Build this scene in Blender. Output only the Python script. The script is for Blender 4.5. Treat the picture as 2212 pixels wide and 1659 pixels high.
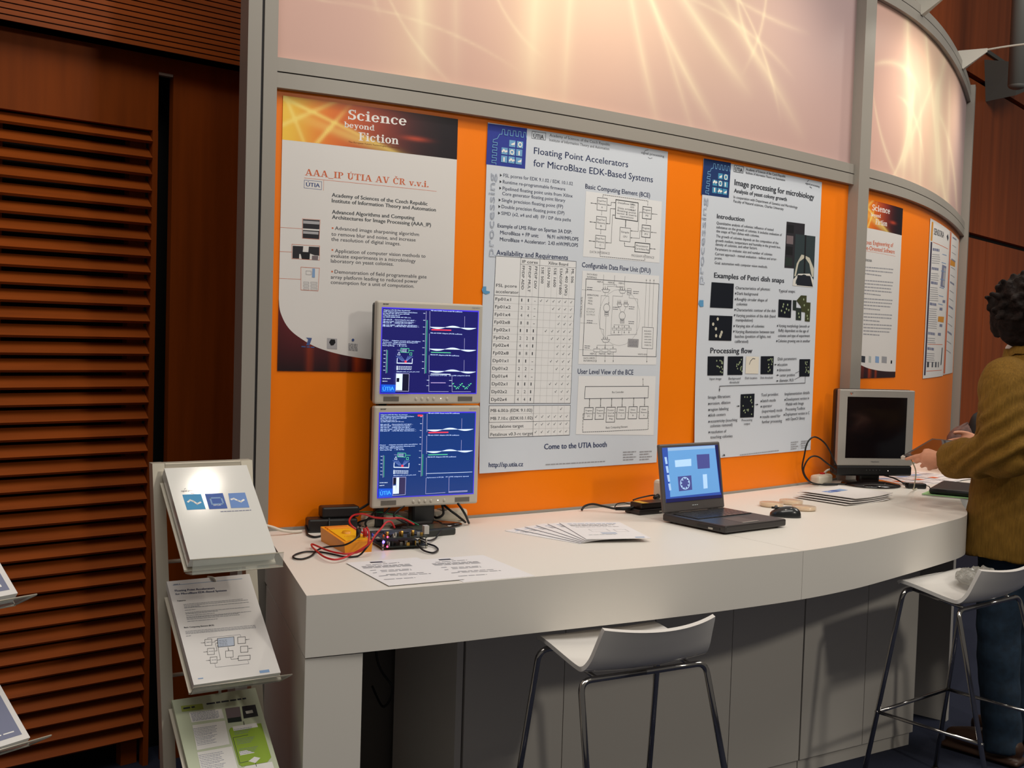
import bpy, bmesh, math, random
from mathutils import Vector, Matrix, noise
for o in list(bpy.data.objects): bpy.data.objects.remove(o)
SC = bpy.context.scene
COL = SC.collection
# ------------------------------------------------------------------ camera
F_PX, PITCH, ROLL, EYE = 2472.55, 0.0465, 0.0307, 1.6
cam_data = bpy.data.cameras.new('camera'); cam_data.sensor_width = 36; cam_data.lens = F_PX/2212*36
cam_data.clip_start = .05; cam_data.clip_end = 60
cam = bpy.data.objects.new('camera', cam_data); COL.objects.link(cam); SC.camera = cam
_c, _s = math.cos(PITCH), math.sin(PITCH); _r0 = Vector((1,0,0)); _u0 = Vector((0,_s,_c)); _f = Vector((0,_c,-_s))
_r = _r0*math.cos(ROLL)+_u0*math.sin(ROLL); _u = _u0*math.cos(ROLL)-_r0*math.sin(ROLL)
cam.matrix_world = Matrix(((_r.x,_u.x,-_f.x,0),(_r.y,_u.y,-_f.y,0),(_r.z,_u.z,-_f.z,EYE),(0,0,0,1)))
# ------------------------------------------------------------------ world, lights, exposure
world = bpy.data.worlds.new('hall_air'); SC.world = world; world.use_nodes = True
world.node_tree.nodes['Background'].inputs[0].default_value = (1.0,.94,.86,1)
world.node_tree.nodes['Background'].inputs[1].default_value = .12
SC.view_settings.view_transform = 'Standard'; SC.view_settings.look = 'None'; SC.view_settings.gamma = 1
SC.view_settings.exposure = -0.1
def lamp(name, kind, loc, target, energy, color, **kw):
    d = bpy.data.lights.new(name, kind); d.energy = energy; d.color = color
    for k, v in kw.items(): setattr(d, k, v)
    o = bpy.data.objects.new(name, d); COL.objects.link(o); o.location = loc
    o.rotation_euler = (Vector(target)-Vector(loc)).to_track_quat('-Z','Y').to_euler(); return o
lamp('hall_spotlight', 'SPOT', (3.3,.52,3.45), (-.2,3.9,1.0), 150, (1,.93,.80), spot_size=1.7, spot_blend=.5, shadow_soft_size=.16)
lamp('hall_ceiling_fill', 'AREA', (.4,1.3,4.9), (.4,2.6,0), 104, (1,.95,.87), shape='RECTANGLE', size=4.0, size_y=1.6)
lamp('hall_ceiling_fill', 'AREA', (4.2,4.3,4.9), (2.6,5.6,1.2), 100, (1,.95,.87), shape='RECTANGLE', size=1.6, size_y=1.6)  # unseen fill, added to brighten the right orange panel
lamp('far_wall_fill', 'SPOT', (5.4,6.4,2.9), (4.3,9.9,1.0), 80, (1,.92,.8), spot_size=1.3, spot_blend=1.0, shadow_soft_size=.3)  # added spot with no visible source, lifts the dark far wood wall
# ------------------------------------------------------------------ curved booth wall: arc length s, outward offset o, height z
_tab = {}
def _heading(s):
    if s <= 2.1: return .6018+.127*s-.0153*s*s
    kn = [(2.1,.8010),(2.33,.848),(2.72,.958),(3.24,1.047),(3.85,1.1),(4.54,1.14),(6,1.18)]
    for (a,x),(b,y) in zip(kn, kn[1:]):
        if s <= b: return x+(y-x)*(s-a)/(b-a)
    return kn[-1][1]
_DS = .005
_pf = [(-.019,3.9601)]
for i in range(1100):
    t = _heading((i+.5)*_DS); _pf.append((_pf[-1][0]+math.cos(t)*_DS, _pf[-1][1]+math.sin(t)*_DS))
_pb = [(-.019,3.9601)]
for i in range(320):
    t = _heading(-(i+.5)*_DS); _pb.append((_pb[-1][0]-math.cos(t)*_DS, _pb[-1][1]-math.sin(t)*_DS))
def W(s, o=0.0, z=0.0):
    L = _pf if s >= 0 else _pb
    q = abs(s)/_DS; i = min(int(q), len(L)-2); f = q-i
    x = L[i][0]*(1-f)+L[i+1][0]*f; y = L[i][1]*(1-f)+L[i+1][1]*f; t = _heading(s)
    return Vector((x+math.sin(t)*o, y-math.cos(t)*o, z))
# ------------------------------------------------------------------ materials
MATS = {}
def lin(c): return tuple((v/12.92 if v <= .04045 else ((v+.055)/1.055)**2.4) for v in (c[0]/255, c[1]/255, c[2]/255))
def mat(name, rgb, rough=.5, metal=0, spec=.5, nscale=0, namt=.12, bump=0, bscale=200, stretch=None, emit=0, coat=0, alpha=1, trans=0, attr=None, ior=None):
    if name in MATS: return MATS[name]
    m = bpy.data.materials.new(name); m.use_nodes = True; nt = m.node_tree; b = nt.nodes['Principled BSDF']
    c = lin(rgb); b.inputs['Base Color'].default_value = (*c,1); b.inputs['Roughness'].default_value = rough
    b.inputs['Metallic'].default_value = metal; b.inputs['Specular IOR Level'].default_value = spec
    if coat: b.inputs['Coat Weight'].default_value = coat; b.inputs['Coat Roughness'].default_value = .05
    if trans: b.inputs['Transmission Weight'].default_value = trans
    if ior: b.inputs['IOR'].default_value = ior
    b.inputs['Alpha'].default_value = alpha
    tc = nt.nodes.new('ShaderNodeTexCoord'); mp = nt.nodes.new('ShaderNodeMapping'); nt.links.new(tc.outputs['Object'], mp.inputs[0])
    if stretch: mp.inputs['Scale'].default_value = stretch
    src = None
    if attr:
        a = nt.nodes.new('ShaderNodeAttribute'); a.attribute_name = attr; src = a.outputs['Color']; nt.links.new(src, b.inputs['Base Color'])
    elif nscale:
        n = nt.nodes.new('ShaderNodeTexNoise'); n.inputs['Scale'].default_value = nscale; n.inputs['Detail'].default_value = 5
        nt.links.new(mp.outputs[0], n.inputs[0])
        r = nt.nodes.new('ShaderNodeValToRGB'); r.color_ramp.elements[0].position = .3; r.color_ramp.elements[1].position = .7
        r.color_ramp.elements[0].color = (*[v*(1-namt) for v in c],1); r.color_ramp.elements[1].color = (*[min(1,v*(1+namt)) for v in c],1)
        nt.links.new(n.outputs[0], r.inputs[0]); nt.links.new(r.outputs[0], b.inputs['Base Color']); src = r.outputs[0]
    if bump:
        n2 = nt.nodes.new('ShaderNodeTexNoise'); n2.inputs['Scale'].default_value = bscale; nt.links.new(mp.outputs[0], n2.inputs[0])
        bp = nt.nodes.new('ShaderNodeBump'); bp.inputs['Strength'].default_value = bump; bp.inputs['Distance'].default_value = .004
        nt.links.new(n2.outputs[0], bp.inputs['Height']); nt.links.new(bp.outputs[0], b.inputs['Normal'])
    if emit:
        b.inputs['Emission Strength'].default_value = emit
        if src: nt.links.new(src, b.inputs['Emission Color'])
        else: b.inputs['Emission Color'].default_value = (*c,1)
    MATS[name] = m; return m
# printed inks and papers (srgb)
INK = dict(w=(238,235,232),rd=(120,40,25),bl=(70,88,140),k2=(72,78,84),g2=(96,98,106),dk=(40,38,44),lg=(168,166,170),bk=(22,22,26),mg=(118,104,108),lb=(130,160,200),g=(150,150,156),
 nv=(44,58,150),nb=(52,64,104),nb2=(72,80,108),k=(34,36,42),pw=(228,228,230),k3=(52,56,66),lg2=(170,176,176),cy=(112,164,206),cb=(92,152,196),fb=(196,203,216),
 nv2=(22,50,104),cy2=(70,146,184),dk2=(38,48,44),dt=(46,58,62),cr=(196,192,176),wt=(215,212,206),dk3=(28,32,42),bk2=(12,18,30),ol=(62,66,40),gc=(150,165,130),cr2=(222,216,204),
 lv=(120,124,150),pu=(52,42,66),ol2=(206,140,50),cb2=(74,148,196),nb3=(70,98,168),lb2=(108,140,198),lb3=(176,186,204),gn=(146,176,52),gn2=(164,176,84),pale=(206,214,224))
INK['or'] = (206,104,66)
SCR = dict(sw=(205,222,245),sg=(150,150,190),sr=(240,60,80),sgn=(90,210,150),sgd=(40,120,110),sb=(110,140,210),sk=(10,12,40),sk2=(45,40,80),su=(20,80,200),suc=(70,170,255),sv=(205,180,230),
 pl=(92,142,194),pl2=(132,164,200),pw2=(160,192,224),pd=(66,70,128),pw3=(150,180,214),pn=(26,26,70))
def ink(k):
    if k in SCR: return mat('screen_glow_'+k, SCR[k], .3, emit=.85)
    return mat('print_ink_'+k, INK[k], .55, spec=.3)
# ------------------------------------------------------------------ mesh builder
class MB:
    def __init__(s): s.v=[]; s.f=[]; s.mi=[]; s.sm=[]; s.mats=[]; s.col=None
    def m(s, mt):
        if mt not in s.mats: s.mats.append(mt)
        return s.mats.index(mt)
    def add(s, vs, fs, mt, smooth=False, M=None):
        b = len(s.v); k = s.m(mt)
        s.v += [(M@Vector(v)) if M else Vector(v) for v in vs]
        for f in fs: s.f.append([b+i for i in f]); s.mi.append(k); s.sm.append(smooth)
        return s
    def box(s, x0,x1,y0,y1,z0,z1, mt, M=None):
        return s.add([(x0,y0,z0),(x1,y0,z0),(x1,y1,z0),(x0,y1,z0),(x0,y0,z1),(x1,y0,z1),(x1,y1,z1),(x0,y1,z1)],
            [(0,3,2,1),(4,5,6,7),(0,1,5,4),(1,2,6,5),(2,3,7,6),(3,0,4,7)], mt, False, M)
    def bm(s, bm, mt, smooth=False, M=None):
        bm.verts.ensure_lookup_table(); bm.verts.index_update()
        s.add([v.co.copy() for v in bm.verts], [[v.index for v in f.verts] for f in bm.faces], mt, smooth, M); bm.free(); return s
    def rbox(s, x0,x1,y0,y1,z0,z1, r, mt, M=None, seg=2, smooth=False):
        b = bmesh.new(); bmesh.ops.create_cube(b, size=1)
        for v in b.verts: v.co = Vector(((x0+x1)/2+v.co.x*(x1-x0),(y0+y1)/2+v.co.y*(y1-y0),(z0+z1)/2+v.co.z*(z1-z0)))
        bmesh.ops.bevel(b, geom=list(b.edges), offset=r, segments=seg, profile=.5, affect='EDGES')
        return s.bm(b, mt, smooth, M)
    def prism(s, poly, z0, z1, mt, M=None, smooth=False):
        n = len(poly); vs = [(p[0],p[1],z0) for p in poly]+[(p[0],p[1],z1) for p in poly]
        return s.add(vs, [list(range(n))[::-1], list(range(n,2*n))]+[(i,(i+1)%n,n+(i+1)%n,n+i) for i in range(n)], mt, smooth, M)
    def tube(s, pts, r, mt, n=8, M=None, closed=False, cap=True):
        pts = [Vector(p) for p in pts]; N = len(pts); R = r if isinstance(r,(list,tuple)) else [r]*N
        up = None; vs=[]; fs=[]
        for i, p in enumerate(pts):
            if closed: d = pts[(i+1)%N]-pts[i-1]
            else: d = pts[min(i+1,N-1)]-pts[max(i-1,0)]
            if d.length < 1e-9: d = Vector((0,0,1))
            d.normalize()
            if up is None: up = d.orthogonal().normalized()
            up = (up-d*up.dot(d)); up = up.normalized() if up.length > 1e-6 else d.orthogonal().normalized()
            sd = d.cross(up)
            for k in range(n):
                a = 2*math.pi*k/n; vs.append(p+(up*math.cos(a)+sd*math.sin(a))*R[i])
        for i in range(N if closed else N-1):
            j = (i+1)%N
            for k in range(n): fs.append((i*n+k, i*n+(k+1)%n, j*n+(k+1)%n, j*n+k))
        if cap and not closed: fs += [list(range(n))[::-1], list(range((N-1)*n, N*n))]
        return s.add(vs, fs, mt, True, M)
    def cyl(s, p0, p1, r, mt, n=16, r1=None, M=None):
        return s.tube([p0,p1], [r, r if r1 is None else r1], mt, n, M)
    def lathe(s, prof, mt, n=32, M=None, smooth=True):
        vs=[]; fs=[]; P=len(prof)
        for k in range(n):
            a = 2*math.pi*k/n
            for r,z in prof: vs.append((r*math.cos(a), r*math.sin(a), z))
        for k in range(n):
            j=(k+1)%n
            for i in range(P-1): fs.append((k*P+i, j*P+i, j*P+i+1, k*P+i+1))
        return s.add(vs, fs, mt, smooth, M)
    def grid(s, fn, nu, nv, mt, smooth=True, M=None):
        vs=[fn(i/nu, j/nv) for j in range(nv+1) for i in range(nu+1)]; w=nu+1
        return s.add(vs, [(j*w+i, j*w+i+1, (j+1)*w+i+1, (j+1)*w+i) for j in range(nv) for i in range(nu)], mt, smooth, M)
    def ell(s, c, r, mt, nu=16, nv=10, M=None):
        c=Vector(c); return s.grid(lambda u,v: c+Vector((r[0]*math.cos(2*math.pi*u)*math.sin(math.pi*v), r[1]*math.sin(2*math.pi*u)*math.sin(math.pi*v), -r[2]*math.cos(math.pi*v))), nu, nv, mt, True, M)
    def build(s, name, parent=None, colors=None):
        me = bpy.data.meshes.new(name); me.from_pydata([tuple(v) for v in s.v], [], s.f)
        for mt in s.mats: me.materials.append(mt)
        me.polygons.foreach_set('material_index', s.mi); me.polygons.foreach_set('use_smooth', s.sm)
        if colors:
            a = me.color_attributes.new('Print','FLOAT_COLOR','POINT')
            for i, c in enumerate(colors): a.data[i].color = (*c,1)
        me.validate(); me.update()
        o = bpy.data.objects.new(name, me); COL.objects.link(o)
        if parent: o.parent = parent
        return o
def tag(o, label, cat, group=None, kind=None):
    o['label'] = label; o['category'] = cat
    if group: o['group'] = group
    if kind: o['kind'] = kind
    return o
def thing(name, label, cat, loc=(0,0,0), rz=0, group=None):
    o = bpy.data.objects.new(name, None); COL.objects.link(o); o.location = loc; o.rotation_euler = (0,0,rz); o.empty_display_size = .1
    return tag(o, label, cat, group)
def struct(mb, name):
    o = mb.build(name); o['kind'] = 'structure'; return o
def cr(pts, n=8, closed=False):       # Catmull-Rom smoothing
    P=[Vector(p) for p in pts]; N=len(P); out=[]
    for i in range(N if closed else N-1):
        if closed: a,b,c,d = P[i-1],P[i],P[(i+1)%N],P[(i+2)%N]
        else: a,b,c,d = P[max(i-1,0)],P[i],P[i+1],P[min(i+2,N-1)]
        for k in range(n):
            t=k/n; out.append(.5*((2*b)+(c-a)*t+(2*a-5*b+4*c-d)*t*t+(3*b-a-3*c+d)*t**3))
    if not closed: out.append(P[-1])
    return out
def fillet(pts, r, n=5):              # rounded polyline corners
    P=[Vector(p) for p in pts]; out=[P[0]]
    for a,b,c in zip(P,P[1:],P[2:]):
        u=(a-b).normalized(); w=(c-b).normalized(); p0=b+u*r; p2=b+w*r
        for k in range(n+1):
            t=k/n; out.append(p0*(1-t)**2+b*2*t*(1-t)+p2*t*t)
    out.append(P[-1]); return out
def copy_tree(o, parent=None):
    c=o.copy(); COL.objects.link(c)
    if parent: c.parent=parent
    for ch in o.children: copy_tree(ch, c)
    return c
# ------------------------------------------------------------------ lettering
_tc = {}
def text_geo(txt, bold):
    k=(txt,bold)
    if k in _tc: return _tc[k]
    c=bpy.data.curves.new('lettering','FONT'); c.body=txt; c.size=1; c.resolution_u=2; c.offset=0
    o=bpy.data.objects.new('lettering',c); COL.objects.link(o); bpy.context.view_layer.update()
    m=o.to_mesh(); vs=[(v.co.x,v.co.y) for v in m.vertices]; fs=[tuple(p.vertices) for p in m.polygons]
    o.to_mesh_clear(); bpy.data.objects.remove(o); bpy.data.curves.remove(c)
    if txt:
        n=len(vs); vs=vs+[(x+(.05 if bold else .018),y) for x,y in vs]; fs=fs+[tuple(n+i for i in f) for f in fs]
    _tc[k]=(vs,fs); return _tc[k]
# slab-serif letters drawn as strokes: unit cap height .72, x height .5
def _ring(cx,cy,rx,ry,a0,a1,th=.15,tn=.06,n=22):
    vs=[];fs=[]
    for i in range(n+1):
        a=math.radians(a0+(a1-a0)*i/n); w=tn+(th-tn)*abs(math.cos(a))
        vs+=[(cx+rx*math.cos(a),cy+ry*math.sin(a)),(cx+(rx-w)*math.cos(a),cy+(ry-(tn+(th-tn)*.15))*math.sin(a))]
    for i in range(n): fs.append((2*i,2*i+2,2*i+3,2*i+1))
    return vs,fs
def _bar(x0,y0,x1,y1): return [(x0,y0),(x1,y0),(x1,y1),(x0,y1)],[(0,1,2,3)]
def _dia(x0,y0,x1,y1,w): return [(x0-w/2,y0),(x0+w/2,y0),(x1+w/2,y1),(x1-w/2,y1)],[(0,1,2,3)]
def _sf(x,y,w=.3,h=.055,up=0): return _bar(x-w/2,y if not up else y-h,x+w/2,y+h if not up else y)
def slab_letter(ch):
    S=.15;C=.72;X=.5;B=[];adv=.6
    if ch=='S': B=[_ring(.26,.535,.22,.185,35,270,.15,.07),_ring(.26,.2,.23,.2,-145,90,.15,.07),_bar(.42,.5,.48,.72),_bar(.03,0,.09,.22)];adv=.54
    elif ch=='c': B=[_ring(.25,.25,.24,.26,50,320),_bar(.34,.34,.46,.44)];adv=.5
    elif ch in 'iI':
        h=X if ch=='i' else C
        B=[_bar(.1,0,.25,h),_sf(.175,0,.32)]+([_bar(.02,h-.055,.2,h),_ring(.175,.64,.085,.085,0,360,.085,.085)] if ch=='i' else [_sf(.175,h,.32,up=1)]);adv=.37
    elif ch=='e': B=[_ring(.25,.25,.24,.26,0,325),_bar(.1,.23,.48,.29)];adv=.52
    elif ch=='n': B=[_bar(.09,0,.24,X),_sf(.165,0,.28),_bar(.01,X-.055,.2,X),_bar(.41,0,.56,.34),_sf(.485,0,.28),_ring(.36,.32,.2,.19,0,150,.15,.07)];adv=.66
    elif ch=='b': B=[_bar(.09,0,.24,C),_bar(0,C-.055,.2,C),_ring(.33,.25,.24,.26,0,360)];adv=.6
    elif ch=='d': B=[_bar(.36,0,.51,C),_bar(.28,C-.055,.45,C),_bar(.45,0,.6,.055),_ring(.27,.25,.24,.26,0,360)];adv=.62
    elif ch=='y': B=[_dia(.15,X,.31,0,.15),_dia(.47,X,.25,-.16,.07),_sf(.13,X,.28,up=1),_sf(.47,X,.24,up=1),_bar(.06,-.22,.27,-.14)];adv=.6
    elif ch=='o': B=[_ring(.26,.25,.25,.26,0,360)];adv=.54
    elif ch=='F': B=[_bar(.1,0,.25,C),_sf(.19,0,.36),_bar(0,C-.06,.55,C),_bar(.49,.5,.55,C),_bar(.2,.34,.4,.4),_bar(.36,.26,.42,.48)];adv=.58
    elif ch=='t': B=[_bar(.1,.1,.25,.66),_bar(0,X-.055,.36,X),_ring(.26,.15,.16,.16,180,330,.15,.07)];adv=.42
    elif ch=='A': B=[_dia(.12,0,.34,C,.07),_dia(.6,0,.36,C,.15),_bar(.2,.2,.5,.26),_sf(.12,0,.26),_sf(.6,0,.3)];adv=.74
    elif ch=='P': B=[_bar(.1,0,.25,C),_sf(.17,0,.34),_bar(0,C-.055,.34,C),_ring(.32,.53,.24,.19,-90,90)];adv=.6
    elif ch in 'ÚU': B=[_bar(.09,.24,.24,C),_bar(.5,.24,.57,C),_ring(.33,.24,.24,.25,180,360,.15,.07),_sf(.165,C,.32,up=1),_sf(.535,C,.28,up=1),_dia(.32,.78,.42,.9,.08)];adv=.7
    elif ch=='T': B=[_bar(.26,0,.41,C),_sf(.335,0,.34),_bar(.02,C-.06,.65,C),_bar(.02,.5,.08,C),_bar(.59,.5,.65,C)];adv=.68
    elif ch=='V': B=[_dia(.14,C,.34,0,.15),_dia(.58,C,.38,0,.07),_sf(.14,C,.3,up=1),_sf(.58,C,.26,up=1)];adv=.72
    elif ch=='Č': B=[_ring(.32,.36,.3,.37,45,320),_bar(.5,.48,.56,.74),_dia(.24,.92,.32,.78,.07),_dia(.42,.92,.34,.78,.07)];adv=.64
    elif ch=='R': B=[_bar(.1,0,.25,C),_sf(.17,0,.32),_bar(0,C-.055,.34,C),_ring(.32,.54,.23,.18,-90,90),_dia(.56,0,.36,.36,.15),_sf(.6,0,.2)];adv=.7
    elif ch=='v': B=[_dia(.12,X,.27,0,.13),_dia(.44,X,.3,0,.07),_sf(.12,X,.24,up=1),_sf(.44,X,.22,up=1)];adv=.56
    elif ch=='.': B=[_ring(.1,.07,.08,.08,0,360,.08,.08)];adv=.22
    elif ch=='_': B=[_bar(0,-.12,.5,-.06)];adv=.52
    elif ch==' ': adv=.34
    return B,adv
def slab_geo(txt):
    vs=[];fs=[];x=0
    for ch in txt:
        B,a=slab_letter(ch)
        for v,f in B:
            b=len(vs); vs+=[(x+p[0],p[1]) for p in v]; fs+=[tuple(b+i for i in q) for q in f]
        x+=a
    return vs,fs
def draw(mb, items, P, curved=False):
    """P(u,v,lift) -> point. u right, v down."""
    nq=0
    def quad(pts, mt, lift):
        if len(pts)!=4 or not curved:
            mb.add([P(u,v,lift) for u,v in pts],[list(range(len(pts)))[::-1]],mt); return
        n=max(1,int(max(abs(pts[1][0]-pts[0][0]),abs(pts[2][0]-pts[3][0]))/.035)); m=max(1,int(max(abs(pts[3][1]-pts[0][1]),abs(pts[2][1]-pts[1][1]))/.05)) if curved==2 else 1
        def bl(t,r): return [pts[0][k]*(1-t)*(1-r)+pts[1][k]*t*(1-r)+pts[2][k]*t*r+pts[3][k]*(1-t)*r for k in (0,1)]
        mb.grid(lambda t,r:P(*bl(t,r),lift),n,m,mt,False)
    def seg(a,b,w,mt,lift):
        dx,dy=b[0]-a[0],b[1]-a[1]; L=math.hypot(dx,dy)
        if L<1e-6: return
        nx,ny=-dy/L*w/2,dx/L*w/2; ex,ey=dx/L*w/2,dy/L*w/2
        n=max(1,int((L if curved==2 else abs(dx))/.05)) if curved else 1
        for i in range(n):
            p=(a[0]+dx*i/n-(ex if i==0 else 0),a[1]+dy*i/n-(ey if i==0 else 0)); q=(a[0]+dx*(i+1)/n+(ex if i==n-1 else 0),a[1]+dy*(i+1)/n+(ey if i==n-1 else 0))
            mb.add([P(p[0]+nx,p[1]+ny,lift),P(p[0]-nx,p[1]-ny,lift),P(q[0]-nx,q[1]-ny,lift),P(q[0]+nx,q[1]+ny,lift)],[(0,1,2,3)],mt)
    def glyphs(geo, a, b, cap, mt, lift, H, mode='h'):
        vs,fs=geo
        if not vs: return
        x0=min(v[0] for v in vs); x1=max(v[0] for v in vs); L=math.hypot(b[0]-a[0],b[1]-a[1]); sx=L/(x1-x0); sy=cap/H
        ux,uy=(b[0]-a[0])/L,(b[1]-a[1])/L; px,py=uy,-ux      # "up" of the letters on the sheet (v down)
        mb.add([P(a[0]+ux*(x-x0)*sx+px*y*sy, a[1]+uy*(x-x0)*sx+py*y*sy, lift) for x,y in vs], fs, mt)
    rnd=random.Random(7)
    for it in items:
        k=it[0]; base=.0004+.00005*nq
        if k=='q': nq+=1; quad(it[1],ink(it[2]),base)
        elif k=='l' or k=='a':
            pts=it[1]; w=it[2]; mt=ink(it[3])
            for a,b in zip(pts,pts[1:]):
                if k=='l' and it[4]:
                    L=math.hypot(b[0]-a[0],b[1]-a[1]); n=max(1,int(L/(it[4]*1.6)))
                    for i in range(n):
                        f0=i/n; f1=(i+.62)/n; seg((a[0]+(b[0]-a[0])*f0,a[1]+(b[1]-a[1])*f0),(a[0]+(b[0]-a[0])*f1,a[1]+(b[1]-a[1])*f1),w,mt,base+.00005)
                else: seg(a,b,w,mt,base+.00005)
            if k=='a':
                ends=[(pts[-2],pts[-1])]+([(pts[1],pts[0])] if it[5] else [])
                for a,b in ends:
                    dx,dy=b[0]-a[0],b[1]-a[1]; L=math.hypot(dx,dy) or 1; dx/=L; dy/=L; h=it[4]
                    mb.add([P(b[0],b[1],base+.00006),P(b[0]-dx*h-dy*h*.4,b[1]-dy*h+dx*h*.4,base+.00006),P(b[0]-dx*h+dy*h*.4,b[1]-dy*h-dx*h*.4,base+.00006)],[(0,1,2)],mt)
        elif k=='t':
            _,u0,v0,u1,v1,cap,txt,c,bold,font=it
            if font==1: glyphs(slab_geo(txt),(u0,v0),(u1,v1),cap,ink(c),base+.00008,.72 if txt[0].isupper() else .72)
            else: glyphs(text_geo(txt,bold),(u0,v0),(u1,v1),cap,ink(c),base+.00008,.69)
        elif k in 'vu':
            _,u0,v0,u1,v1,cap,txt,c=it[:8]; glyphs(text_geo(txt,0),(u0,v0),(u1,v1),cap,ink(c),base+.00007,.69)
        elif k=='g':
            _,u0,v0,u1,v1,cap,c=it; L=math.hypot(u1-u0,v1-v0); x=0; mt=ink(c)
            while x<L-1e-5:
                wl=min(L-x,cap*rnd.uniform(1.6,5)); f0=x/L; f1=(x+wl)/L
                a=(u0+(u1-u0)*f0,v0+(v1-v0)*f0); b=(u0+(u1-u0)*f1,v0+(v1-v0)*f1)
                quad([(a[0],a[1]-cap*.75),(b[0],b[1]-cap*.75),b,a],mt,base+.00007); x+=wl+cap*.55
        elif k in('c','ring'):
            u,v,r=it[1:4]; c=it[-1]; w=it[4] if k=='ring' else r; n=20 if k=='ring' else 10; lift=base+.00009
            vs=[];fs=[]
            for i in range(n):
                a=2*math.pi*i/n; vs+=[P(u+r*math.cos(a),v+r*math.sin(a),lift),P(u+(r-w)*math.cos(a),v+(r-w)*math.sin(a),lift)]
            for i in range(n): j=(i+1)%n; fs.append((2*i,2*i+1,2*j+1,2*j))
            mb.add(vs,fs,ink(c))
def sheet_mesh(mb, w, h, P, mt, th=.0003, nx=1, ny=1):
    for lift in (0, th):
        mb.grid(lambda a,b: P(a*w,b*h,lift), nx, ny, mt, False)
    for e in range(4):
        ed=[lambda a,l:P(a*w,0,l),lambda a,l:P(a*w,h,l),lambda a,l:P(0,a*h,l),lambda a,l:P(w,a*h,l)][e]
        n=nx if e<2 else ny
        mb.add([ed(i/n,l) for i in range(n+1) for l in (0,th)],[(2*i,2*i+1,2*i+3,2*i+2) for i in range(n)],mt)
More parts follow.
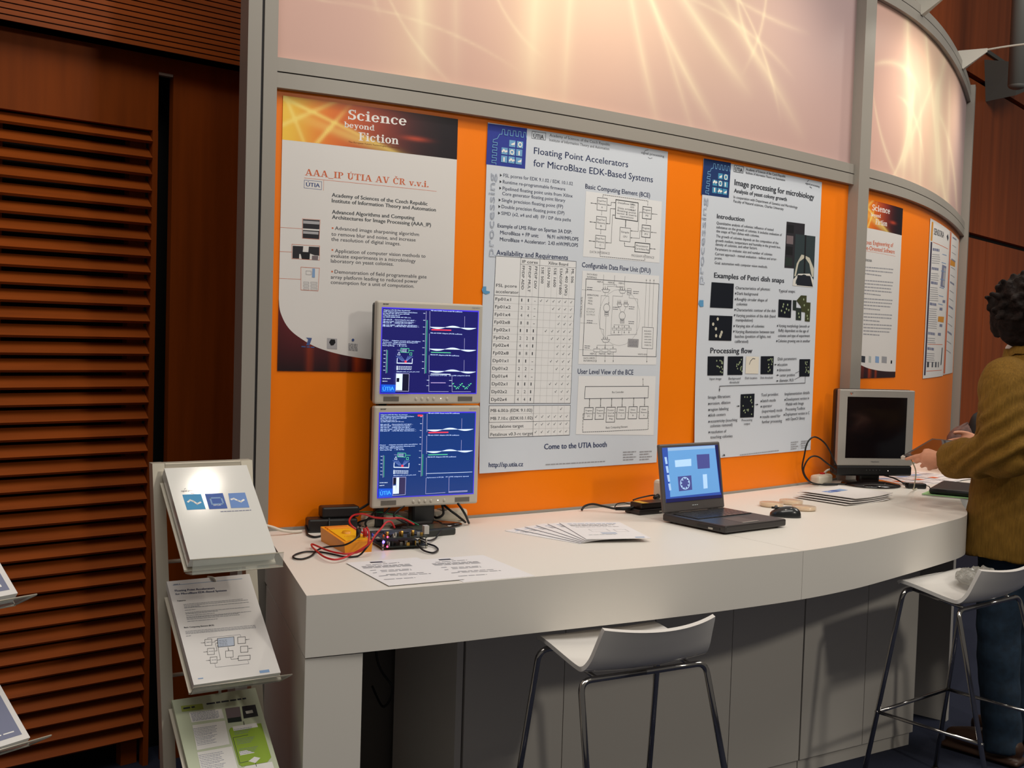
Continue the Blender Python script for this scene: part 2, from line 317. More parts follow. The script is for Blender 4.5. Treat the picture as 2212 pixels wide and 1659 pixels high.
# ------------------------------------------------------------------ print layouts: metres from the top left corner of each sheet
POSTER_A=[
('art','flare'),
('t', .2084, .0476, .407, .0441, .0312, 'Science', 'w', 0, 1),
('t', .1951, .0733, .2972, .0729, .0174, 'beyond', 'w', 0, 1),
('t', .2444, .1094, .381, .1072, .0258, 'Fiction', 'w', 0, 1),
('t', .2109, .1195, .3851, .1206, .005, 'The European Future Technologies Conference', 'rd', 0, 0),
('t', .073, .2346, .492, .2343, .0197, 'AAA_IP ÚTIA AV ČR v.v.i.', 'or', 0, 1),
('l',[(.0716,.2434),(.5208,.2446)],.0012,'or',0),
('l',[(.1333,.2451),(.1334,.2762)],.001,'or',0),
('l',[(.0718,.2496),(.1269,.2497),(.1267,.2747),(.0713,.2737),(.0718,.2496)],.0012,'bl',0),
('t', .0773, .2682, .1219, .2683, .0123, 'ÚTIA', 'bl', 1, 0),
('t', .1605, .2934, .49, .2939, .0119, 'Academy of Sciences of the Czech Republic', 'k2', 1, 0),
('t', .1611, .3109, .5212, .3108, .0119, 'Institute of Information Theory and Automation', 'k2', 1, 0),
('t', .1623, .3459, .4443, .3434, .0119, 'Advanced Algorithms and Computing', 'k2', 1, 0),
('t', .1628, .3621, .5049, .3614, .0118, 'Architectures for Image Processing (AAA_IP)', 'k2', 1, 0),
('t', .1733, .3958, .4621, .3954, .0113, 'Advanced image sharpening algorithm', 'g2', 0, 0),
('t', .1623, .4143, .4505, .4139, .0113, 'to remove blur and noise, and increase', 'g2', 0, 0),
('t', .1622, .4306, .3969, .4301, .0113, 'the resolution of digital images.', 'g2', 0, 0),
('t', .1751, .4663, .4878, .4644, .0113, 'Application of computer vision methods to', 'g2', 0, 0),
('t', .1622, .4823, .4524, .4824, .0113, 'evaluate experiments in a microbiology', 'g2', 0, 0),
('t', .1625, .4986, .3747, .4971, .0113, 'laboratory on yeast colonies.', 'g2', 0, 0),
('t', .1756, .5318, .4937, .5322, .0114, 'Demonstration of field programmable gate', 'g2', 0, 0),
('t', .1635, .5489, .4628, .5484, .0113, 'array platform leading to reduced power', 'g2', 0, 0),
('t', .1637, .5652, .4498, .5648, .0113, 'consumption for a unit of computation.', 'g2', 0, 0),
('q',[(.1631,.3885),(.1684,.3884),(.1686,.3934),(.1632,.3935)],'or'),
('q',[(.164,.4567),(.1694,.4566),(.1696,.4616),(.1642,.4617)],'or'),
('q',[(.1647,.5242),(.17,.5242),(.1702,.5293),(.1648,.5293)],'or'),
('l',[(-.002,.4001),(.0673,.3999)],.001,'or',0),
('l',[(-.0009,.4738),(.0373,.4736)],.001,'or',0),
('l',[(-.0003,.556),(.0675,.556)],.001,'or',0),
('l',[(.0686,.369),(.1249,.3684),(.123,.4291),(.0695,.4288),(.0686,.369)],.001,'or',0),
('q',[(.0702,.3704),(.1233,.3698),(.1229,.3979),(.0705,.3983)],'dk'),
('q',[(.071,.3741),(.1228,.3736),(.1224,.383),(.0713,.3833)],'lg'),
('q',[(.0706,.4032),(.1231,.4029),(.1223,.4279),(.0708,.428)],'dk'),
('q',[(.0714,.4063),(.1205,.4062),(.1202,.4143),(.0717,.4143)],'lg'),
('l',[(.0371,.4495),(.1253,.4494),(.1254,.4932),(.0379,.4937),(.0371,.4495)],.001,'or',0),
('q',[(.0399,.454),(.0729,.4535),(.0711,.4772),(.0607,.4779),(.0605,.4922),(.0398,.4923)],'dk'),
('q',[(.0637,.4709),(.0947,.4706),(.0938,.4931),(.0693,.4928)],'bk'),
('q',[(.0909,.4534),(.1241,.4529),(.1243,.4792),(.1098,.4789),(.0892,.4722)],'dk'),
('q',[(.1016,.4807),(.1214,.4809),(.1202,.4938),(.1011,.4938)],'mg'),
('l',[(.0669,.5178),(.1263,.5182),(.1233,.5894),(.0685,.5886),(.0669,.5178)],.001,'or',0),
('q',[(.1039,.5205),(.1118,.5206),(.1121,.5481),(.1028,.5477)],'lb'),
('l',[(.0835,.5286),(.0999,.5285),(.1003,.5401),(.0839,.5401),(.0835,.5286)],.0008,'g',0),
('l',[(.0765,.5633),(.0929,.5633),(.093,.5686),(.0767,.5686),(.0765,.5633)],.0008,'g',0),
('l',[(.0994,.5626),(.1191,.5624),(.1193,.5677),(.0996,.5679),(.0994,.5626)],.0008,'g',0),
('l',[(.0768,.5726),(.0932,.5726),(.0933,.5779),(.077,.5779),(.0768,.5726)],.0008,'g',0),
('l',[(.0997,.572),(.1194,.5718),(.1196,.5771),(.0999,.5773),(.0997,.572)],.0008,'g',0),
('l',[(.0771,.5819),(.0935,.582),(.0936,.5873),(.0773,.5872),(.0771,.5819)],.0008,'g',0),
('l',[(.1,.5813),(.1198,.5812),(.1199,.5865),(.1002,.5866),(.1,.5813)],.0008,'g',0),
('q',[(.088,.736),(.1068,.7369),(.1053,.7426),(.0993,.7606),(.0888,.76),(.0954,.742)],'bl'),
('g',.074,.7661,.1154,.768,.005,'bl'),
('q',[(.1564,.7358),(.189,.7373),(.1894,.7702),(.1565,.7687)],'lg'),
('q',[(.1683,.7395),(.1817,.74),(.1837,.7501),(.1773,.7582),(.1689,.7594),(.1626,.7492)],'bk'),
('c',.2416,.7399,.0045,'bl'),
('g',.2267,.7532,.2575,.7548,.0029,'g'),
('g',.2269,.758,.2576,.7596,.0029,'g'),
('g',.227,.7627,.2578,.7644,.0028,'g'),
('g',.2272,.7675,.258,.7692,.0028,'g'),
('g',.2274,.7723,.2581,.774,.0029,'g')]
POSTER_B=[
('q',[(.0006,.0034),(.1616,.0005),(.1583,.1396),(-.0019,.1407)],'nv'),
('t', .1893, .0293, .2341, .0292, .0147, 'ÚTIA', 'k', 1, 0),
('l',[(.1831,.0076),(.2422,.0065),(.2414,.0308),(.1826,.0316),(.1831,.0076)],.0015,'k',0),
('t', .2591, .0156, .54, .0153, .0099, 'Academy of Sciences of the Czech Republic', 'g2', 0, 0),
('t', .2584, .0319, .5372, .0312, .0099, 'Institute of Information Theory and Automation', 'g2', 0, 0),
('t', .6981, .0235, .8211, .0241, .0086, 'signal processing', 'g2', 0, 0),
('l',[(.7139,.016),(.7205,.0096),(.7343,.0061)],.002,'g2',0),
('l',[(.7357,.0336),(.7453,.0375),(.7568,.0336)],.002,'g2',0),
('t', .1932, .0834, .6334, .0828, .0228, 'Floating Point Accelerators', 'nb', 0, 0),
('t', .1928, .1261, .7654, .1245, .0234, 'for MicroBlaze EDK-Based Systems', 'nb', 0, 0),
('t', .0688, .1758, .3706, .1749, .0116, 'FSL pcores for EDK 9.1.02 / EDK 10.1.02', 'nb2', 0, 0),
('t', .0674, .1979, .337, .1972, .0116, 'Runtime re-programmable firmware', 'nb2', 0, 0),
('t', .0671, .22, .3714, .2184, .0117, 'Pipelined floating point units from Xilinx', 'nb2', 0, 0),
('t', .0663, .2378, .3384, .2373, .0116, 'Core generator floating point library', 'nb2', 0, 0),
('t', .0653, .26, .3296, .2595, .0117, 'Single precision floating point (FP)', 'nb2', 0, 0),
('t', .0654, .2821, .3366, .2816, .0117, 'Double precision floating point (DP)', 'nb2', 0, 0),
('t', .0652, .3049, .3668, .3037, .0117, 'SIMD (x2, x4 and x8)  FP / DP data paths', 'nb2', 0, 0),
('q',[(.0548,.1662),(.0633,.1712),(.055,.1769)],'k'),
('q',[(.0543,.1882),(.0628,.1932),(.0545,.1988)],'k'),
('q',[(.0538,.2099),(.0624,.2149),(.054,.2206)],'k'),
('q',[(.0529,.2503),(.0615,.2554),(.0532,.261)],'k'),
('q',[(.0524,.2724),(.061,.2775),(.0527,.2831)],'k'),
('q',[(.052,.2946),(.0605,.2997),(.0522,.3053)],'k'),
('t', .0511, .3479, .3726, .3466, .0123, 'Example of LMS Filter on Spartan 3A DSP:', 'nb2', 0, 0),
('t', .0628, .3705, .2252, .3704, .0123, 'MicroBlaze + FP unit:', 'nb2', 0, 0),
('t', .262, .3698, .4045, .3697, .0127, '96.91 mW/MFLOPS', 'nb2', 0, 0),
('t', .0625, .3935, .2573, .3925, .0124, 'MicroBlaze + Accelerator:', 'nb2', 0, 0),
('t', .268, .3924, .4032, .3914, .0128, '2.43 mW/MFLOPS', 'nb2', 0, 0),
('t', .05, .4421, .359, .4404, .0174, 'Availability and Requirements', 'nb', 0, 0),
('t', .4282, .18, .7529, .1821, .0167, 'Basic Computing Element (BCE)', 'nb', 0, 0),
('t', .4246, .4623, .7705, .4645, .0179, 'Configurable Data Flow Unit (DFU)', 'nb', 0, 0),
('t', .4213, .8472, .6981, .8501, .0185, 'User Level View of the BCE', 'nb', 0, 0),
('t', .2786, 1.1164, .5749, 1.1186, .0195, 'Come to the UTIA booth', 'nb', 1, 0),
('t', .0384, 1.1688, .1884, 1.1727, .0159, 'http://sp.utia.cz', 'nb', 1, 0),
('q',[(.432,.1893),(.8175,.191),(.8159,.4236),(.4281,.4242)],'pw'),
('l',[(.4877,.207),(.5351,.2064),(.5344,.2519),(.4869,.2521),(.4877,.207)],.0018,'k',0),
('t', .49, .2209, .5304, .2205, .0065, 'Dual Port', 'g2', 0, 0),
('t', .4909, .2321, .5304, .2318, .0065, 'Memory', 'g2', 0, 0),
('t', .5078, .2433, .5144, .2432, .0066, 'A', 'g2', 0, 0),
('a',[(.456,.2299),(.4851,.23)],.0016,'k',.006,1),
('l',[(.4861,.2748),(.5336,.2747),(.5329,.3204),(.4853,.3201),(.4861,.2748)],.0018,'k',0),
('t', .4884, .2888, .5289, .2888, .0065, 'Dual Port', 'g2', 0, 0),
('t', .4893, .3001, .5289, .3002, .0066, 'Memory', 'g2', 0, 0),
('t', .5062, .3115, .5128, .3115, .0066, 'B', 'g2', 0, 0),
('a',[(.4543,.2976),(.4835,.2979)],.0016,'k',.006,1),
('l',[(.4854,.3432),(.533,.3436),(.5323,.3895),(.4846,.3887),(.4854,.3432)],.0018,'k',0),
('t', .4877, .3573, .5283, .3577, .0066, 'Dual Port', 'g2', 0, 0),
('t', .4886, .3686, .5283, .3691, .0065, 'Memory', 'g2', 0, 0),
('t', .5056, .3802, .5122, .3803, .0066, 'C', 'g2', 0, 0),
('a',[(.4536,.3658),(.4828,.3664)],.0016,'k',.006,1),
('l',[(.5774,.2065),(.6913,.2081),(.6919,.2768),(.5777,.274),(.5774,.2065)],.003,'k',0),
('t', .5885, .2191, .6773, .2205, .0066, 'Dataflow Unit', 'g2', 0, 0),
('t', .5894, .2383, .6783, .24, .0066, 'Data oriented', 'g2', 0, 0),
('t', .5864, .2479, .6823, .2498, .0066, 'floating point', 'g2', 0, 0),
('t', .5835, .2575, .6862, .2597, .0066, 'vector & matrix', 'g2', 0, 0),
('t', .6009, .2675, .6694, .2691, .0066, 'operations', 'g2', 0, 0),
('t', .6504, .219, .671, .2189, .0059, 'COPY', 'g2', 0, 0),
('t', .6509, .2297, .6716, .2296, .006, 'ADD', 'g2', 0, 0),
('t', .6514, .2404, .6721, .2403, .006, 'MUL', 'g2', 0, 0),
('l',[(.604,.3053),(.6569,.3055),(.6565,.3554),(.6035,.3549),(.604,.3053)],.0018,'k',0),
('t', .6089, .3246, .65, .3248, .0067, 'Simple', 'g2', 0, 0),
('t', .6199, .3412, .6405, .3413, .0067, 'CPU', 'g2', 0, 0),
('l',[(.7164,.2191),(.7633,.2187),(.7628,.2629),(.7159,.2631),(.7164,.2191)],.0025,'k',0),
('t', .719, .2328, .7584, .2325, .0067, 'Program', 'g2', 0, 0),
('t', .7196, .2438, .759, .2435, .0068, 'Memory', 'g2', 0, 0),
('t', .7328, .2547, .7468, .2546, .0068, 'P0', 'g2', 0, 0),
('l',[(.7162,.2875),(.7613,.2875),(.7609,.3326),(.7157,.3323),(.7162,.2875)],.0025,'k',0),
('t', .7188, .3015, .7564, .3015, .0068, 'Program', 'g2', 0, 0),
('t', .7193, .3126, .757, .3128, .0067, 'Memory', 'g2', 0, 0),
('t', .7316, .3239, .7458, .324, .0068, 'P1', 'g2', 0, 0),
('l',[(.6833,.3556),(.7611,.3555),(.7601,.3899),(.6822,.3897),(.6833,.3556)],.003,'k',0),
('t', .6894, .3697, .7526, .3698, .0067, 'Processor', 'g2', 0, 0),
('t', .6864, .381, .7568, .3812, .0068, 'Ctrl & Status Reg', 'g2', 0, 0),
('a',[(.7949,.2418),(.7655,.2421)],.0016,'k',.006,0),
('a',[(.7939,.3111),(.7645,.3111)],.0016,'k',.006,0),
('a',[(.762,.373),(.7916,.3732)],.0016,'k',.006,1),
('a',[(.537,.2298),(.5548,.2296),(.5551,.2184),(.5757,.2179)],.0016,'k',.006,1),
('a',[(.5346,.2973),(.5515,.2973),(.5526,.241),(.5749,.2405)],.0016,'k',.006,1),
('a',[(.5349,.3669),(.5617,.3664),(.5634,.2633),(.575,.2636)],.0016,'k',.006,1),
('a',[(.6308,.2775),(.6302,.302)],.003,'k',.006,1),
('a',[(.6282,.3583),(.6299,.3734),(.6805,.3728)],.0018,'k',.006,1),
('a',[(.7157,.2408),(.699,.2415),(.6961,.314),(.6582,.3141)],.0014,'k',.006,0),
('a',[(.7155,.3106),(.7062,.3106),(.7048,.3392),(.6585,.3397)],.0014,'k',.006,0),
('l',[(.5129,.2031),(.5134,.1948),(.7419,.1959),(.7415,.2163)],.0018,'k',.006),
('l',[(.5084,.3895),(.5096,.4184),(.7361,.4199),(.738,.392)],.0018,'k',.006),
('l',[(.5107,.2541),(.5097,.2722)],.0016,'k',.005),
('l',[(.5091,.3223),(.509,.3408)],.0016,'k',.005),
('l',[(.7385,.2657),(.7376,.2851)],.0016,'k',.005),
('l',[(.7374,.3356),(.7374,.3527)],.0016,'k',.005),
('t', .4601, .4091, .5564, .4089, .0085, 'DATA INTERFACE', 'g', 0, 0),
('t', .6665, .409, .7864, .4101, .0088, 'PROGRAM INTERFACE', 'g', 0, 0),
('q',[(.048,.446),(.3972,.4439),(.3922,.9539),(.038,.9502)],'pw'),
('l',[(.048,.446),(.3972,.4439),(.3922,.9539),(.038,.9502),(.048,.446)],.0016,'k3',0),
('l',[(.0453,.5793),(.3959,.5788)],.0014,'k3',0),
('l',[(.1517,.4454),(.1432,.9513)],.0014,'k3',0),
('l',[(.2341,.4449),(.2268,.9522)],.0014,'k3',0),
('l',[(.1513,.4677),(.397,.4665)],.001,'k3',0),
('l',[(.0448,.6054),(.3956,.6052)],.0007,'lg',0),
('l',[(.0443,.6316),(.3953,.6317)],.0007,'lg',0),
('l',[(.0438,.6579),(.3951,.6583)],.0007,'lg',0),
('l',[(.0433,.6842),(.3948,.6849)],.0007,'lg',0),
('l',[(.0427,.7106),(.3946,.7116)],.0007,'lg',0),
('l',[(.0422,.737),(.3943,.7383)],.0007,'lg',0),
('l',[(.0417,.7635),(.394,.7651)],.0007,'lg',0),
('l',[(.0412,.79),(.3938,.7919)],.0007,'lg',0),
('l',[(.0407,.8165),(.3935,.8188)],.0007,'lg',0),
('l',[(.0401,.8432),(.3932,.8457)],.0007,'lg',0),
('l',[(.0396,.8698),(.393,.8727)],.0007,'lg',0),
('l',[(.0391,.8966),(.3927,.8997)],.0007,'lg',0),
('l',[(.0385,.9233),(.3924,.9268)],.0007,'lg',0),
('l',[(.1795,.4686),(.1718,.9516)],.0007,'lg',0),
('l',[(.2065,.4684),(.1992,.9519)],.0007,'lg',0),
('l',[(.2599,.4682),(.2532,.9525)],.0007,'lg',0),
('l',[(.2883,.468),(.282,.9528)],.0007,'lg',0),
('l',[(.314,.4679),(.3081,.953)],.0007,'lg',0),
('l',[(.3415,.4678),(.3359,.9533)],.0007,'lg',0),
('l',[(.3695,.4676),(.3643,.9536)],.0007,'lg',0),
('t', .0517, .597, .1156, .597, .0104, 'Fp01x1', 'k3', 0, 0),
('t', .1588, .597, .1629, .597, .0107, '1', 'k3', 0, 0),
('t', .1872, .5969, .1913, .5969, .0107, '1', 'k3', 0, 0),
('t', .2144, .5969, .2214, .5969, .0107, '-', 'k3', 0, 0),
('l',[(.2405,.591),(.2428,.5936),(.2478,.5866)],.0016,'k3',0),
('l',[(.2671,.5909),(.2694,.5936),(.2744,.5865)],.0016,'k3',0),
('l',[(.2957,.5909),(.298,.5936),(.3031,.5865)],.0016,'k3',0),
('l',[(.3227,.5909),(.325,.5936),(.3302,.5864)],.0016,'k3',0),
('l',[(.3499,.5909),(.3523,.5936),(.3574,.5864)],.0016,'k3',0),
('l',[(.3766,.5908),(.379,.5936),(.3842,.5864)],.0016,'k3',0),
('t', .0511, .6232, .1152, .6232, .0105, 'Fp01x2', 'k3', 0, 0),
('t', .1583, .6233, .1653, .6233, .0107, '2', 'k3', 0, 0),
('t', .1867, .6233, .1937, .6233, .0108, '2', 'k3', 0, 0),
('t', .214, .6233, .221, .6233, .0108, '-', 'k3', 0, 0),
('l',[(.2954,.6173),(.2977,.62),(.3028,.6129)],.0016,'k3',0),
('l',[(.3224,.6173),(.3247,.62),(.3298,.6129)],.0016,'k3',0),
('l',[(.3496,.6173),(.352,.62),(.3572,.6129)],.0016,'k3',0),
('l',[(.3764,.6173),(.3787,.62),(.3839,.6128)],.0016,'k3',0),
('t', .0506, .6495, .1147, .6496, .0105, 'Fp01x4', 'k3', 0, 0),
('t', .1579, .6496, .1648, .6496, .0107, '4', 'k3', 0, 0),
('t', .1863, .6496, .1933, .6496, .0107, '4', 'k3', 0, 0),
('t', .2136, .6496, .2206, .6497, .0107, '-', 'k3', 0, 0),
('l',[(.3221,.6438),(.3244,.6465),(.3295,.6394)],.0016,'k3',0),
('l',[(.3493,.6438),(.3517,.6465),(.3569,.6394)],.0016,'k3',0),
('l',[(.3761,.6438),(.3785,.6465),(.3837,.6394)],.0016,'k3',0),
('t', .0501, .6758, .1142, .6759, .0105, 'Fp02x8', 'k3', 0, 0),
('t', .1575, .676, .1644, .676, .0107, '8', 'k3', 0, 0),
('t', .1859, .676, .1929, .6761, .0107, '8', 'k3', 0, 0),
('t', .2132, .6761, .2202, .6761, .0108, '-', 'k3', 0, 0),
('l',[(.3218,.6703),(.3241,.673),(.3292,.6659)],.0016,'k3',0),
('l',[(.349,.6703),(.3514,.6731),(.3566,.6659)],.0016,'k3',0),
('l',[(.3758,.6704),(.3782,.6731),(.3834,.6659)],.0016,'k3',0),
('t', .0496, .7022, .1138, .7023, .0106, 'Fp02x1', 'k3', 0, 0),
('t', .157, .7024, .1612, .7024, .0107, '1', 'k3', 0, 0),
('t', .1855, .7025, .1897, .7025, .0108, '1', 'k3', 0, 0),
('t', .2128, .7026, .217, .7026, .0108, '1', 'k3', 0, 0),
('l',[(.2657,.6967),(.268,.6994),(.273,.6924)],.0016,'k3',0),
('l',[(.2943,.6968),(.2967,.6995),(.3018,.6924)],.0016,'k3',0),
('l',[(.3214,.6968),(.3238,.6996),(.3289,.6925)],.0016,'k3',0),
('l',[(.3487,.6969),(.3511,.6997),(.3563,.6925)],.0016,'k3',0),
('l',[(.3755,.697),(.3779,.6997),(.3831,.6926)],.0016,'k3',0),
('t', .0491, .7286, .1133, .7288, .0106, 'Fp02x2', 'k3', 0, 0),
('t', .1566, .7289, .1635, .729, .0107, '2', 'k3', 0, 0),
('t', .1851, .729, .1921, .7291, .0108, '2', 'k3', 0, 0),
('t', .2124, .7291, .2166, .7291, .0108, '1', 'k3', 0, 0),
('l',[(.294,.7234),(.2963,.7261),(.3014,.719)],.0016,'k3',0),
('l',[(.3211,.7235),(.3234,.7262),(.3286,.7191)],.0016,'k3',0),
('l',[(.3484,.7235),(.3508,.7263),(.356,.7192)],.0016,'k3',0),
('l',[(.3753,.7236),(.3776,.7264),(.3829,.7193)],.0016,'k3',0),
('t', .0486, .755, .1128, .7553, .0106, 'Fp02x4', 'k3', 0, 0),
('t', .1562, .7555, .1631, .7555, .0108, '4', 'k3', 0, 0),
('t', .1847, .7556, .1916, .7556, .0108, '4', 'k3', 0, 0),
('t', .212, .7557, .2162, .7557, .0109, '1', 'k3', 0, 0),
('l',[(.3208,.7501),(.3231,.7529),(.3283,.7458)],.0016,'k3',0),
('l',[(.3481,.7502),(.3505,.753),(.3557,.7459)],.0016,'k3',0),
('l',[(.375,.7503),(.3774,.7532),(.3826,.746)],.0016,'k3',0),
('t', .048, .7815, .1124, .7819, .0106, 'Fp02x8', 'k3', 0, 0),
('t', .1557, .7821, .1627, .7821, .0108, '8', 'k3', 0, 0),
('t', .1842, .7822, .1912, .7823, .0108, '8', 'k3', 0, 0),
('t', .2116, .7824, .2158, .7824, .0109, '1', 'k3', 0, 0),
('l',[(.3205,.7768),(.3228,.7796),(.328,.7725)],.0016,'k3',0),
('l',[(.3478,.777),(.3502,.7798),(.3554,.7727)],.0016,'k3',0),
('l',[(.3747,.7771),(.3771,.7799),(.3823,.7728)],.0016,'k3',0),
('t', .0475, .8081, .1119, .8085, .0107, 'Dp01x1', 'k3', 0, 0),
('t', .1553, .8087, .1594, .8088, .0108, '1', 'k3', 0, 0),
('t', .1838, .8089, .188, .8089, .0109, '1', 'k3', 0, 0),
('t', .2112, .8091, .2182, .8091, .011, '-', 'k3', 0, 0),
('l',[(.293,.8035),(.2953,.8063),(.3004,.7992)],.0016,'k3',0),
('l',[(.3202,.8036),(.3225,.8064),(.3277,.7993)],.0016,'k3',0),
('l',[(.3475,.8038),(.3499,.8066),(.3551,.7995)],.0016,'k3',0),
('l',[(.3744,.8039),(.3768,.8068),(.382,.7996)],.0016,'k3',0),
('t', .047, .8347, .1114, .8351, .0107, 'Dp01x2', 'k3', 0, 0),
('t', .1548, .8354, .1618, .8355, .0108, '2', 'k3', 0, 0),
('t', .1834, .8356, .1904, .8357, .0109, '2', 'k3', 0, 0),
('t', .2108, .8358, .2179, .8359, .0109, '-', 'k3', 0, 0),
('l',[(.3198,.8304),(.3222,.8333),(.3273,.8262)],.0016,'k3',0),
('l',[(.3472,.8306),(.3496,.8335),(.3548,.8263)],.0016,'k3',0),
('l',[(.3741,.8308),(.3765,.8337),(.3818,.8265)],.0016,'k3',0),
('t', .0465, .8614, .1109, .8619, .0107, 'Dp01x4', 'k3', 0, 0),
('t', .1544, .8622, .1613, .8622, .0109, '4', 'k3', 0, 0),
('t', .183, .8624, .19, .8625, .0109, '4', 'k3', 0, 0),
('t', .2104, .8626, .2175, .8627, .0109, '-', 'k3', 0, 0),
('l',[(.3469,.8575),(.3493,.8604),(.3545,.8533)],.0016,'k3',0),
('l',[(.3739,.8577),(.3762,.8606),(.3815,.8534)],.0016,'k3',0),
('t', .046, .8881, .1105, .8886, .0108, 'Dp02x1', 'k3', 0, 0),
('t', .154, .889, .1581, .889, .0109, '1', 'k3', 0, 0),
('t', .1826, .8892, .1868, .8893, .0109, '1', 'k3', 0, 0),
('t', .21, .8895, .2142, .8895, .011, '1', 'k3', 0, 0),
('l',[(.292,.884),(.2943,.8869),(.2994,.8798)],.0016,'k3',0),
('l',[(.3192,.8842),(.3215,.8871),(.3267,.88)],.0016,'k3',0),
('l',[(.3466,.8845),(.349,.8873),(.3542,.8802)],.0016,'k3',0),
('l',[(.3736,.8847),(.376,.8876),(.3812,.8804)],.0016,'k3',0),
('t', .0454, .9148, .11, .9154, .0107, 'Dp02x2', 'k3', 0, 0),
('t', .1535, .9159, .1605, .9159, .011, '2', 'k3', 0, 0),
('t', .1821, .9161, .1892, .9162, .0109, '2', 'k3', 0, 0),
('t', .2096, .9164, .2138, .9164, .011, '1', 'k3', 0, 0),
('l',[(.3189,.9112),(.3212,.9141),(.3264,.907)],.0016,'k3',0),
('l',[(.3463,.9115),(.3487,.9144),(.3539,.9073)],.0016,'k3',0),
('l',[(.3733,.9117),(.3757,.9146),(.3809,.9075)],.0016,'k3',0),
('t', .0449, .9416, .1095, .9423, .0107, 'Dp02x4', 'k3', 0, 0),
('t', .1531, .9428, .16, .9428, .011, '4', 'k3', 0, 0),
('t', .1817, .9431, .1887, .9431, .011, '4', 'k3', 0, 0),
('t', .2092, .9433, .2134, .9434, .011, '1', 'k3', 0, 0),
('l',[(.346,.9385),(.3484,.9414),(.3536,.9343)],.0016,'k3',0),
('l',[(.373,.9388),(.3754,.9417),(.3807,.9346)],.0016,'k3',0),
('t', .1589, .4632, .2248, .4629, .0105, 'IP cores', 'k3', 0, 0),
('t', .2706, .4616, .3604, .4622, .0107, 'Xilinx Board', 'k3', 0, 0),
('v', .1588, .4727, .1574, .5551, .0109, 'FP/DP ADD', 'k3', 0),
('v', .1863, .4725, .1849, .5625, .011, 'FP/DP MULT', 'k3', 0),
('v', .2131, .4724, .2119, .5499, .0111, 'FP/DP DIV', 'k3', 0),
('v', .2422, .4723, .2413, .5298, .0111, 'S3E 500', 'k3', 0),
('v', .2697, .4721, .2688, .5422, .0113, 'S3AN 700', 'k3', 0),
('v', .2971, .472, .2963, .5397, .0114, 'S3E 1600', 'k3', 0),
('v', .3241, .4719, .323, .5648, .0114, 'S3ADSP1800', 'k3', 0),
('v', .3501, .4717, .3491, .5672, .0116, 'ML 402 (VSK)', 'k3', 0),
('v', .3767, .4716, .3762, .5218, .0117, 'ML 506', 'k3', 0),
('t', .0526, .5503, .1386, .5501, .0104, 'FSL pcore', 'k3', 0, 0),
('t', .0522, .5713, .1468, .5711, .0105, 'accelerator', 'k3', 0, 0),
('q',[(.037,.958),(.3924,.9612),(.3923,1.0689),(.0375,1.0681)],'pw'),
('l',[(.037,.958),(.3924,.9612),(.3923,1.0689),(.0375,1.0681),(.037,.958)],.0016,'k3',0),
('l',[(.0372,1.0151),(.3923,1.0171)],.0013,'k3',0),
('l',[(.2264,.9597),(.2266,1.0685)],.0013,'k3',0),
('l',[(.0371,.9865),(.3924,.9891)],.0007,'lg',0),
('l',[(.0374,1.0416),(.3923,1.0429)],.0007,'lg',0),
('l',[(.2529,.9599),(.2531,1.0686)],.0007,'lg',0),
('l',[(.2818,.9602),(.2819,1.0686)],.0007,'lg',0),
('l',[(.3081,.9604),(.3081,1.0687)],.0007,'lg',0),
('l',[(.3359,.9606),(.3359,1.0687)],.0007,'lg',0),
('l',[(.3644,.9609),(.3644,1.0688)],.0007,'lg',0),
('t', .0438, .98, .2208, .9813, .0108, 'MB 6.00.b (EDK 9.1.02)', 'k3', 0, 0),
('l',[(.346,.9736),(.3483,.9765),(.3536,.9694)],.0016,'k3',0),
('t', .044, 1.0075, .2244, 1.0085, .0109, 'MB 7.10.c (EDK10.1.02)', 'k3', 0, 0),
('l',[(.2351,.9998),(.2374,1.0027),(.2425,.9958)],.0016,'k3',0),
('l',[(.262,1.0),(.2644,1.0029),(.2695,.9959)],.0016,'k3',0),
('l',[(.291,1.0002),(.2933,1.0031),(.2985,.9961)],.0016,'k3',0),
('l',[(.3184,1.0004),(.3207,1.0033),(.3259,.9962)],.0016,'k3',0),
('l',[(.3459,1.0005),(.3483,1.0035),(.3536,.9964)],.0016,'k3',0),
('l',[(.373,1.0007),(.3754,1.0037),(.3807,.9966)],.0016,'k3',0),
('t', .0441, 1.035, .1855, 1.0356, .0108, 'Standalone target', 'k3', 0, 0),
('l',[(.2352,1.027),(.2375,1.0299),(.2426,1.023)],.0016,'k3',0),
('l',[(.2621,1.0271),(.2644,1.0301),(.2695,1.0231)],.0016,'k3',0),
('l',[(.291,1.0273),(.2933,1.0302),(.2985,1.0232)],.0016,'k3',0),
('l',[(.3184,1.0274),(.3207,1.0303),(.3259,1.0233)],.0016,'k3',0),
('l',[(.3459,1.0275),(.3483,1.0305),(.3536,1.0234)],.0016,'k3',0),
('l',[(.373,1.0277),(.3754,1.0306),(.3807,1.0235)],.0016,'k3',0),
('t', .0442, 1.0626, .228, 1.0631, .0109, 'Petalinux v0.3-rc target', 'k3', 0, 0),
('l',[(.2352,1.0542),(.2375,1.0572),(.2426,1.0502)],.0016,'k3',0),
('l',[(.2621,1.0543),(.2644,1.0573),(.2696,1.0503)],.0016,'k3',0),
('l',[(.291,1.0544),(.2934,1.0573),(.2985,1.0503)],.0016,'k3',0),
('l',[(.3184,1.0545),(.3207,1.0574),(.3259,1.0504)],.0016,'k3',0),
('l',[(.3459,1.0546),(.3483,1.0575),(.3536,1.0505)],.0016,'k3',0),
('l',[(.373,1.0546),(.3754,1.0576),(.3806,1.0505)],.0016,'k3',0),
('q',[(.4284,.4746),(.8175,.4727),(.8184,.8123),(.4226,.8123)],'pw'),
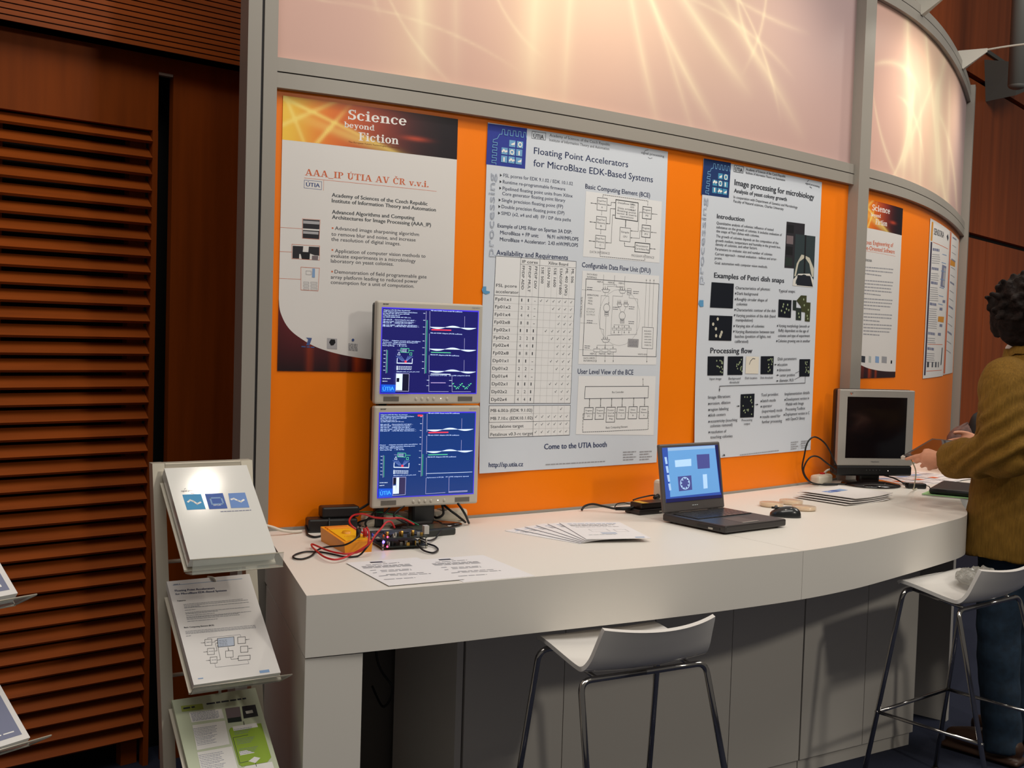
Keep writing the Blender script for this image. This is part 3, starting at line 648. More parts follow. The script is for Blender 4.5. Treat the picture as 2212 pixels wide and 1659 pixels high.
('l',[(.4459,.5033),(.8177,.5034),(.8167,.7814),(.4427,.7814),(.4459,.5033)],.0022,'k3',0),
('l',[(.5306,.4845),(.5301,.5211)],.0012,'k3',0),
('l',[(.5843,.4843),(.5839,.5212)],.0012,'k3',0),
('l',[(.6368,.4843),(.6365,.5215)],.0012,'k3',0),
('a',[(.748,.6685),(.7488,.4892)],.001,'k',.006,0),
('a',[(.7682,.668),(.7689,.4882)],.001,'k',.006,0),
('a',[(.7886,.6676),(.7891,.4873)],.001,'k',.006,0),
('l',[(.7365,.6704),(.7961,.6711),(.796,.7515),(.7377,.7501),(.7365,.6704)],.0016,'k3',0),
('t', .7475, .6871, .7852, .6874, .0048, 'READ', 'g2', 0, 0),
('t', .748, .6977, .7858, .6981, .0048, 'ADDRESS', 'g2', 0, 0),
('t', .7486, .7084, .7864, .7087, .0048, 'GENERATION', 'g2', 0, 0),
('t', .7491, .719, .7869, .7194, .0048, 'UNIT & MEM', 'g2', 0, 0),
('t', .7497, .7296, .7875, .7301, .0047, 'INDEXERS', 'g2', 0, 0),
('t', .7502, .7403, .7881, .7409, .0048, 'WRITE', 'g2', 0, 0),
('t', .4529, .5639, .5096, .5642, .006, 'OPERATIONS:', 'g2', 0, 0),
('t', .4586, .5738, .4799, .5755, .0061, 'COPY', 'g2', 0, 0),
('t', .459, .5839, .4803, .5857, .0061, 'ADD', 'g2', 0, 0),
('t', .4594, .594, .4808, .5958, .006, 'MUL', 'g2', 0, 0),
('t', .4535, .6145, .4936, .6147, .0061, 'OPTIONAL', 'lg2', 0, 0),
('t', .4539, .6246, .494, .6249, .0061, 'DIV', 'lg2', 0, 0),
('t', .4543, .6348, .4944, .6351, .0061, 'DOTPROD', 'lg2', 0, 0),
('t', .45, .489, .4992, .4896, .006, 'DATA READ', 'g2', 0, 0),
('t', .4504, .4991, .4969, .4998, .0061, 'INTERFACE', 'g2', 0, 0),
('t', .4472, .7937, .5008, .7933, .0062, 'DATA WRITE', 'g2', 0, 0),
('t', .4475, .8029, .5012, .8026, .0061, 'INTERFACE', 'g2', 0, 0),
('v', .4321, .643, .4333, .5697, .008, 'CONTROL PORTS', 'g2', 0),
('t', .5002, .5138, .5284, .5141, .006, 'MEM A', 'g2', 0, 0),
('t', .5528, .5139, .5815, .5142, .0061, 'MEM B', 'g2', 0, 0),
('t', .6063, .5141, .6355, .5143, .0062, 'MEM C', 'g2', 0, 0),
('t', .4773, .777, .5056, .7773, .0062, 'MEM A', 'g2', 0, 0),
('a',[(.5072,.7669),(.5074,.8047)],.001,'k',.006,0),
('t', .5205, .7766, .5491, .7769, .0062, 'MEM B', 'g2', 0, 0),
('a',[(.5508,.7664),(.551,.8044)],.001,'k',.006,0),
('t', .5615, .7762, .5905, .7765, .0062, 'MEM C', 'g2', 0, 0),
('a',[(.5921,.766),(.5924,.8042)],.001,'k',.006,0),
('t', .7174, .7759, .7666, .7765, .0059, 'WRITE ADD', 'g2', 0, 0),
('a',[(.7668,.7518),(.7673,.8044)],.001,'k',.006,0),
('l',[(.5241,.5382),(.5634,.5375),(.5552,.5481),(.5331,.5485),(.5241,.5382)],.0014,'k3',0),
('l',[(.6088,.5371),(.6449,.5366),(.6374,.5473),(.6172,.5476),(.6088,.5371)],.0014,'k3',0),
('l',[(.6014,.5875),(.6263,.5876),(.6213,.5982),(.6073,.5981),(.6014,.5875)],.0014,'k3',0),
('l',[(.6346,.5863),(.6599,.5864),(.6548,.597),(.6407,.597),(.6346,.5863)],.0014,'k3',0),
('l',[(.5304,.7201),(.5714,.7204),(.5628,.7309),(.5398,.7308),(.5304,.7201)],.0014,'k3',0),
('a',[(.5302,.5247),(.5308,.5379)],.001,'k',.006,0),
('a',[(.5404,.5242),(.541,.5374)],.001,'k',.006,0),
('a',[(.5506,.5243),(.5511,.5375)],.001,'k',.006,0),
('a',[(.615,.5229),(.6156,.5363)],.001,'k',.006,0),
('a',[(.6261,.523),(.6267,.5364)],.001,'k',.006,0),
('a',[(.6373,.523),(.6379,.5364)],.001,'k',.006,0),
('a',[(.6049,.5729),(.6055,.5863)],.001,'k',.006,0),
('a',[(.6118,.5731),(.6124,.5866)],.001,'k',.006,0),
('a',[(.6187,.5729),(.6193,.5863)],.001,'k',.006,0),
('a',[(.6382,.5727),(.6388,.5862)],.001,'k',.006,0),
('a',[(.6452,.5724),(.6458,.5859)],.001,'k',.006,0),
('a',[(.6522,.5722),(.6528,.5857)],.001,'k',.006,0),
('a',[(.5393,.7065),(.5399,.7199)],.001,'k',.006,0),
('a',[(.5489,.7063),(.5494,.7198)],.001,'k',.006,0),
('a',[(.5584,.7061),(.559,.7196)],.001,'k',.006,0),
('l',[(.5303,.5257),(.53,.5186),(.5948,.5177),(.5951,.5259),(.6262,.5255)],.001,'k3',0),
('l',[(.5506,.5248),(.6373,.524)],.001,'k3',0),
('ring',.5506,.6047,.016,.0014,'k3'),
('ring',.6298,.6312,.016,.0014,'k3'),
('ring',.6175,.6378,.105,.001,'g'),
('l',[(.5409,.6168),(.56,.6167),(.5603,.6219),(.5412,.6219),(.5409,.6168)],.001,'k3',0),
('l',[(.5412,.623),(.5603,.6229),(.5605,.628),(.5414,.6281),(.5412,.623)],.001,'k3',0),
('l',[(.5415,.6291),(.5606,.6291),(.5608,.6342),(.5417,.6343),(.5415,.6291)],.001,'k3',0),
('l',[(.6205,.6418),(.64,.6418),(.6403,.647),(.6207,.647),(.6205,.6418)],.001,'k3',0),
('l',[(.6208,.6481),(.6403,.6481),(.6406,.6533),(.621,.6533),(.6208,.6481)],.001,'k3',0),
('l',[(.6211,.6543),(.6406,.6543),(.6409,.6595),(.6213,.6595),(.6211,.6543)],.001,'k3',0),
('l',[(.6515,.5286),(.6711,.5288),(.6708,.5517),(.6512,.5514),(.6515,.5286)],.0012,'k3',0),
('l',[(.6512,.5369),(.6708,.5371)],.002,'k3',0),
('l',[(.6515,.5441),(.6712,.5444)],.002,'k3',0),
('a',[(.5408,.5487),(.5399,.5605),(.559,.5613),(.5603,.5905)],.001,'k',.006,0),
('l',[(.5413,.5604),(.521,.5612),(.5192,.6816),(.5384,.6838),(.5393,.707)],.001,'k3',0),
('l',[(.5486,.6356),(.5489,.7079)],.001,'k3',0),
('l',[(.6273,.5493),(.6278,.5596),(.5794,.5589),(.5754,.7011),(.6303,.7021),(.6299,.6645)],.001,'k3',0),
('l',[(.6625,.553),(.6616,.5635),(.7069,.5659),(.7078,.6985),(.5612,.7055)],.001,'k3',0),
('l',[(.613,.599),(.6222,.6179)],.001,'k3',0),
('l',[(.6464,.5979),(.6375,.6174)],.001,'k3',0),
('l',[(.5897,.6655),(.6679,.6657)],.001,'k3',0),
('l',[(.5812,.6776),(.602,.6777),(.6023,.685),(.5816,.6849),(.5812,.6776)],.001,'k3',0),
('a',[(.5904,.667),(.5909,.6769)],.001,'k',.006,0),
('a',[(.5912,.6852),(.5911,.6977)],.001,'k',.006,0),
('l',[(.604,.6771),(.6249,.6772),(.6253,.6845),(.6044,.6844),(.604,.6771)],.001,'k3',0),
('a',[(.6133,.6665),(.6137,.6764)],.001,'k',.006,0),
('a',[(.6141,.6847),(.614,.6972)],.001,'k',.006,0),
('l',[(.6333,.6765),(.6543,.6765),(.6547,.6838),(.6336,.6838),(.6333,.6765)],.001,'k3',0),
('a',[(.6426,.6658),(.643,.6757)],.001,'k',.006,0),
('a',[(.6434,.6841),(.6433,.6966)],.001,'k',.006,0),
('l',[(.6571,.6759),(.6783,.6759),(.6786,.6833),(.6574,.6832),(.6571,.6759)],.001,'k3',0),
('a',[(.6664,.6652),(.6669,.6752)],.001,'k',.006,0),
('a',[(.6673,.6835),(.6672,.6962)],.001,'k',.006,0),
('l',[(.4939,.7562),(.5251,.7558),(.5255,.7667),(.4944,.767),(.4939,.7562)],.0014,'k3',0),
('a',[(.5096,.7426),(.5094,.755)],.001,'k',.006,0),
('l',[(.5332,.7557),(.5647,.7554),(.5652,.7663),(.5337,.7666),(.5332,.7557)],.0014,'k3',0),
('a',[(.549,.7421),(.5489,.7545)],.001,'k',.006,0),
('l',[(.5729,.7553),(.6048,.7549),(.6053,.7659),(.5734,.7662),(.5729,.7553)],.0014,'k3',0),
('a',[(.5889,.7415),(.5888,.754)],.001,'k',.006,0),
('l',[(.5096,.7426),(.5889,.7415)],.001,'k3',0),
('l',[(.55,.7327),(.5502,.7545)],.001,'k3',0),
('l',[(.4297,.5432),(.523,.5443)],.001,'k3',.005),
('l',[(.4276,.6634),(.509,.6639)],.001,'k3',.005),
('l',[(.4273,.7601),(.4927,.7604)],.001,'k3',.005),
('q',[(.6647,.7162),(.7188,.7174),(.7174,.7471),(.6632,.7457)],'lg'),
('l',[(.6647,.7162),(.7188,.7174),(.7174,.7471),(.6632,.7457),(.6647,.7162)],.001,'k3',0),
('g',.6693,.7246,.7134,.7249,.0027,'g2'),
('g',.6696,.7303,.7137,.7307,.0026,'g2'),
('g',.6699,.7361,.714,.7366,.0026,'g2'),
('g',.6701,.7419,.7143,.7424,.0026,'g2'),
('g',.5813,.6016,.6103,.6017,.0031,'g2'),
('g',.5816,.6088,.6079,.609,.0031,'g2'),
('g',.6618,.5973,.6914,.5974,.0031,'g2'),
('g',.6621,.6046,.689,.6048,.0031,'g2'),
('g',.663,.6522,.6927,.6525,.0032,'g2'),
('g',.6634,.6595,.6903,.6599,.0031,'g2'),
('g',.6815,.5392,.7113,.5391,.0031,'g2'),
('g',.6819,.5465,.7088,.5465,.0031,'g2'),
('g',.4518,.5352,.4796,.535,.003,'g2'),
('g',.452,.5423,.4773,.5422,.0031,'g2'),
('g',.4564,.655,.4845,.6553,.003,'g2'),
('g',.4567,.6622,.4821,.6625,.0031,'g2'),
('g',.4494,.747,.4774,.7477,.003,'g2'),
('g',.4496,.7542,.475,.7549,.0031,'g2'),
('q',[(.4262,.8549),(.8185,.8556),(.8181,1.0828),(.4221,1.0672)],'pw'),
('l',[(.4597,.8937),(.7815,.8945),(.7809,.9385),(.4581,.9384),(.4597,.8937)],.0022,'k3',0),
('t', .5919, .919, .6516, .9186, .0074, 'Bus Controller', 'g2', 0, 0),
('a',[(.7515,.8932),(.7493,.8636)],.0014,'k',.006,1),
('l',[(.4593,.9706),(.5012,.9709),(.4989,1.015),(.457,1.0144),(.4593,.9706)],.0022,'k',0),
('t', .4646, .9843, .4957, .9844, .0057, 'Program', 'g2', 0, 0),
('t', .465, .9947, .4961, .9949, .0057, 'Memory', 'g2', 0, 0),
('t', .4755, 1.0054, .4863, 1.0052, .0057, 'P1', 'g2', 0, 0),
('a',[(.4823,.9376),(.4822,.969)],.0022,'k',.006,1),
('l',[(.5135,.9708),(.5561,.9711),(.5538,1.0155),(.5112,1.0149),(.5135,.9708)],.0022,'k',0),
('t', .5188, .9846, .5504, .9847, .0058, 'Program', 'g2', 0, 0),
('t', .5193, .9951, .5509, .9952, .0058, 'Memory', 'g2', 0, 0),
('t', .53, 1.0059, .541, 1.0056, .0058, 'P0', 'g2', 0, 0),
('a',[(.5367,.9375),(.5367,.9691)],.0022,'k',.006,1),
('l',[(.5028,.9916),(.5144,.9918)],.0014,'k',.004),
('l',[(.5678,.9709),(.611,.9712),(.6093,1.0272),(.5661,1.0265),(.5678,.9709)],.0022,'k',0),
('t', .5733, .9848, .6053, .9849, .0058, 'Processor', 'g2', 0, 0),
('t', .5737, .9954, .6058, .9956, .0058, 'Ctrl &', 'g2', 0, 0),
('t', .5742, 1.006, .6063, 1.0062, .0058, 'Status', 'g2', 0, 0),
('t', .5823, 1.0169, .5991, 1.0167, .0059, 'Reg', 'g2', 0, 0),
('a',[(.5914,.9374),(.5914,.9692)],.0022,'k',.006,1),
('l',[(.557,.9919),(.5687,.9921)],.0014,'k',.004),
('l',[(.6209,.971),(.6647,.9713),(.6626,1.0164),(.6187,1.0158),(.6209,.971)],.0022,'k',0),
('t', .6314, .9851, .654, .985, .0059, 'Data', 'g2', 0, 0),
('t', .6269, .9957, .6595, .9959, .0059, 'Memory', 'g2', 0, 0),
('t', .6408, 1.0067, .6465, 1.0063, .0059, 'C', 'g2', 0, 0),
('a',[(.6447,.9373),(.6448,.9693)],.0022,'k',.006,1),
('l',[(.6099,.9921),(.6218,.9924)],.0014,'k',.004),
('l',[(.6804,.9713),(.725,.9716),(.7229,1.017),(.6783,1.0164),(.6804,.9713)],.0022,'k',0),
('t', .6911, .9854, .7141, .9854, .0059, 'Data', 'g2', 0, 0),
('t', .6866, .9961, .7197, .9963, .0059, 'Memory', 'g2', 0, 0),
('t', .7008, 1.0072, .7065, 1.0068, .0059, 'B', 'g2', 0, 0),
('a',[(.7046,.9372),(.7047,.9695)],.0022,'k',.006,1),
('l',[(.6693,.9925),(.6815,.9928)],.0014,'k',.004),
('l',[(.7381,.9714),(.7834,.9717),(.7813,1.0175),(.736,1.0169),(.7381,.9714)],.0022,'k',0),
('t', .749, .9857, .7723, .9856, .006, 'Data', 'g2', 0, 0),
('t', .7444, .9965, .7781, .9967, .006, 'Memory', 'g2', 0, 0),
('t', .7588, 1.0077, .7647, 1.0073, .006, 'A', 'g2', 0, 0),
('a',[(.7625,.9371),(.7627,.9697)],.0022,'k',.006,1),
('l',[(.7268,.9929),(.7392,.9931)],.0014,'k',.004),
('l',[(.4602,.9926),(.4535,.9935),(.454,1.0604),(.7872,1.0598),(.7866,.9914),(.7807,.9913)],.002,'k',.006),
('t', .5664, 1.0501, .6777, 1.0495, .0075, 'Basic Computing Element', 'g2', 0, 0),
('g',.6586,1.1436,.7271,1.1442,.0049,'g'),
('g',.7454,1.1461,.8118,1.1466,.005,'g'),
('g',.659,1.1533,.713,1.1535,.0048,'g'),
('g',.7459,1.156,.7975,1.156,.005,'g'),
('g',.6595,1.1631,.7281,1.164,.0049,'g'),
('g',.7464,1.1659,.8129,1.1666,.0049,'g'),
('g',.6599,1.1729,.714,1.1732,.0049,'g'),
('g',.7469,1.1758,.7985,1.176,.0049,'g'),
('g',.2881,1.1734,.5682,1.1736,.0046,'g'),
('q',[(.0889,.0483),(.1144,.048),(.1138,.0709),(.0883,.0708)],'cy'),
('q',[(.1206,.0482),(.1464,.0479),(.1458,.0709),(.12,.0708)],'cy'),
('q',[(.0581,.0767),(.0834,.0766),(.0828,.0994),(.0575,.0992)],'cy'),
('q',[(.088,.0763),(.1136,.0761),(.113,.0991),(.0874,.0989)],'cy'),
('q',[(.1182,.0759),(.144,.0757),(.1434,.0988),(.1176,.0986)],'cy'),
('q',[(.0572,.1041),(.0825,.104),(.0819,.1269),(.0566,.1266)],'cy'),
('q',[(.0871,.1038),(.1127,.1037),(.1121,.1267),(.0865,.1264)],'cy'),
('q',[(.1174,.1041),(.1432,.104),(.1426,.1271),(.1168,.1268)],'cy'),
('q',[(.0954,.0615),(.1038,.0575),(.1122,.0535),(.1109,.0633),(.0986,.0648)],'w'),
('q',[(.1247,.1168),(.1332,.1128),(.1417,.1088),(.1404,.1187),(.1279,.1201)],'w'),
('l',[(.0615,.0903),(.0667,.0848),(.073,.0896),(.0791,.0877)],.006,'w',0),
('l',[(.0921,.1178),(.0974,.1124),(.1037,.1172),(.1099,.1153)],.006,'w',0),
('q',[(.1273,.0816),(.1336,.0809),(.1332,.0962),(.1277,.0962)],'w'),
('q',[(.0657,.1098),(.0719,.1091),(.0715,.1243),(.0661,.1243)],'w'),
('ring',.1334,.0595,.009,.004,'w'),
('ring',.1007,.0889,.009,.004,'w'),
('l',[(.0366,.1381),(.0365,.1321),(.0194,.1324),(.02,.1248),(.0371,.1244),(.0376,.1153),(.0202,.1154),(.0208,.1075),(.0378,.1074),(.0384,.0983),(.0206,.0985),(.0212,.09),(.0382,.0899),(.0388,.0808),(.021,.081),(.022,.0725),(.039,.0723),(.0396,.0638),(.0222,.0641),(.0227,.0556),(.0392,.0494),(.0477,.0343),(.0571,.0331),(.0587,.0164),(.0674,.0159),(.0686,.0338),(.0801,.0337),(.0816,.0166),(.0905,.0164),(.0916,.0335),(.1024,.0334),(.1036,.0157),(.1136,.0156),(.1148,.0331),(.1245,.0328),(.126,.0153),(.1354,.0154),(.1366,.0329),(.146,.033),(.1471,.0151),(.1554,.0154),(.1598,.0344)],.0022,'cy',0),
('u', .0379, .449, .0357, .167, .026, 'processing', 'fb'),
('q',[(-.0004,.5521),(.0123,.5515),(.0126,.5657),(.0278,.5679),(.0267,.5737),(.0117,.578),(-.0012,.5729),(-.0049,.5631)],'cb')]
POSTER_C=[
('q',[(.0017,-.0007),(.1706,-.0029),(.1653,.1384),(-.0049,.141)],'nv2'),
('q',[(.0931,.0463),(.1207,.0459),(.1209,.0685),(.0933,.0689)],'cy2'),
('q',[(.1274,.0464),(.1552,.046),(.1554,.0687),(.1276,.0691)],'cy2'),
('q',[(.0598,.0758),(.0871,.0754),(.0873,.098),(.0599,.0983)],'cy2'),
('q',[(.0937,.0754),(.1213,.075),(.1215,.0977),(.0939,.098)],'cy2'),
('q',[(.128,.0756),(.1558,.0752),(.1561,.098),(.1282,.0983)],'cy2'),
('q',[(.0592,.1048),(.0866,.1046),(.0868,.1273),(.0594,.1274)],'cy2'),
('q',[(.0921,.1047),(.1197,.1044),(.1199,.1272),(.0923,.1274)],'cy2'),
('q',[(.1241,.1046),(.152,.1044),(.1522,.1272),(.1244,.1274)],'cy2'),
('q',[(.0984,.0606),(.1058,.0566),(.1166,.0515),(.115,.0627),(.1008,.0642)],'w'),
('q',[(.1316,.1188),(.1392,.1148),(.1501,.1098),(.1485,.1211),(.1341,.1225)],'w'),
('l',[(.0647,.0862),(.071,.0804),(.0778,.0855),(.0843,.0835)],.007,'w',0),
('l',[(.0973,.1184),(.1036,.1126),(.1105,.1177),(.117,.1158)],.007,'w',0),
('q',[(.1349,.0791),(.1426,.0782),(.1425,.0952),(.1358,.0953)],'w'),
('q',[(.0692,.107),(.0768,.1063),(.0766,.1231),(.0701,.1231)],'w'),
('ring',.1402,.0574,.011,.004,'w'),
('ring',.1076,.0862,.011,.004,'w'),
('l',[(.0372,.14),(.0379,.1322),(.0184,.1322),(.019,.1238),(.0374,.1232),(.0385,.1134),(.0206,.1134),(.0212,.1043),(.0396,.1037),(.0407,.0939),(.0228,.0939),(.0234,.0855),(.0418,.0848),(.0429,.075),(.025,.075),(.0262,.0666),(.044,.0659),(.0446,.0569),(.0273,.0569),(.0279,.0478),(.0419,.0463),(.0477,.0338),(.0595,.0308),(.0617,.0129),(.0715,.0128),(.0737,.0311),(.0824,.0311),(.0841,.0132),(.0934,.0131),(.0956,.0312),(.1044,.0312),(.1066,.0126),(.1154,.0128),(.1176,.0313),(.1265,.0313),(.1287,.0126),(.1376,.0129),(.1398,.0308),(.1487,.0311),(.1509,.0127),(.1587,.0127),(.1643,.0313)],.0025,'cy',0),
('t', .1977, .0256, .2466, .0253, .0149, 'ÚTIA', 'k', 1, 0),
('l',[(.1924,.0033),(.2531,.0029),(.2514,.0288),(.19,.029),(.1924,.0033)],.0018,'k',0),
('t', .27, .0151, .5503, .0133, .0098, 'Academy of Sciences of the Czech Republic', 'g2', 0, 0),
('t', .2697, .0287, .5485, .0286, .0092, 'Institute of Information Theory and Automation', 'g2', 0, 0),
('t', .7059, .0229, .8218, .0256, .0083, 'signal processing', 'g2', 0, 0),
('l',[(.7208,.0102),(.7301,.0053)],.003,'g2',0),
('l',[(.7422,.0311),(.7568,.0345)],.003,'g2',0),
('t', .1973, .0823, .781, .083, .0235, 'Image processing for microbiology', 'k3', 1, 0),
('t', .1964, .112, .5677, .1107, .0157, 'Analysis of yeast colony growth', 'k3', 1, 0),
('t', .1955, .1351, .6516, .1341, .0105, 'In cooperation with Department of Genetics and Microbiology', 'g2', 0, 0),
('t', .196, .1516, .5461, .1515, .0105, 'Faculty of Natural sciences, Charles University', 'g2', 0, 0),
('t', .094, .2251, .2723, .2229, .0176, 'Introduction', 'k3', 1, 0),
('t', .0936, .2482, .4776, .2446, .0105, 'Quantitative analysis of colonies: influence of tested', 'g2', 0, 0),
('t', .0934, .2646, .5406, .2612, .0105, 'substance on the growth of colonies. It includes evaluation of', 'g2', 0, 0),
('t', .0943, .2803, .3791, .2786, .0104, 'the snaps of Petri dishes with colonies.', 'g2', 0, 0),
('t', .0943, .3001, .5174, .2972, .0105, 'The growth of colonies depends on the composition of the', 'g2', 0, 0),
('t', .092, .3175, .5361, .314, .0105, 'growth medium, temperature and humidity in the growth box,', 'g2', 0, 0),
('t', .0918, .3334, .3691, .3301, .0106, 'density of colonies, and other factors.', 'g2', 0, 0),
('t', .0917, .3519, .4758, .3483, .0105, 'Parameters to evaluate: size and number of colonies', 'g2', 0, 0),
('t', .0917, .3712, .5117, .3662, .0106, 'Current approach - manual evaluation - tedious and error-', 'g2', 0, 0),
('t', .0915, .3878, .1373, .3868, .0106, 'prone.', 'g2', 0, 0),
('t', .0915, .4071, .4456, .4026, .0106, 'Goal: automation with computer vision methods.', 'g2', 0, 0),
('t', .0906, .4613, .5728, .4581, .0207, 'Examples of Petri dish snaps', 'k3', 1, 0),
('t', .085, .7633, .3626, .7609, .0221, 'Processing flow', 'k3', 1, 0),
('q',[(.5729,.1971),(.7148,.1948),(.7161,.3906),(.5701,.3935)],'dk'),
('q',[(.5789,.2088),(.6293,.208),(.6298,.2432),(.578,.2438)],'bk'),
('q',[(.5777,.2551),(.6282,.2546),(.6286,.29),(.5768,.2903)],'mg'),
('q',[(.5764,.3016),(.6271,.3014),(.6275,.3369),(.5756,.3369)],'bk'),
('q',[(.5752,.3482),(.6259,.3484),(.6264,.384),(.5743,.3837)],'dk2'),
('q',[(.6438,.2439),(.8045,.2419),(.8046,.4562),(.6429,.4579)],'dt'),
('q',[(.6624,.3706),(.6976,.3289),(.7238,.3307),(.7639,.3388),(.8025,.3835),(.8013,.4201),(.6478,.4253)],'cr'),
('l',[(.7242,.2482),(.7269,.4026)],.012,'bk',0),
('q',[(.6406,.4403),(.6789,.413),(.77,.4076),(.8041,.4338),(.8035,.4672),(.6383,.4666)],'wt'),
('q',[(.6721,.4184),(.7756,.4175),(.8012,.4632),(.6696,.463)],'dk3'),
('q',[(.0765,.4802),(.2184,.4791),(.2182,.5798),(.0727,.581)],'bk2'),
('q',[(.0728,.6123),(.2177,.6112),(.2166,.7117),(.072,.7122)],'bk2'),
('c',.1231,.6257,.007,'cr'),
('c',.0959,.6471,.007,'cr'),
('c',.1143,.6652,.007,'cr'),
('c',.1174,.6929,.007,'cr'),
('c',.1516,.6785,.007,'cr'),
('c',.1474,.6873,.007,'cr'),
('c',.143,.6951,.007,'cr'),
('t', .231, .5005, .4716, .4951, .0115, 'Characteristics of photos:', 'g2', 0, 0),
('t', .5345, .499, .6607, .4958, .0119, 'Typical snaps:', 'g2', 0, 0),
('t', .2422, .5225, .3855, .52, .0115, 'Dark background', 'g2', 0, 0),
('t', .242, .5461, .4553, .5424, .0116, 'Roughly circular shape of', 'g2', 0, 0),
('t', .2417, .5658, .314, .5642, .0115, 'colonies', 'g2', 0, 0),
('t', .2415, .5895, .5166, .5842, .0115, 'Characteristic contour of the dish', 'g2', 0, 0),
('t', .2414, .6128, .5184, .6077, .0116, 'Varying position of the dish (hand', 'g2', 0, 0),
('t', .2409, .6312, .3569, .6292, .0116, 'manipulation)', 'g2', 0, 0),
('t', .2408, .6555, .4385, .6519, .0116, 'Varying size of colonies', 'g2', 0, 0),
('t', .2406, .6789, .5148, .6742, .0117, 'Varying illumination between test', 'g2', 0, 0),
('t', .2402, .6984, .4901, .6941, .0117, 'batches (position of lights, not', 'g2', 0, 0),
('t', .2399, .7189, .331, .7178, .0117, 'calibrated)', 'g2', 0, 0),
('t', .5444, .6471, .7898, .6437, .0121, 'Varying morphology (smooth or', 'g2', 0, 0),
('t', .5442, .6674, .7823, .6648, .0122, 'fluffy) dependent on the age of', 'g2', 0, 0),
('t', .5442, .6897, .7936, .6854, .0122, 'colonies and type of experiment', 'g2', 0, 0),
('t', .5442, .712, .7976, .7083, .0122, 'Colonies growing one in another', 'g2', 0, 0),
('q',[(.5369,.5298),(.6346,.5294),(.6347,.6056),(.5376,.605)],'bk2'),
('q',[(.6454,.5289),(.6725,.5287),(.6734,.5603),(.7146,.5611),(.7165,.614),(.6743,.6134),(.6727,.5731),(.6472,.5715)],'dk2'),
('q',[(.6726,.5297),(.707,.5053),(.7529,.5046),(.7537,.5338),(.7872,.5339),(.7874,.6178),(.7473,.6171),(.7465,.5779),(.716,.5765),(.7112,.5536)],'ol'),
('c',.5737,.5492,.005,'gc'),
('c',.5701,.5595,.005,'gc'),
('c',.5601,.5775,.005,'gc'),
('c',.5975,.5684,.005,'gc'),
('c',.605,.5504,.005,'gc'),
('c',.5855,.5841,.005,'gc'),
('c',.6158,.5728,.005,'gc'),
('c',.6938,.585,.005,'gc'),
('c',.6997,.6002,.005,'gc'),
('c',.7637,.5927,.005,'gc'),
('c',.7706,.5666,.005,'gc'),
('c',.7695,.6054,.005,'gc'),
('c',.7296,.5221,.005,'gc'),
('c',.7364,.5474,.005,'gc'),
('q',[(.07,.7765),(.1734,.7754),(.1723,.8526),(.0717,.8527)],'bk2'),
('c',.1474,.7926,.0035,'gc'),
('c',.1637,.8409,.0035,'gc'),
('c',.1624,.7992,.0035,'gc'),
('c',.156,.7946,.0035,'gc'),
('c',.1658,.8272,.0035,'gc'),
('c',.13,.8152,.0035,'gc'),
('c',.1461,.8209,.0035,'gc'),
('c',.1534,.8376,.0035,'gc'),
('c',.1374,.8168,.0035,'gc'),
('c',.1586,.8181,.0035,'gc'),
('c',.1266,.7937,.0035,'gc'),
('c',.1569,.7957,.0035,'gc'),
('c',.1593,.803,.0035,'gc'),
('c',.1641,.8045,.0035,'gc'),
('q',[(.1977,.7755),(.2997,.7744),(.2988,.8509),(.1998,.851)],'bk2'),
('c',.2852,.8227,.0035,'gc'),
('c',.2858,.8297,.0035,'gc'),
('c',.2866,.8215,.0035,'gc'),
('c',.27,.8086,.0035,'gc'),
('c',.2597,.8075,.0035,'gc'),
('c',.258,.815,.0035,'gc'),
('c',.2906,.8169,.0035,'gc'),
('c',.2764,.7993,.0035,'gc'),
('c',.2874,.8259,.0035,'gc'),
('c',.2646,.825,.0035,'gc'),
('c',.2754,.8028,.0035,'gc'),
('c',.2953,.8356,.0035,'gc'),
('c',.2806,.7979,.0035,'gc'),
('c',.2873,.7877,.0035,'gc'),
('q',[(.4232,.773),(.5171,.772),(.5168,.8486),(.426,.8486)],'bk2'),
('c',.5065,.7964,.0035,'gc'),
('c',.4909,.8333,.0035,'gc'),
('c',.5027,.8066,.0035,'gc'),
('c',.4793,.8371,.0035,'gc'),
('c',.5044,.7834,.0035,'gc'),
('c',.4761,.7878,.0035,'gc'),
('c',.485,.7879,.0035,'gc'),
('c',.4847,.8186,.0035,'gc'),
('c',.4808,.8209,.0035,'gc'),
('c',.4922,.8295,.0035,'gc'),
('c',.4813,.8074,.0035,'gc'),
('c',.4748,.7894,.0035,'gc'),
('c',.5035,.7886,.0035,'gc'),
('c',.493,.7837,.0035,'gc'),
('q',[(.7166,.784),(.8045,.7834),(.8048,.8596),(.7204,.8594)],'bk2'),
('c',.7875,.836,.0035,'gc'),
('c',.7664,.8034,.0035,'gc'),
('c',.7753,.8342,.0035,'gc'),
('c',.7784,.7963,.0035,'gc'),
('c',.7702,.8409,.0035,'gc'),
('c',.7648,.7969,.0035,'gc'),
('c',.7895,.8194,.0035,'gc'),
('c',.7965,.8354,.0035,'gc'),
('c',.7759,.8291,.0035,'gc'),
('c',.7992,.8414,.0035,'gc'),
('c',.7945,.8396,.0035,'gc'),
('c',.7708,.8205,.0035,'gc'),
('c',.7936,.8438,.0035,'gc'),
('c',.7751,.8076,.0035,'gc'),
('q',[(.3197,.7736),(.4096,.7752),(.4095,.8467),(.3194,.8453)],'cr2'),
('l',[(.3438,.8071),(.3513,.7935),(.3658,.7833),(.3812,.7846)],.003,'k3',0),
('t', .0861, .8701, .1612, .8698, .0087, 'Input image', 'g2', 0, 0),
('t', .2083, .8697, .2875, .8694, .0089, 'Background', 'g2', 0, 0),
('t', .2158, .8854, .2786, .8854, .0089, 'threshold', 'g2', 0, 0),
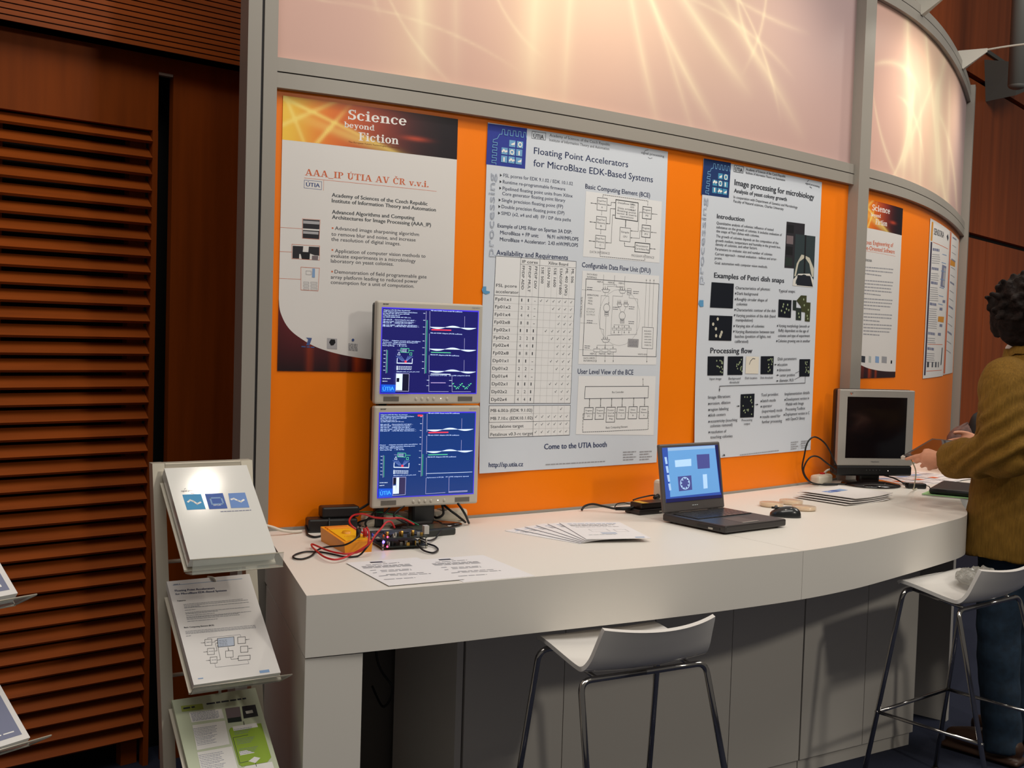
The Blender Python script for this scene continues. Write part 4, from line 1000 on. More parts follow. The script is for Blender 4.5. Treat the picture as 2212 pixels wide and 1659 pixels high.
('t', .3193, .8683, .4025, .868, .009, 'Dish location', 'g2', 0, 0),
('t', .4266, .8679, .5156, .8676, .0091, 'Dish threshold', 'g2', 0, 0),
('t', .5485, .7894, .6947, .7864, .0122, 'Dish parameters:', 'g2', 0, 0),
('t', .5593, .8139, .622, .8122, .0123, 'location', 'g2', 0, 0),
('t', .5593, .8365, .6493, .8348, .0123, 'dimensions', 'g2', 0, 0),
('t', .5674, .8591, .6851, .8575, .0124, 'center position', 'g2', 0, 0),
('t', .5674, .8818, .6751, .8806, .0124, 'diameter, ROI', 'g2', 0, 0),
('a',[(.5234,.8081),(.5393,.8079)],.002,'k',.01,0),
('a',[(.5428,.8531),(.5588,.853)],.002,'k',.01,0),
('a',[(.543,.8777),(.559,.8777)],.002,'k',.01,0),
('l',[(.6887,.8449),(.7203,.8363)],.0018,'k3',0),
('l',[(.6836,.8722),(.7316,.8594)],.0018,'k3',0),
('a',[(.77,.8603),(.7697,.8889),(.1515,.8963),(.1511,.918)],.0022,'k',.01,0),
('q',[(.2932,.9314),(.3888,.9298),(.3897,1.0286),(.2961,1.0281)],'bk2'),
('c',.3497,.9961,.0035,'gc'),
('c',.3408,.9964,.0035,'gc'),
('c',.3385,.9436,.0035,'gc'),
('c',.3498,.9955,.0035,'gc'),
('c',.3774,.9836,.0035,'gc'),
('c',.3283,1.0076,.0035,'gc'),
('c',.3712,.9671,.0035,'gc'),
('c',.318,1.0006,.0035,'gc'),
('c',.3732,1.0157,.0035,'gc'),
('c',.3122,.9794,.0035,'gc'),
('c',.3613,.9434,.0035,'gc'),
('c',.3212,.943,.0035,'gc'),
('c',.3231,.9976,.0035,'gc'),
('c',.3629,.9599,.0035,'gc'),
('c',.3476,1.0005,.0035,'gc'),
('c',.3674,.9554,.0035,'gc'),
('a',[(.2696,.9804),(.288,.9796)],.002,'k',.01,0),
('a',[(.3964,.9766),(.417,.9758)],.002,'k',.01,0),
('t', .3072, 1.0435, .3804, 1.0433, .0091, 'Processing', 'g2', 0, 0),
('t', .3235, 1.059, .366, 1.0589, .0091, 'output', 'g2', 0, 0),
('t', .0807, .9461, .2259, .9434, .0118, 'Image filtration:', 'g2', 0, 0),
('t', .0916, .9706, .2258, .9686, .0117, 'erosion, dilation', 'g2', 0, 0),
('t', .0929, .9952, .2158, .9937, .0118, 'region labeling', 'g2', 0, 0),
('t', .0942, 1.0178, .1975, 1.0169, .0118, 'blob centers', 'g2', 0, 0),
('t', .0979, 1.0426, .2769, 1.0415, .0119, 'eccentricity (touching', 'g2', 0, 0),
('t', .0989, 1.0614, .2456, 1.0609, .0119, 'colonies removal)', 'g2', 0, 0),
('t', .1003, 1.0861, .2066, 1.0861, .0119, 'resolution of', 'g2', 0, 0),
('t', .1014, 1.107, .2493, 1.1074, .0119, 'touching colonies', 'g2', 0, 0),
('t', .4371, .9422, .5639, .9399, .0122, 'Tool provides:', 'g2', 0, 0),
('t', .4476, .9669, .5462, .9654, .0123, 'batch mode', 'g2', 0, 0),
('t', .4492, .9895, .5195, .9886, .0124, 'operator', 'g2', 0, 0),
('t', .4473, 1.011, .5991, 1.0096, .0123, '(supervised) mode', 'g2', 0, 0),
('t', .4508, 1.0348, .5857, 1.0339, .0124, 'results saved for', 'g2', 0, 0),
('t', .4506, 1.0565, .5983, 1.0559, .0124, 'further processing', 'g2', 0, 0),
('t', .6126, .9406, .8109, .9371, .0125, 'Implementation details', 'g2', 0, 0),
('t', .6254, .9642, .8084, .9615, .0125, 'Development version in', 'g2', 0, 0),
('t', .6253, .9852, .7659, .9835, .0126, 'Matlab with Image', 'g2', 0, 0),
('t', .6244, 1.0073, .7792, 1.0058, .0127, 'Processing Toolbox', 'g2', 0, 0),
('t', .6234, 1.0293, .8173, 1.028, .0126, 'Deployment version in C', 'g2', 0, 0),
('t', .627, 1.0505, .7813, 1.0498, .0127, 'with OpenCV library', 'g2', 0, 0),
('c',.2321,.5181,.004,'k3'),
('c',.232,.5417,.004,'k3'),
('c',.233,.5841,.004,'k3'),
('c',.2312,.6064,.004,'k3'),
('c',.2307,.651,.004,'k3'),
('c',.2305,.6728,.004,'k3'),
('c',.5352,.6424,.004,'k3'),
('c',.535,.7071,.004,'k3'),
('c',.5518,.8088,.004,'k3'),
('c',.55,.8314,.004,'k3'),
('c',.0858,.9667,.004,'k3'),
('c',.0871,.9912,.004,'k3'),
('c',.0884,1.0138,.004,'k3'),
('c',.0897,1.0385,.004,'k3'),
('c',.092,1.081,.004,'k3'),
('c',.4386,.9627,.004,'k3'),
('c',.4402,.9853,.004,'k3'),
('c',.4399,1.0295,.004,'k3'),
('c',.616,.96,.004,'k3'),
('c',.614,1.025,.004,'k3'),
('g',.6756,1.1495,.7334,1.1491,.0048,'g'),
('g',.7569,1.1487,.8139,1.1483,.0048,'g'),
('g',.6764,1.1592,.7201,1.1584,.0049,'g'),
('g',.7578,1.1585,.8004,1.1577,.0049,'g'),
('g',.6772,1.1688,.7351,1.1686,.0048,'g'),
('g',.7586,1.1683,.8157,1.1679,.0049,'g'),
('g',.678,1.1785,.7218,1.1778,.0048,'g'),
('g',.7595,1.178,.8022,1.1773,.0049,'g'),
('g',.3038,1.1852,.5837,1.1795,.0041,'g'),
('t', .1811, 1.1827, .2058, 1.1826, .0111, '.a', 'k3', 1, 0),
('q',[(.0056,.5548),(.0301,.5537),(.0314,.579),(.0131,.5807),(.0002,.5691)],'cb'),
('u', .0231, .4911, .0296, .1498, .028, 'processing', 'fb')]
POSTER_D=[
('art','flare'),
('t', .2102, .0465, .4154, .0449, .0287, 'Science', 'w', 0, 1),
('t', .1969, .0755, .3082, .0733, .0162, 'beyond', 'w', 0, 1),
('t', .2519, .1089, .3875, .1066, .0252, 'Fiction', 'w', 0, 1),
('t', .0692, .2131, .4786, .2009, .0209, 'Rigorous Engineering of', 'or', 1, 0),
('t', .0694, .2381, .5028, .2311, .021, 'Service-Oriented Software', 'or', 1, 0),
('l',[(.0681,.2413),(.5124,.2425)],.0012,'or',0),
('t', .1582, .2898, .2325, .2893, .0113, 'SENSORIA', 'k2', 1, 0),
('g',.1557,.3204,.4965,.3114,.0075,'g'),
('g',.1566,.3356,.4895,.3278,.0076,'g'),
('g',.1576,.3508,.344,.3508,.0076,'g'),
('g',.1596,.3826,.4992,.3755,.0076,'g'),
('g',.1606,.3978,.4923,.3918,.0076,'g'),
('g',.1616,.4131,.4739,.4086,.0076,'g'),
('g',.1625,.4284,.4861,.4242,.0077,'g'),
('g',.1635,.4437,.3477,.445,.0077,'g'),
('g',.165,.4679,.503,.4634,.0076,'g'),
('g',.166,.4832,.4961,.4797,.0076,'g'),
('g',.167,.4986,.4776,.4963,.0077,'g'),
('g',.168,.514,.3504,.5155,.0077,'g'),
('g',.1695,.5383,.5062,.5359,.0077,'g'),
('g',.1705,.5537,.4992,.5522,.0077,'g'),
('g',.1715,.5692,.3526,.5708,.0077,'g'),
('g',.1727,.5885,.5084,.5874,.0078,'g'),
('g',.1737,.6039,.5014,.6037,.0077,'g'),
('g',.1747,.6194,.4829,.6201,.0078,'g'),
('g',.1757,.6349,.3552,.6372,.0078,'g'),
('l',[(.0431,.304),(.115,.3043),(.1132,.3992),(.0394,.3979),(.0431,.304)],.0015,'g',0),
('q',[(.0481,.3393),(.1133,.3404),(.1108,.3468),(.0456,.3457)],'k3'),
('q',[(.0466,.3769),(.1115,.3758),(.1107,.3822),(.0458,.3832)],'or'),
('q',[(.0834,.7339),(.1251,.7361),(.126,.7664),(.0842,.764)],'bl'),
('q',[(.1668,.7345),(.206,.7367),(.2069,.7674),(.1677,.765)],'k3'),
('q',[(.2451,.735),(.2707,.7372),(.2717,.7681),(.2461,.7659)],'lg2'),
('q',[(.3179,.7355),(.3626,.7379),(.3637,.7692),(.3189,.7667)],'lb'),
('q',[(.3959,.7361),(.4608,.7386),(.4619,.7704),(.3971,.7676)],'g'),
('q',[(.5175,.756),(.5371,.7569),(.5357,.7726),(.5161,.7717)],'k')]
POSTER_E=[
('q',[(.0425,.0142),(.0934,.0135),(.0842,.1168),(.0297,.1183)],'ol2'),
('q',[(.0395,.1227),(.0858,.1218),(.0719,.8496),(.0269,.8488)],'pu'),
('t', .1226, .0767, .4799, .0663, .0355, 'SENSORIA', 'k3', 1, 0),
('l',[(.1109,.1199),(.6987,.112)],.003,'or',0),
('l',[(.0963,.6792),(.6484,.6789)],.003,'or',0),
('l',[(.0935,.8269),(.6756,.8308)],.003,'or',0),
('q',[(.6019,.0449),(.6593,.0264),(.7013,.0475),(.6596,.0703)],'k3'),
('g',.1092,.1655,.3347,.1552,.019,'lv'),
('g',.0994,.1883,.3412,.1748,.0045,'g'),
('g',.099,.2,.3629,.1855,.0045,'g'),
('g',.0985,.2117,.3713,.197,.0045,'g'),
('g',.098,.2233,.3663,.2094,.0044,'g'),
('g',.0975,.235,.3524,.2223,.0044,'g'),
('g',.1053,.2696,.3304,.2623,.0191,'lv'),
('g',.0956,.2921,.328,.2824,.0044,'g'),
('g',.0951,.3038,.363,.2926,.0045,'g'),
('g',.0946,.3155,.3358,.306,.0045,'g'),
('g',.0942,.3271,.3486,.3174,.0044,'g'),
('g',.1024,.3474,.3272,.3424,.0191,'lv'),
('g',.0927,.3698,.3292,.3623,.0044,'g'),
('g',.0922,.3815,.3376,.374,.0045,'g'),
('g',.0918,.3931,.3503,.3854,.0044,'g'),
('g',.0913,.4048,.3676,.3968,.0045,'g'),
('g',.0908,.4164,.3626,.409,.0044,'g'),
('g',.0903,.4281,.371,.4207,.0045,'g'),
('g',.0899,.4397,.3794,.4325,.0045,'g'),
('g',.0981,.4639,.3224,.4623,.0191,'lv'),
('g',.0884,.4862,.351,.4814,.0045,'g'),
('g',.0879,.4978,.3283,.494,.0045,'g'),
('g',.0874,.5094,.3278,.506,.0045,'g'),
('g',.087,.521,.3494,.5175,.0045,'g'),
('g',.0865,.5326,.3444,.5296,.0045,'g'),
('g',.086,.5442,.3572,.5413,.0045,'g'),
('g',.0856,.5558,.37,.553,.0045,'g'),
('g',.0851,.5674,.3739,.565,.0045,'g'),
('g',.0846,.579,.3601,.5772,.0045,'g'),
('g',.0841,.5905,.3729,.589,.0044,'g'),
('g',.092,.6252,.3157,.6282,.0192,'lv'),
('g',.0824,.6471,.3266,.648,.0045,'g'),
('g',.0819,.6587,.3173,.66,.0045,'g'),
('g',.0815,.6703,.3521,.6718,.0045,'g'),
('g',.0889,.7088,.3123,.7142,.0193,'lv'),
('g',.0793,.7306,.332,.7341,.0045,'g'),
('g',.0788,.7421,.3358,.7461,.0045,'g'),
('g',.0784,.7537,.3221,.7579,.0045,'g'),
('g',.0779,.7652,.348,.77,.0045,'g'),
('g',.0774,.7767,.3475,.782,.0045,'g'),
('q',[(.4701,.2186),(.661,.2176),(.6221,.3456),(.4338,.3457)],'lv'),
('q',[(.5451,.2312),(.6508,.2307),(.6194,.3375),(.5233,.3349)],'lg'),
('q',[(.4088,.5181),(.6649,.5143),(.6526,.5491),(.4007,.5484)],'ol2'),
('q',[(.5609,.4188),(.6848,.4159),(.6808,.4327),(.5566,.434)],'lv'),
('q',[(.4465,.4667),(.5668,.4645),(.563,.481),(.4423,.4816)],'lv'),
('q',[(.4776,.5605),(.5989,.5597),(.5949,.5762),(.4734,.5754)],'lv'),
('q',[(.4306,.6117),(.5504,.6117),(.5465,.6281),(.4264,.6265)],'lv'),
('g',.4512,.1621,.6401,.1564,.0053,'lb'),
('g',.4394,.2103,.6277,.2057,.0053,'lb'),
('g',.4277,.2583,.6154,.2548,.0053,'lb'),
('g',.416,.3061,.6031,.3037,.0053,'lb'),
('g',.4044,.3537,.5909,.3525,.0053,'lb'),
('g',.3928,.4012,.5787,.4011,.0053,'lb'),
('g',.3813,.4485,.5665,.4494,.0053,'lb'),
('q',[(.1023,.7763),(.1609,.7769),(.1618,.806),(.1032,.8053)],'k3'),
('q',[(.2505,.7777),(.3027,.7782),(.3036,.8079),(.2514,.8072)],'g2'),
('q',[(.3688,.7788),(.4316,.7794),(.4325,.8096),(.3697,.8088)],'g2'),
('q',[(.4861,.78),(.5229,.7803),(.5238,.8108),(.487,.8103)],'g2'),
('q',[(.6307,.6968),(.664,.6968),(.6411,.7986),(.6037,.7995)],'k3')]
POSTER_F=[
('q',[(.018,.0033),(.0828,.0041),(.1032,.8572),(.0139,.8551)],'or'),
('g',.1665,.0305,.4378,.0229,.0129,'lv'),
('g',.1631,.0741,.4367,.0681,.0053,'g'),
('g',.1597,.1185,.4355,.1142,.0055,'g'),
('g',.1563,.1637,.4343,.161,.0137,'lv'),
('g',.1528,.2096,.4331,.2087,.0058,'g'),
('g',.1492,.2563,.4319,.2573,.0059,'g'),
('g',.1456,.3038,.4307,.3067,.0146,'lv'),
('g',.1419,.3521,.4294,.357,.0061,'g'),
('g',.1381,.4013,.4282,.4082,.0063,'g'),
('g',.1343,.4513,.4268,.4604,.0155,'lv'),
('g',.1304,.5023,.4255,.5135,.0065,'g'),
('g',.1264,.5542,.4242,.5677,.0067,'g'),
('g',.1223,.607,.4228,.6228,.0167,'lv'),
('g',.1182,.6608,.4214,.6791,.007,'g'),
('g',.114,.7156,.4199,.7364,.0072,'g'),
('q',[(.1059,.1633),(.4271,.1514),(.4196,.1903),(.096,.1995)],'ol2')]
SCREEN_U=[
('t', .0055, .0101, .0965, .0093, .0032, 'Adaptive LMS FIR Filter Accelerator', 'sw', 0, 2),
('t', .0054, .0153, .1199, .0153, .0033, 'UGIT Adaptive Networked Expert (SoC) Demo', 'sw', 0, 2),
('t', .0047, .0209, .0936, .0208, .0032, 'EC FP6 IST FET AIP Project AETHER', 'sw', 0, 2),
('t', .0051, .0256, .0608, .026, .0033, 'http://sp.utia.cas.cz', 'sw', 0, 2),
('t', .0049, .0317, .099, .0316, .0033, '(c) 2007,2008 UTIA AV CR v.v.i.', 'sw', 0, 2),
('t', .0052, .0397, .1161, .0393, .0033, 'MB with FP   - Generating far-end signal ...', 'sw', 0, 2),
('t', .0051, .0453, .1133, .045, .0033, 'MB with CONV - Computing room response ...', 'sw', 0, 2),
('t', .0049, .05, .1079, .049, .0033, 'MB with FP   - Adding near-end signal ...', 'sw', 0, 2),
('t', .0047, .0566, .1261, .0557, .0033, 'MB with CONV - LMS FIR filter identification ...', 'sw', 0, 2),
('t', .0046, .0603, .1273, .06, .0033, 'MB with FP   - LMS FIR filter identification ...', 'sw', 0, 2),
('t', .0054, .1039, .1337, .1058, .0031, 'Mission    : Adaptive acoustic echo cancellation', 'sw', 0, 2),
('t', .0058, .11, .1246, .1097, .0031, 'Arithmetic : Single precision floating point', 'sw', 0, 2),
('t', .0056, .1152, .0852, .1155, .0031, 'Filter size: 400 coefficients', 'sw', 0, 2),
('t', .005, .1203, .0877, .1207, .003, 'Sampling   : 8 kHz', 'sw', 0, 2),
('t', .1675, .0065, .2779, .007, .0033, 'MB with CONV. Room model FIR coefficients', 'sw', 0, 2),
('l',[(.1632,.0076),(.1648,.0645)],.0013,'sg',0),
('q',[(.1644,.0568),(.1678,.0568),(.1677,.0585),(.1644,.0575)],'sw'),
('q',[(.1678,.0568),(.1711,.0568),(.171,.0595),(.1677,.0585)],'sw'),
('q',[(.1711,.0568),(.1744,.0567),(.1743,.0604),(.171,.0595)],'sw'),
('q',[(.1744,.0567),(.1778,.0567),(.1777,.0612),(.1743,.0604)],'sw'),
('q',[(.1778,.0567),(.1811,.0567),(.181,.0618),(.1777,.0612)],'sw'),
('q',[(.1811,.0567),(.1845,.0567),(.1843,.0623),(.181,.0618)],'sw'),
('q',[(.1845,.0567),(.1878,.0567),(.1876,.0626),(.1843,.0623)],'sw'),
('q',[(.1878,.0567),(.1912,.0567),(.191,.0627),(.1876,.0626)],'sw'),
('q',[(.1912,.0567),(.1945,.0567),(.1944,.0626),(.191,.0627)],'sw'),
('q',[(.1945,.0567),(.1979,.0567),(.1977,.0623),(.1944,.0626)],'sw'),
('q',[(.1979,.0567),(.2012,.0566),(.2011,.0618),(.1977,.0623)],'sw'),
('q',[(.2012,.0566),(.2046,.0566),(.2045,.0611),(.2011,.0618)],'sw'),
('q',[(.2046,.0566),(.208,.0566),(.2079,.0603),(.2045,.0611)],'sw'),
('q',[(.208,.0566),(.2113,.0566),(.2113,.0594),(.2079,.0603)],'sw'),
('q',[(.2113,.0566),(.2147,.0566),(.2147,.0584),(.2113,.0594)],'sw'),
('q',[(.2147,.0566),(.2181,.0566),(.2181,.0573),(.2147,.0584)],'sw'),
('q',[(.2181,.0566),(.2215,.0555),(.2215,.0573),(.2181,.0573)],'sw'),
('q',[(.2215,.0555),(.2249,.0545),(.2248,.0573),(.2215,.0573)],'sw'),
('q',[(.2249,.0545),(.2283,.0536),(.2282,.0573),(.2248,.0573)],'sw'),
('q',[(.2283,.0536),(.2318,.0527),(.2316,.0572),(.2282,.0573)],'sw'),
('q',[(.2318,.0527),(.2352,.0521),(.235,.0572),(.2316,.0572)],'sw'),
('q',[(.2352,.0521),(.2386,.0516),(.2384,.0572),(.235,.0572)],'sw'),
('q',[(.2386,.0516),(.242,.0512),(.2418,.0572),(.2384,.0572)],'sw'),
('q',[(.242,.0512),(.2454,.0511),(.2452,.0572),(.2418,.0572)],'sw'),
('q',[(.2454,.0511),(.2488,.0512),(.2486,.0572),(.2452,.0572)],'sw'),
('q',[(.2488,.0512),(.2522,.0515),(.2521,.0572),(.2486,.0572)],'sw'),
('q',[(.2522,.0515),(.2556,.052),(.2555,.0572),(.2521,.0572)],'sw'),
('q',[(.2556,.052),(.259,.0526),(.2589,.0571),(.2555,.0572)],'sw'),
('q',[(.259,.0526),(.2624,.0534),(.2623,.0571),(.2589,.0571)],'sw'),
('q',[(.2624,.0534),(.2658,.0543),(.2657,.0571),(.2623,.0571)],'sw'),
('q',[(.2658,.0543),(.2692,.0553),(.2692,.0571),(.2657,.0571)],'sw'),
('q',[(.2692,.0553),(.2726,.0564),(.2726,.0571),(.2692,.0571)],'sw'),
('q',[(.2726,.0564),(.2761,.0563),(.276,.0581),(.2726,.0571)],'sw'),
('q',[(.2761,.0563),(.2795,.0563),(.2794,.0591),(.276,.0581)],'sw'),
('q',[(.2795,.0563),(.2829,.0563),(.2828,.06),(.2794,.0591)],'sw'),
('q',[(.2829,.0563),(.2864,.0563),(.2863,.0608),(.2828,.06)],'sw'),
('q',[(.2864,.0563),(.2898,.0563),(.2897,.0615),(.2863,.0608)],'sw'),
('q',[(.2898,.0563),(.2933,.0563),(.2931,.062),(.2897,.0615)],'sw'),
('q',[(.2933,.0563),(.2968,.0563),(.2966,.0623),(.2931,.062)],'sw'),
('q',[(.2968,.0563),(.3002,.0562),(.3,.0624),(.2966,.0623)],'sw'),
('q',[(.3002,.0562),(.3037,.0562),(.3035,.0623),(.3,.0624)],'sw'),
('q',[(.3037,.0562),(.3071,.0562),(.307,.0619),(.3035,.0623)],'sw'),
('q',[(.3071,.0562),(.3106,.0562),(.3105,.0614),(.307,.0619)],'sw'),
('q',[(.3106,.0562),(.3141,.0562),(.314,.0607),(.3105,.0614)],'sw'),
('q',[(.3141,.0562),(.3176,.0562),(.3175,.0599),(.314,.0607)],'sw'),
('q',[(.3176,.0562),(.3211,.0562),(.321,.059),(.3175,.0599)],'sw'),
('q',[(.3211,.0562),(.3245,.0561),(.3245,.0579),(.321,.059)],'sw'),
('q',[(.3245,.0561),(.328,.0561),(.328,.0569),(.3245,.0579)],'sw'),
('l',[(.2855,.02),(.2861,.0568)],.0011,'sg',0),
('l',[(.1711,.0658),(.2374,.0656)],.0034,'sr',0),
('t', .1668, .0774, .2782, .079, .0034, 'MB with CONV. Adaptive LMS FIR coefficients', 'sw', 0, 2),
('l',[(.1625,.0784),(.1642,.1337)],.0013,'sg',0),
('q',[(.1638,.126),(.1672,.126),(.1671,.1278),(.1638,.1267)],'sw'),
('q',[(.1672,.126),(.1705,.126),(.1705,.1288),(.1671,.1278)],'sw'),
('q',[(.1705,.126),(.1739,.126),(.1738,.1297),(.1705,.1288)],'sw'),
('q',[(.1739,.126),(.1773,.1261),(.1772,.1305),(.1738,.1297)],'sw'),
('q',[(.1773,.1261),(.1806,.1261),(.1805,.1312),(.1772,.1305)],'sw'),
('q',[(.1806,.1261),(.184,.1261),(.1839,.1317),(.1805,.1312)],'sw'),
('q',[(.184,.1261),(.1874,.1261),(.1872,.1321),(.1839,.1317)],'sw'),
('q',[(.1874,.1261),(.1908,.1261),(.1906,.1322),(.1872,.1321)],'sw'),
('q',[(.1908,.1261),(.1942,.1262),(.194,.1321),(.1906,.1322)],'sw'),
('q',[(.1942,.1262),(.1975,.1262),(.1974,.1318),(.194,.1321)],'sw'),
('q',[(.1975,.1262),(.2009,.1262),(.2008,.1314),(.1974,.1318)],'sw'),
('q',[(.2009,.1262),(.2043,.1262),(.2042,.1307),(.2008,.1314)],'sw'),
('q',[(.2043,.1262),(.2077,.1263),(.2076,.1299),(.2042,.1307)],'sw'),
('q',[(.2077,.1263),(.2111,.1263),(.2111,.129),(.2076,.1299)],'sw'),
('q',[(.2111,.1263),(.2145,.1263),(.2145,.1281),(.2111,.129)],'sw'),
('q',[(.2145,.1263),(.2179,.1263),(.2179,.127),(.2145,.1281)],'sw'),
('q',[(.2179,.1263),(.2214,.1253),(.2213,.1271),(.2179,.127)],'sw'),
('q',[(.2214,.1253),(.2248,.1243),(.2247,.1271),(.2213,.1271)],'sw'),
('q',[(.2248,.1243),(.2283,.1234),(.2282,.1271),(.2247,.1271)],'sw'),
('q',[(.2283,.1234),(.2317,.1226),(.2316,.1271),(.2282,.1271)],'sw'),
('q',[(.2317,.1226),(.2352,.122),(.235,.1272),(.2316,.1271)],'sw'),
('q',[(.2352,.122),(.2386,.1215),(.2384,.1272),(.235,.1272)],'sw'),
('q',[(.2386,.1215),(.242,.1212),(.2419,.1272),(.2384,.1272)],'sw'),
('q',[(.242,.1212),(.2455,.1211),(.2453,.1272),(.2419,.1272)],'sw'),
('q',[(.2455,.1211),(.2489,.1213),(.2487,.1272),(.2453,.1272)],'sw'),
('q',[(.2489,.1213),(.2523,.1216),(.2522,.1273),(.2487,.1272)],'sw'),
('q',[(.2523,.1216),(.2558,.1221),(.2556,.1273),(.2522,.1273)],'sw'),
('q',[(.2558,.1221),(.2592,.1228),(.2591,.1273),(.2556,.1273)],'sw'),
('q',[(.2592,.1228),(.2626,.1236),(.2625,.1273),(.2591,.1273)],'sw'),
('q',[(.2626,.1236),(.2661,.1246),(.266,.1273),(.2625,.1273)],'sw'),
('q',[(.2661,.1246),(.2695,.1256),(.2695,.1274),(.266,.1273)],'sw'),
('q',[(.2695,.1256),(.2729,.1267),(.2729,.1274),(.2695,.1274)],'sw'),
('q',[(.2729,.1267),(.2764,.1267),(.2764,.1285),(.2729,.1274)],'sw'),
('q',[(.2764,.1267),(.2799,.1267),(.2798,.1295),(.2764,.1285)],'sw'),
('q',[(.2799,.1267),(.2834,.1267),(.2832,.1304),(.2798,.1295)],'sw'),
('q',[(.2834,.1267),(.2868,.1267),(.2867,.1313),(.2832,.1304)],'sw'),
('q',[(.2868,.1267),(.2903,.1268),(.2902,.132),(.2867,.1313)],'sw'),
('q',[(.2903,.1268),(.2938,.1268),(.2936,.1325),(.2902,.132)],'sw'),
('q',[(.2938,.1268),(.2973,.1268),(.2971,.1328),(.2936,.1325)],'sw'),
('q',[(.2973,.1268),(.3008,.1268),(.3006,.133),(.2971,.1328)],'sw'),
('q',[(.3008,.1268),(.3043,.1269),(.3041,.1329),(.3006,.133)],'sw'),
('q',[(.3043,.1269),(.3078,.1269),(.3076,.1326),(.3041,.1329)],'sw'),
('q',[(.3078,.1269),(.3113,.1269),(.3111,.1321),(.3076,.1326)],'sw'),
('q',[(.3113,.1269),(.3148,.1269),(.3147,.1315),(.3111,.1321)],'sw'),
('q',[(.3148,.1269),(.3183,.1269),(.3182,.1307),(.3147,.1315)],'sw'),
('q',[(.3183,.1269),(.3218,.127),(.3217,.1298),(.3182,.1307)],'sw'),
('q',[(.3218,.127),(.3253,.127),(.3253,.1288),(.3217,.1298)],'sw'),
('q',[(.3253,.127),(.3288,.127),(.3288,.1277),(.3253,.1288)],'sw'),
('l',[(.2859,.0904),(.2865,.1272)],.0011,'sg',0),
('l',[(.1704,.1374),(.2373,.1379)],.0022,'sgn',0),
('t', .167, .1466, .2683, .1486, .0034, 'MB DX FP. Adaptive LMS FIR coefficients', 'sw', 0, 2),
('l',[(.1627,.1476),(.1643,.2039)],.0013,'sg',0),
('q',[(.164,.1962),(.1673,.1962),(.1673,.1979),(.164,.1969)],'sw'),
('q',[(.1673,.1962),(.1707,.1962),(.1706,.199),(.1673,.1979)],'sw'),
('q',[(.1707,.1962),(.1741,.1962),(.174,.1999),(.1706,.199)],'sw'),
('q',[(.1741,.1962),(.1774,.1963),(.1773,.2007),(.174,.1999)],'sw'),
('q',[(.1774,.1963),(.1808,.1963),(.1806,.2014),(.1773,.2007)],'sw'),
('q',[(.1808,.1963),(.1842,.1963),(.184,.2019),(.1806,.2014)],'sw'),
('q',[(.1842,.1963),(.1875,.1963),(.1874,.2023),(.184,.2019)],'sw'),
('q',[(.1875,.1963),(.1909,.1964),(.1907,.2024),(.1874,.2023)],'sw'),
('q',[(.1909,.1964),(.1943,.1964),(.1941,.2023),(.1907,.2024)],'sw'),
('q',[(.1943,.1964),(.1977,.1964),(.1975,.2021),(.1941,.2023)],'sw'),
('q',[(.1977,.1964),(.2011,.1964),(.2009,.2016),(.1975,.2021)],'sw'),
('q',[(.2011,.1964),(.2045,.1965),(.2043,.201),(.2009,.2016)],'sw'),
('q',[(.2045,.1965),(.2078,.1965),(.2077,.2002),(.2043,.201)],'sw'),
('q',[(.2078,.1965),(.2112,.1965),(.2112,.1993),(.2077,.2002)],'sw'),
('q',[(.2112,.1965),(.2146,.1966),(.2146,.1983),(.2112,.1993)],'sw'),
('q',[(.2146,.1966),(.218,.1966),(.218,.1973),(.2146,.1983)],'sw'),
('q',[(.218,.1966),(.2215,.1956),(.2214,.1973),(.218,.1973)],'sw'),
('q',[(.2215,.1956),(.2249,.1946),(.2248,.1974),(.2214,.1973)],'sw'),
('q',[(.2249,.1946),(.2284,.1937),(.2283,.1974),(.2248,.1974)],'sw'),
('q',[(.2284,.1937),(.2318,.1929),(.2317,.1974),(.2283,.1974)],'sw'),
('q',[(.2318,.1929),(.2352,.1923),(.2351,.1974),(.2317,.1974)],'sw'),
('q',[(.2352,.1923),(.2387,.1918),(.2385,.1975),(.2351,.1974)],'sw'),
('q',[(.2387,.1918),(.2421,.1915),(.2419,.1975),(.2385,.1975)],'sw'),
('q',[(.2421,.1915),(.2456,.1914),(.2454,.1975),(.2419,.1975)],'sw'),
('q',[(.2456,.1914),(.249,.1916),(.2488,.1976),(.2454,.1975)],'sw'),
('q',[(.249,.1916),(.2524,.1919),(.2523,.1976),(.2488,.1976)],'sw'),
('q',[(.2524,.1919),(.2558,.1924),(.2557,.1976),(.2523,.1976)],'sw'),
('q',[(.2558,.1924),(.2593,.1931),(.2591,.1976),(.2557,.1976)],'sw'),
('q',[(.2593,.1931),(.2627,.1939),(.2626,.1977),(.2591,.1976)],'sw'),
('q',[(.2627,.1939),(.2661,.1949),(.266,.1977),(.2626,.1977)],'sw'),
('q',[(.2661,.1949),(.2696,.1959),(.2695,.1977),(.266,.1977)],'sw'),
('q',[(.2696,.1959),(.273,.197),(.273,.1977),(.2695,.1977)],'sw'),
('q',[(.273,.197),(.2764,.197),(.2764,.1988),(.273,.1977)],'sw'),
('q',[(.2764,.197),(.2799,.1971),(.2798,.1999),(.2764,.1988)],'sw'),
('q',[(.2799,.1971),(.2834,.1971),(.2833,.2008),(.2798,.1999)],'sw'),
('q',[(.2834,.1971),(.2869,.1971),(.2867,.2017),(.2833,.2008)],'sw'),
('q',[(.2869,.1971),(.2903,.1971),(.2902,.2024),(.2867,.2017)],'sw'),
('q',[(.2903,.1971),(.2938,.1972),(.2937,.2029),(.2902,.2024)],'sw'),
('q',[(.2938,.1972),(.2973,.1972),(.2971,.2032),(.2937,.2029)],'sw'),
('q',[(.2973,.1972),(.3008,.1972),(.3006,.2034),(.2971,.2032)],'sw'),
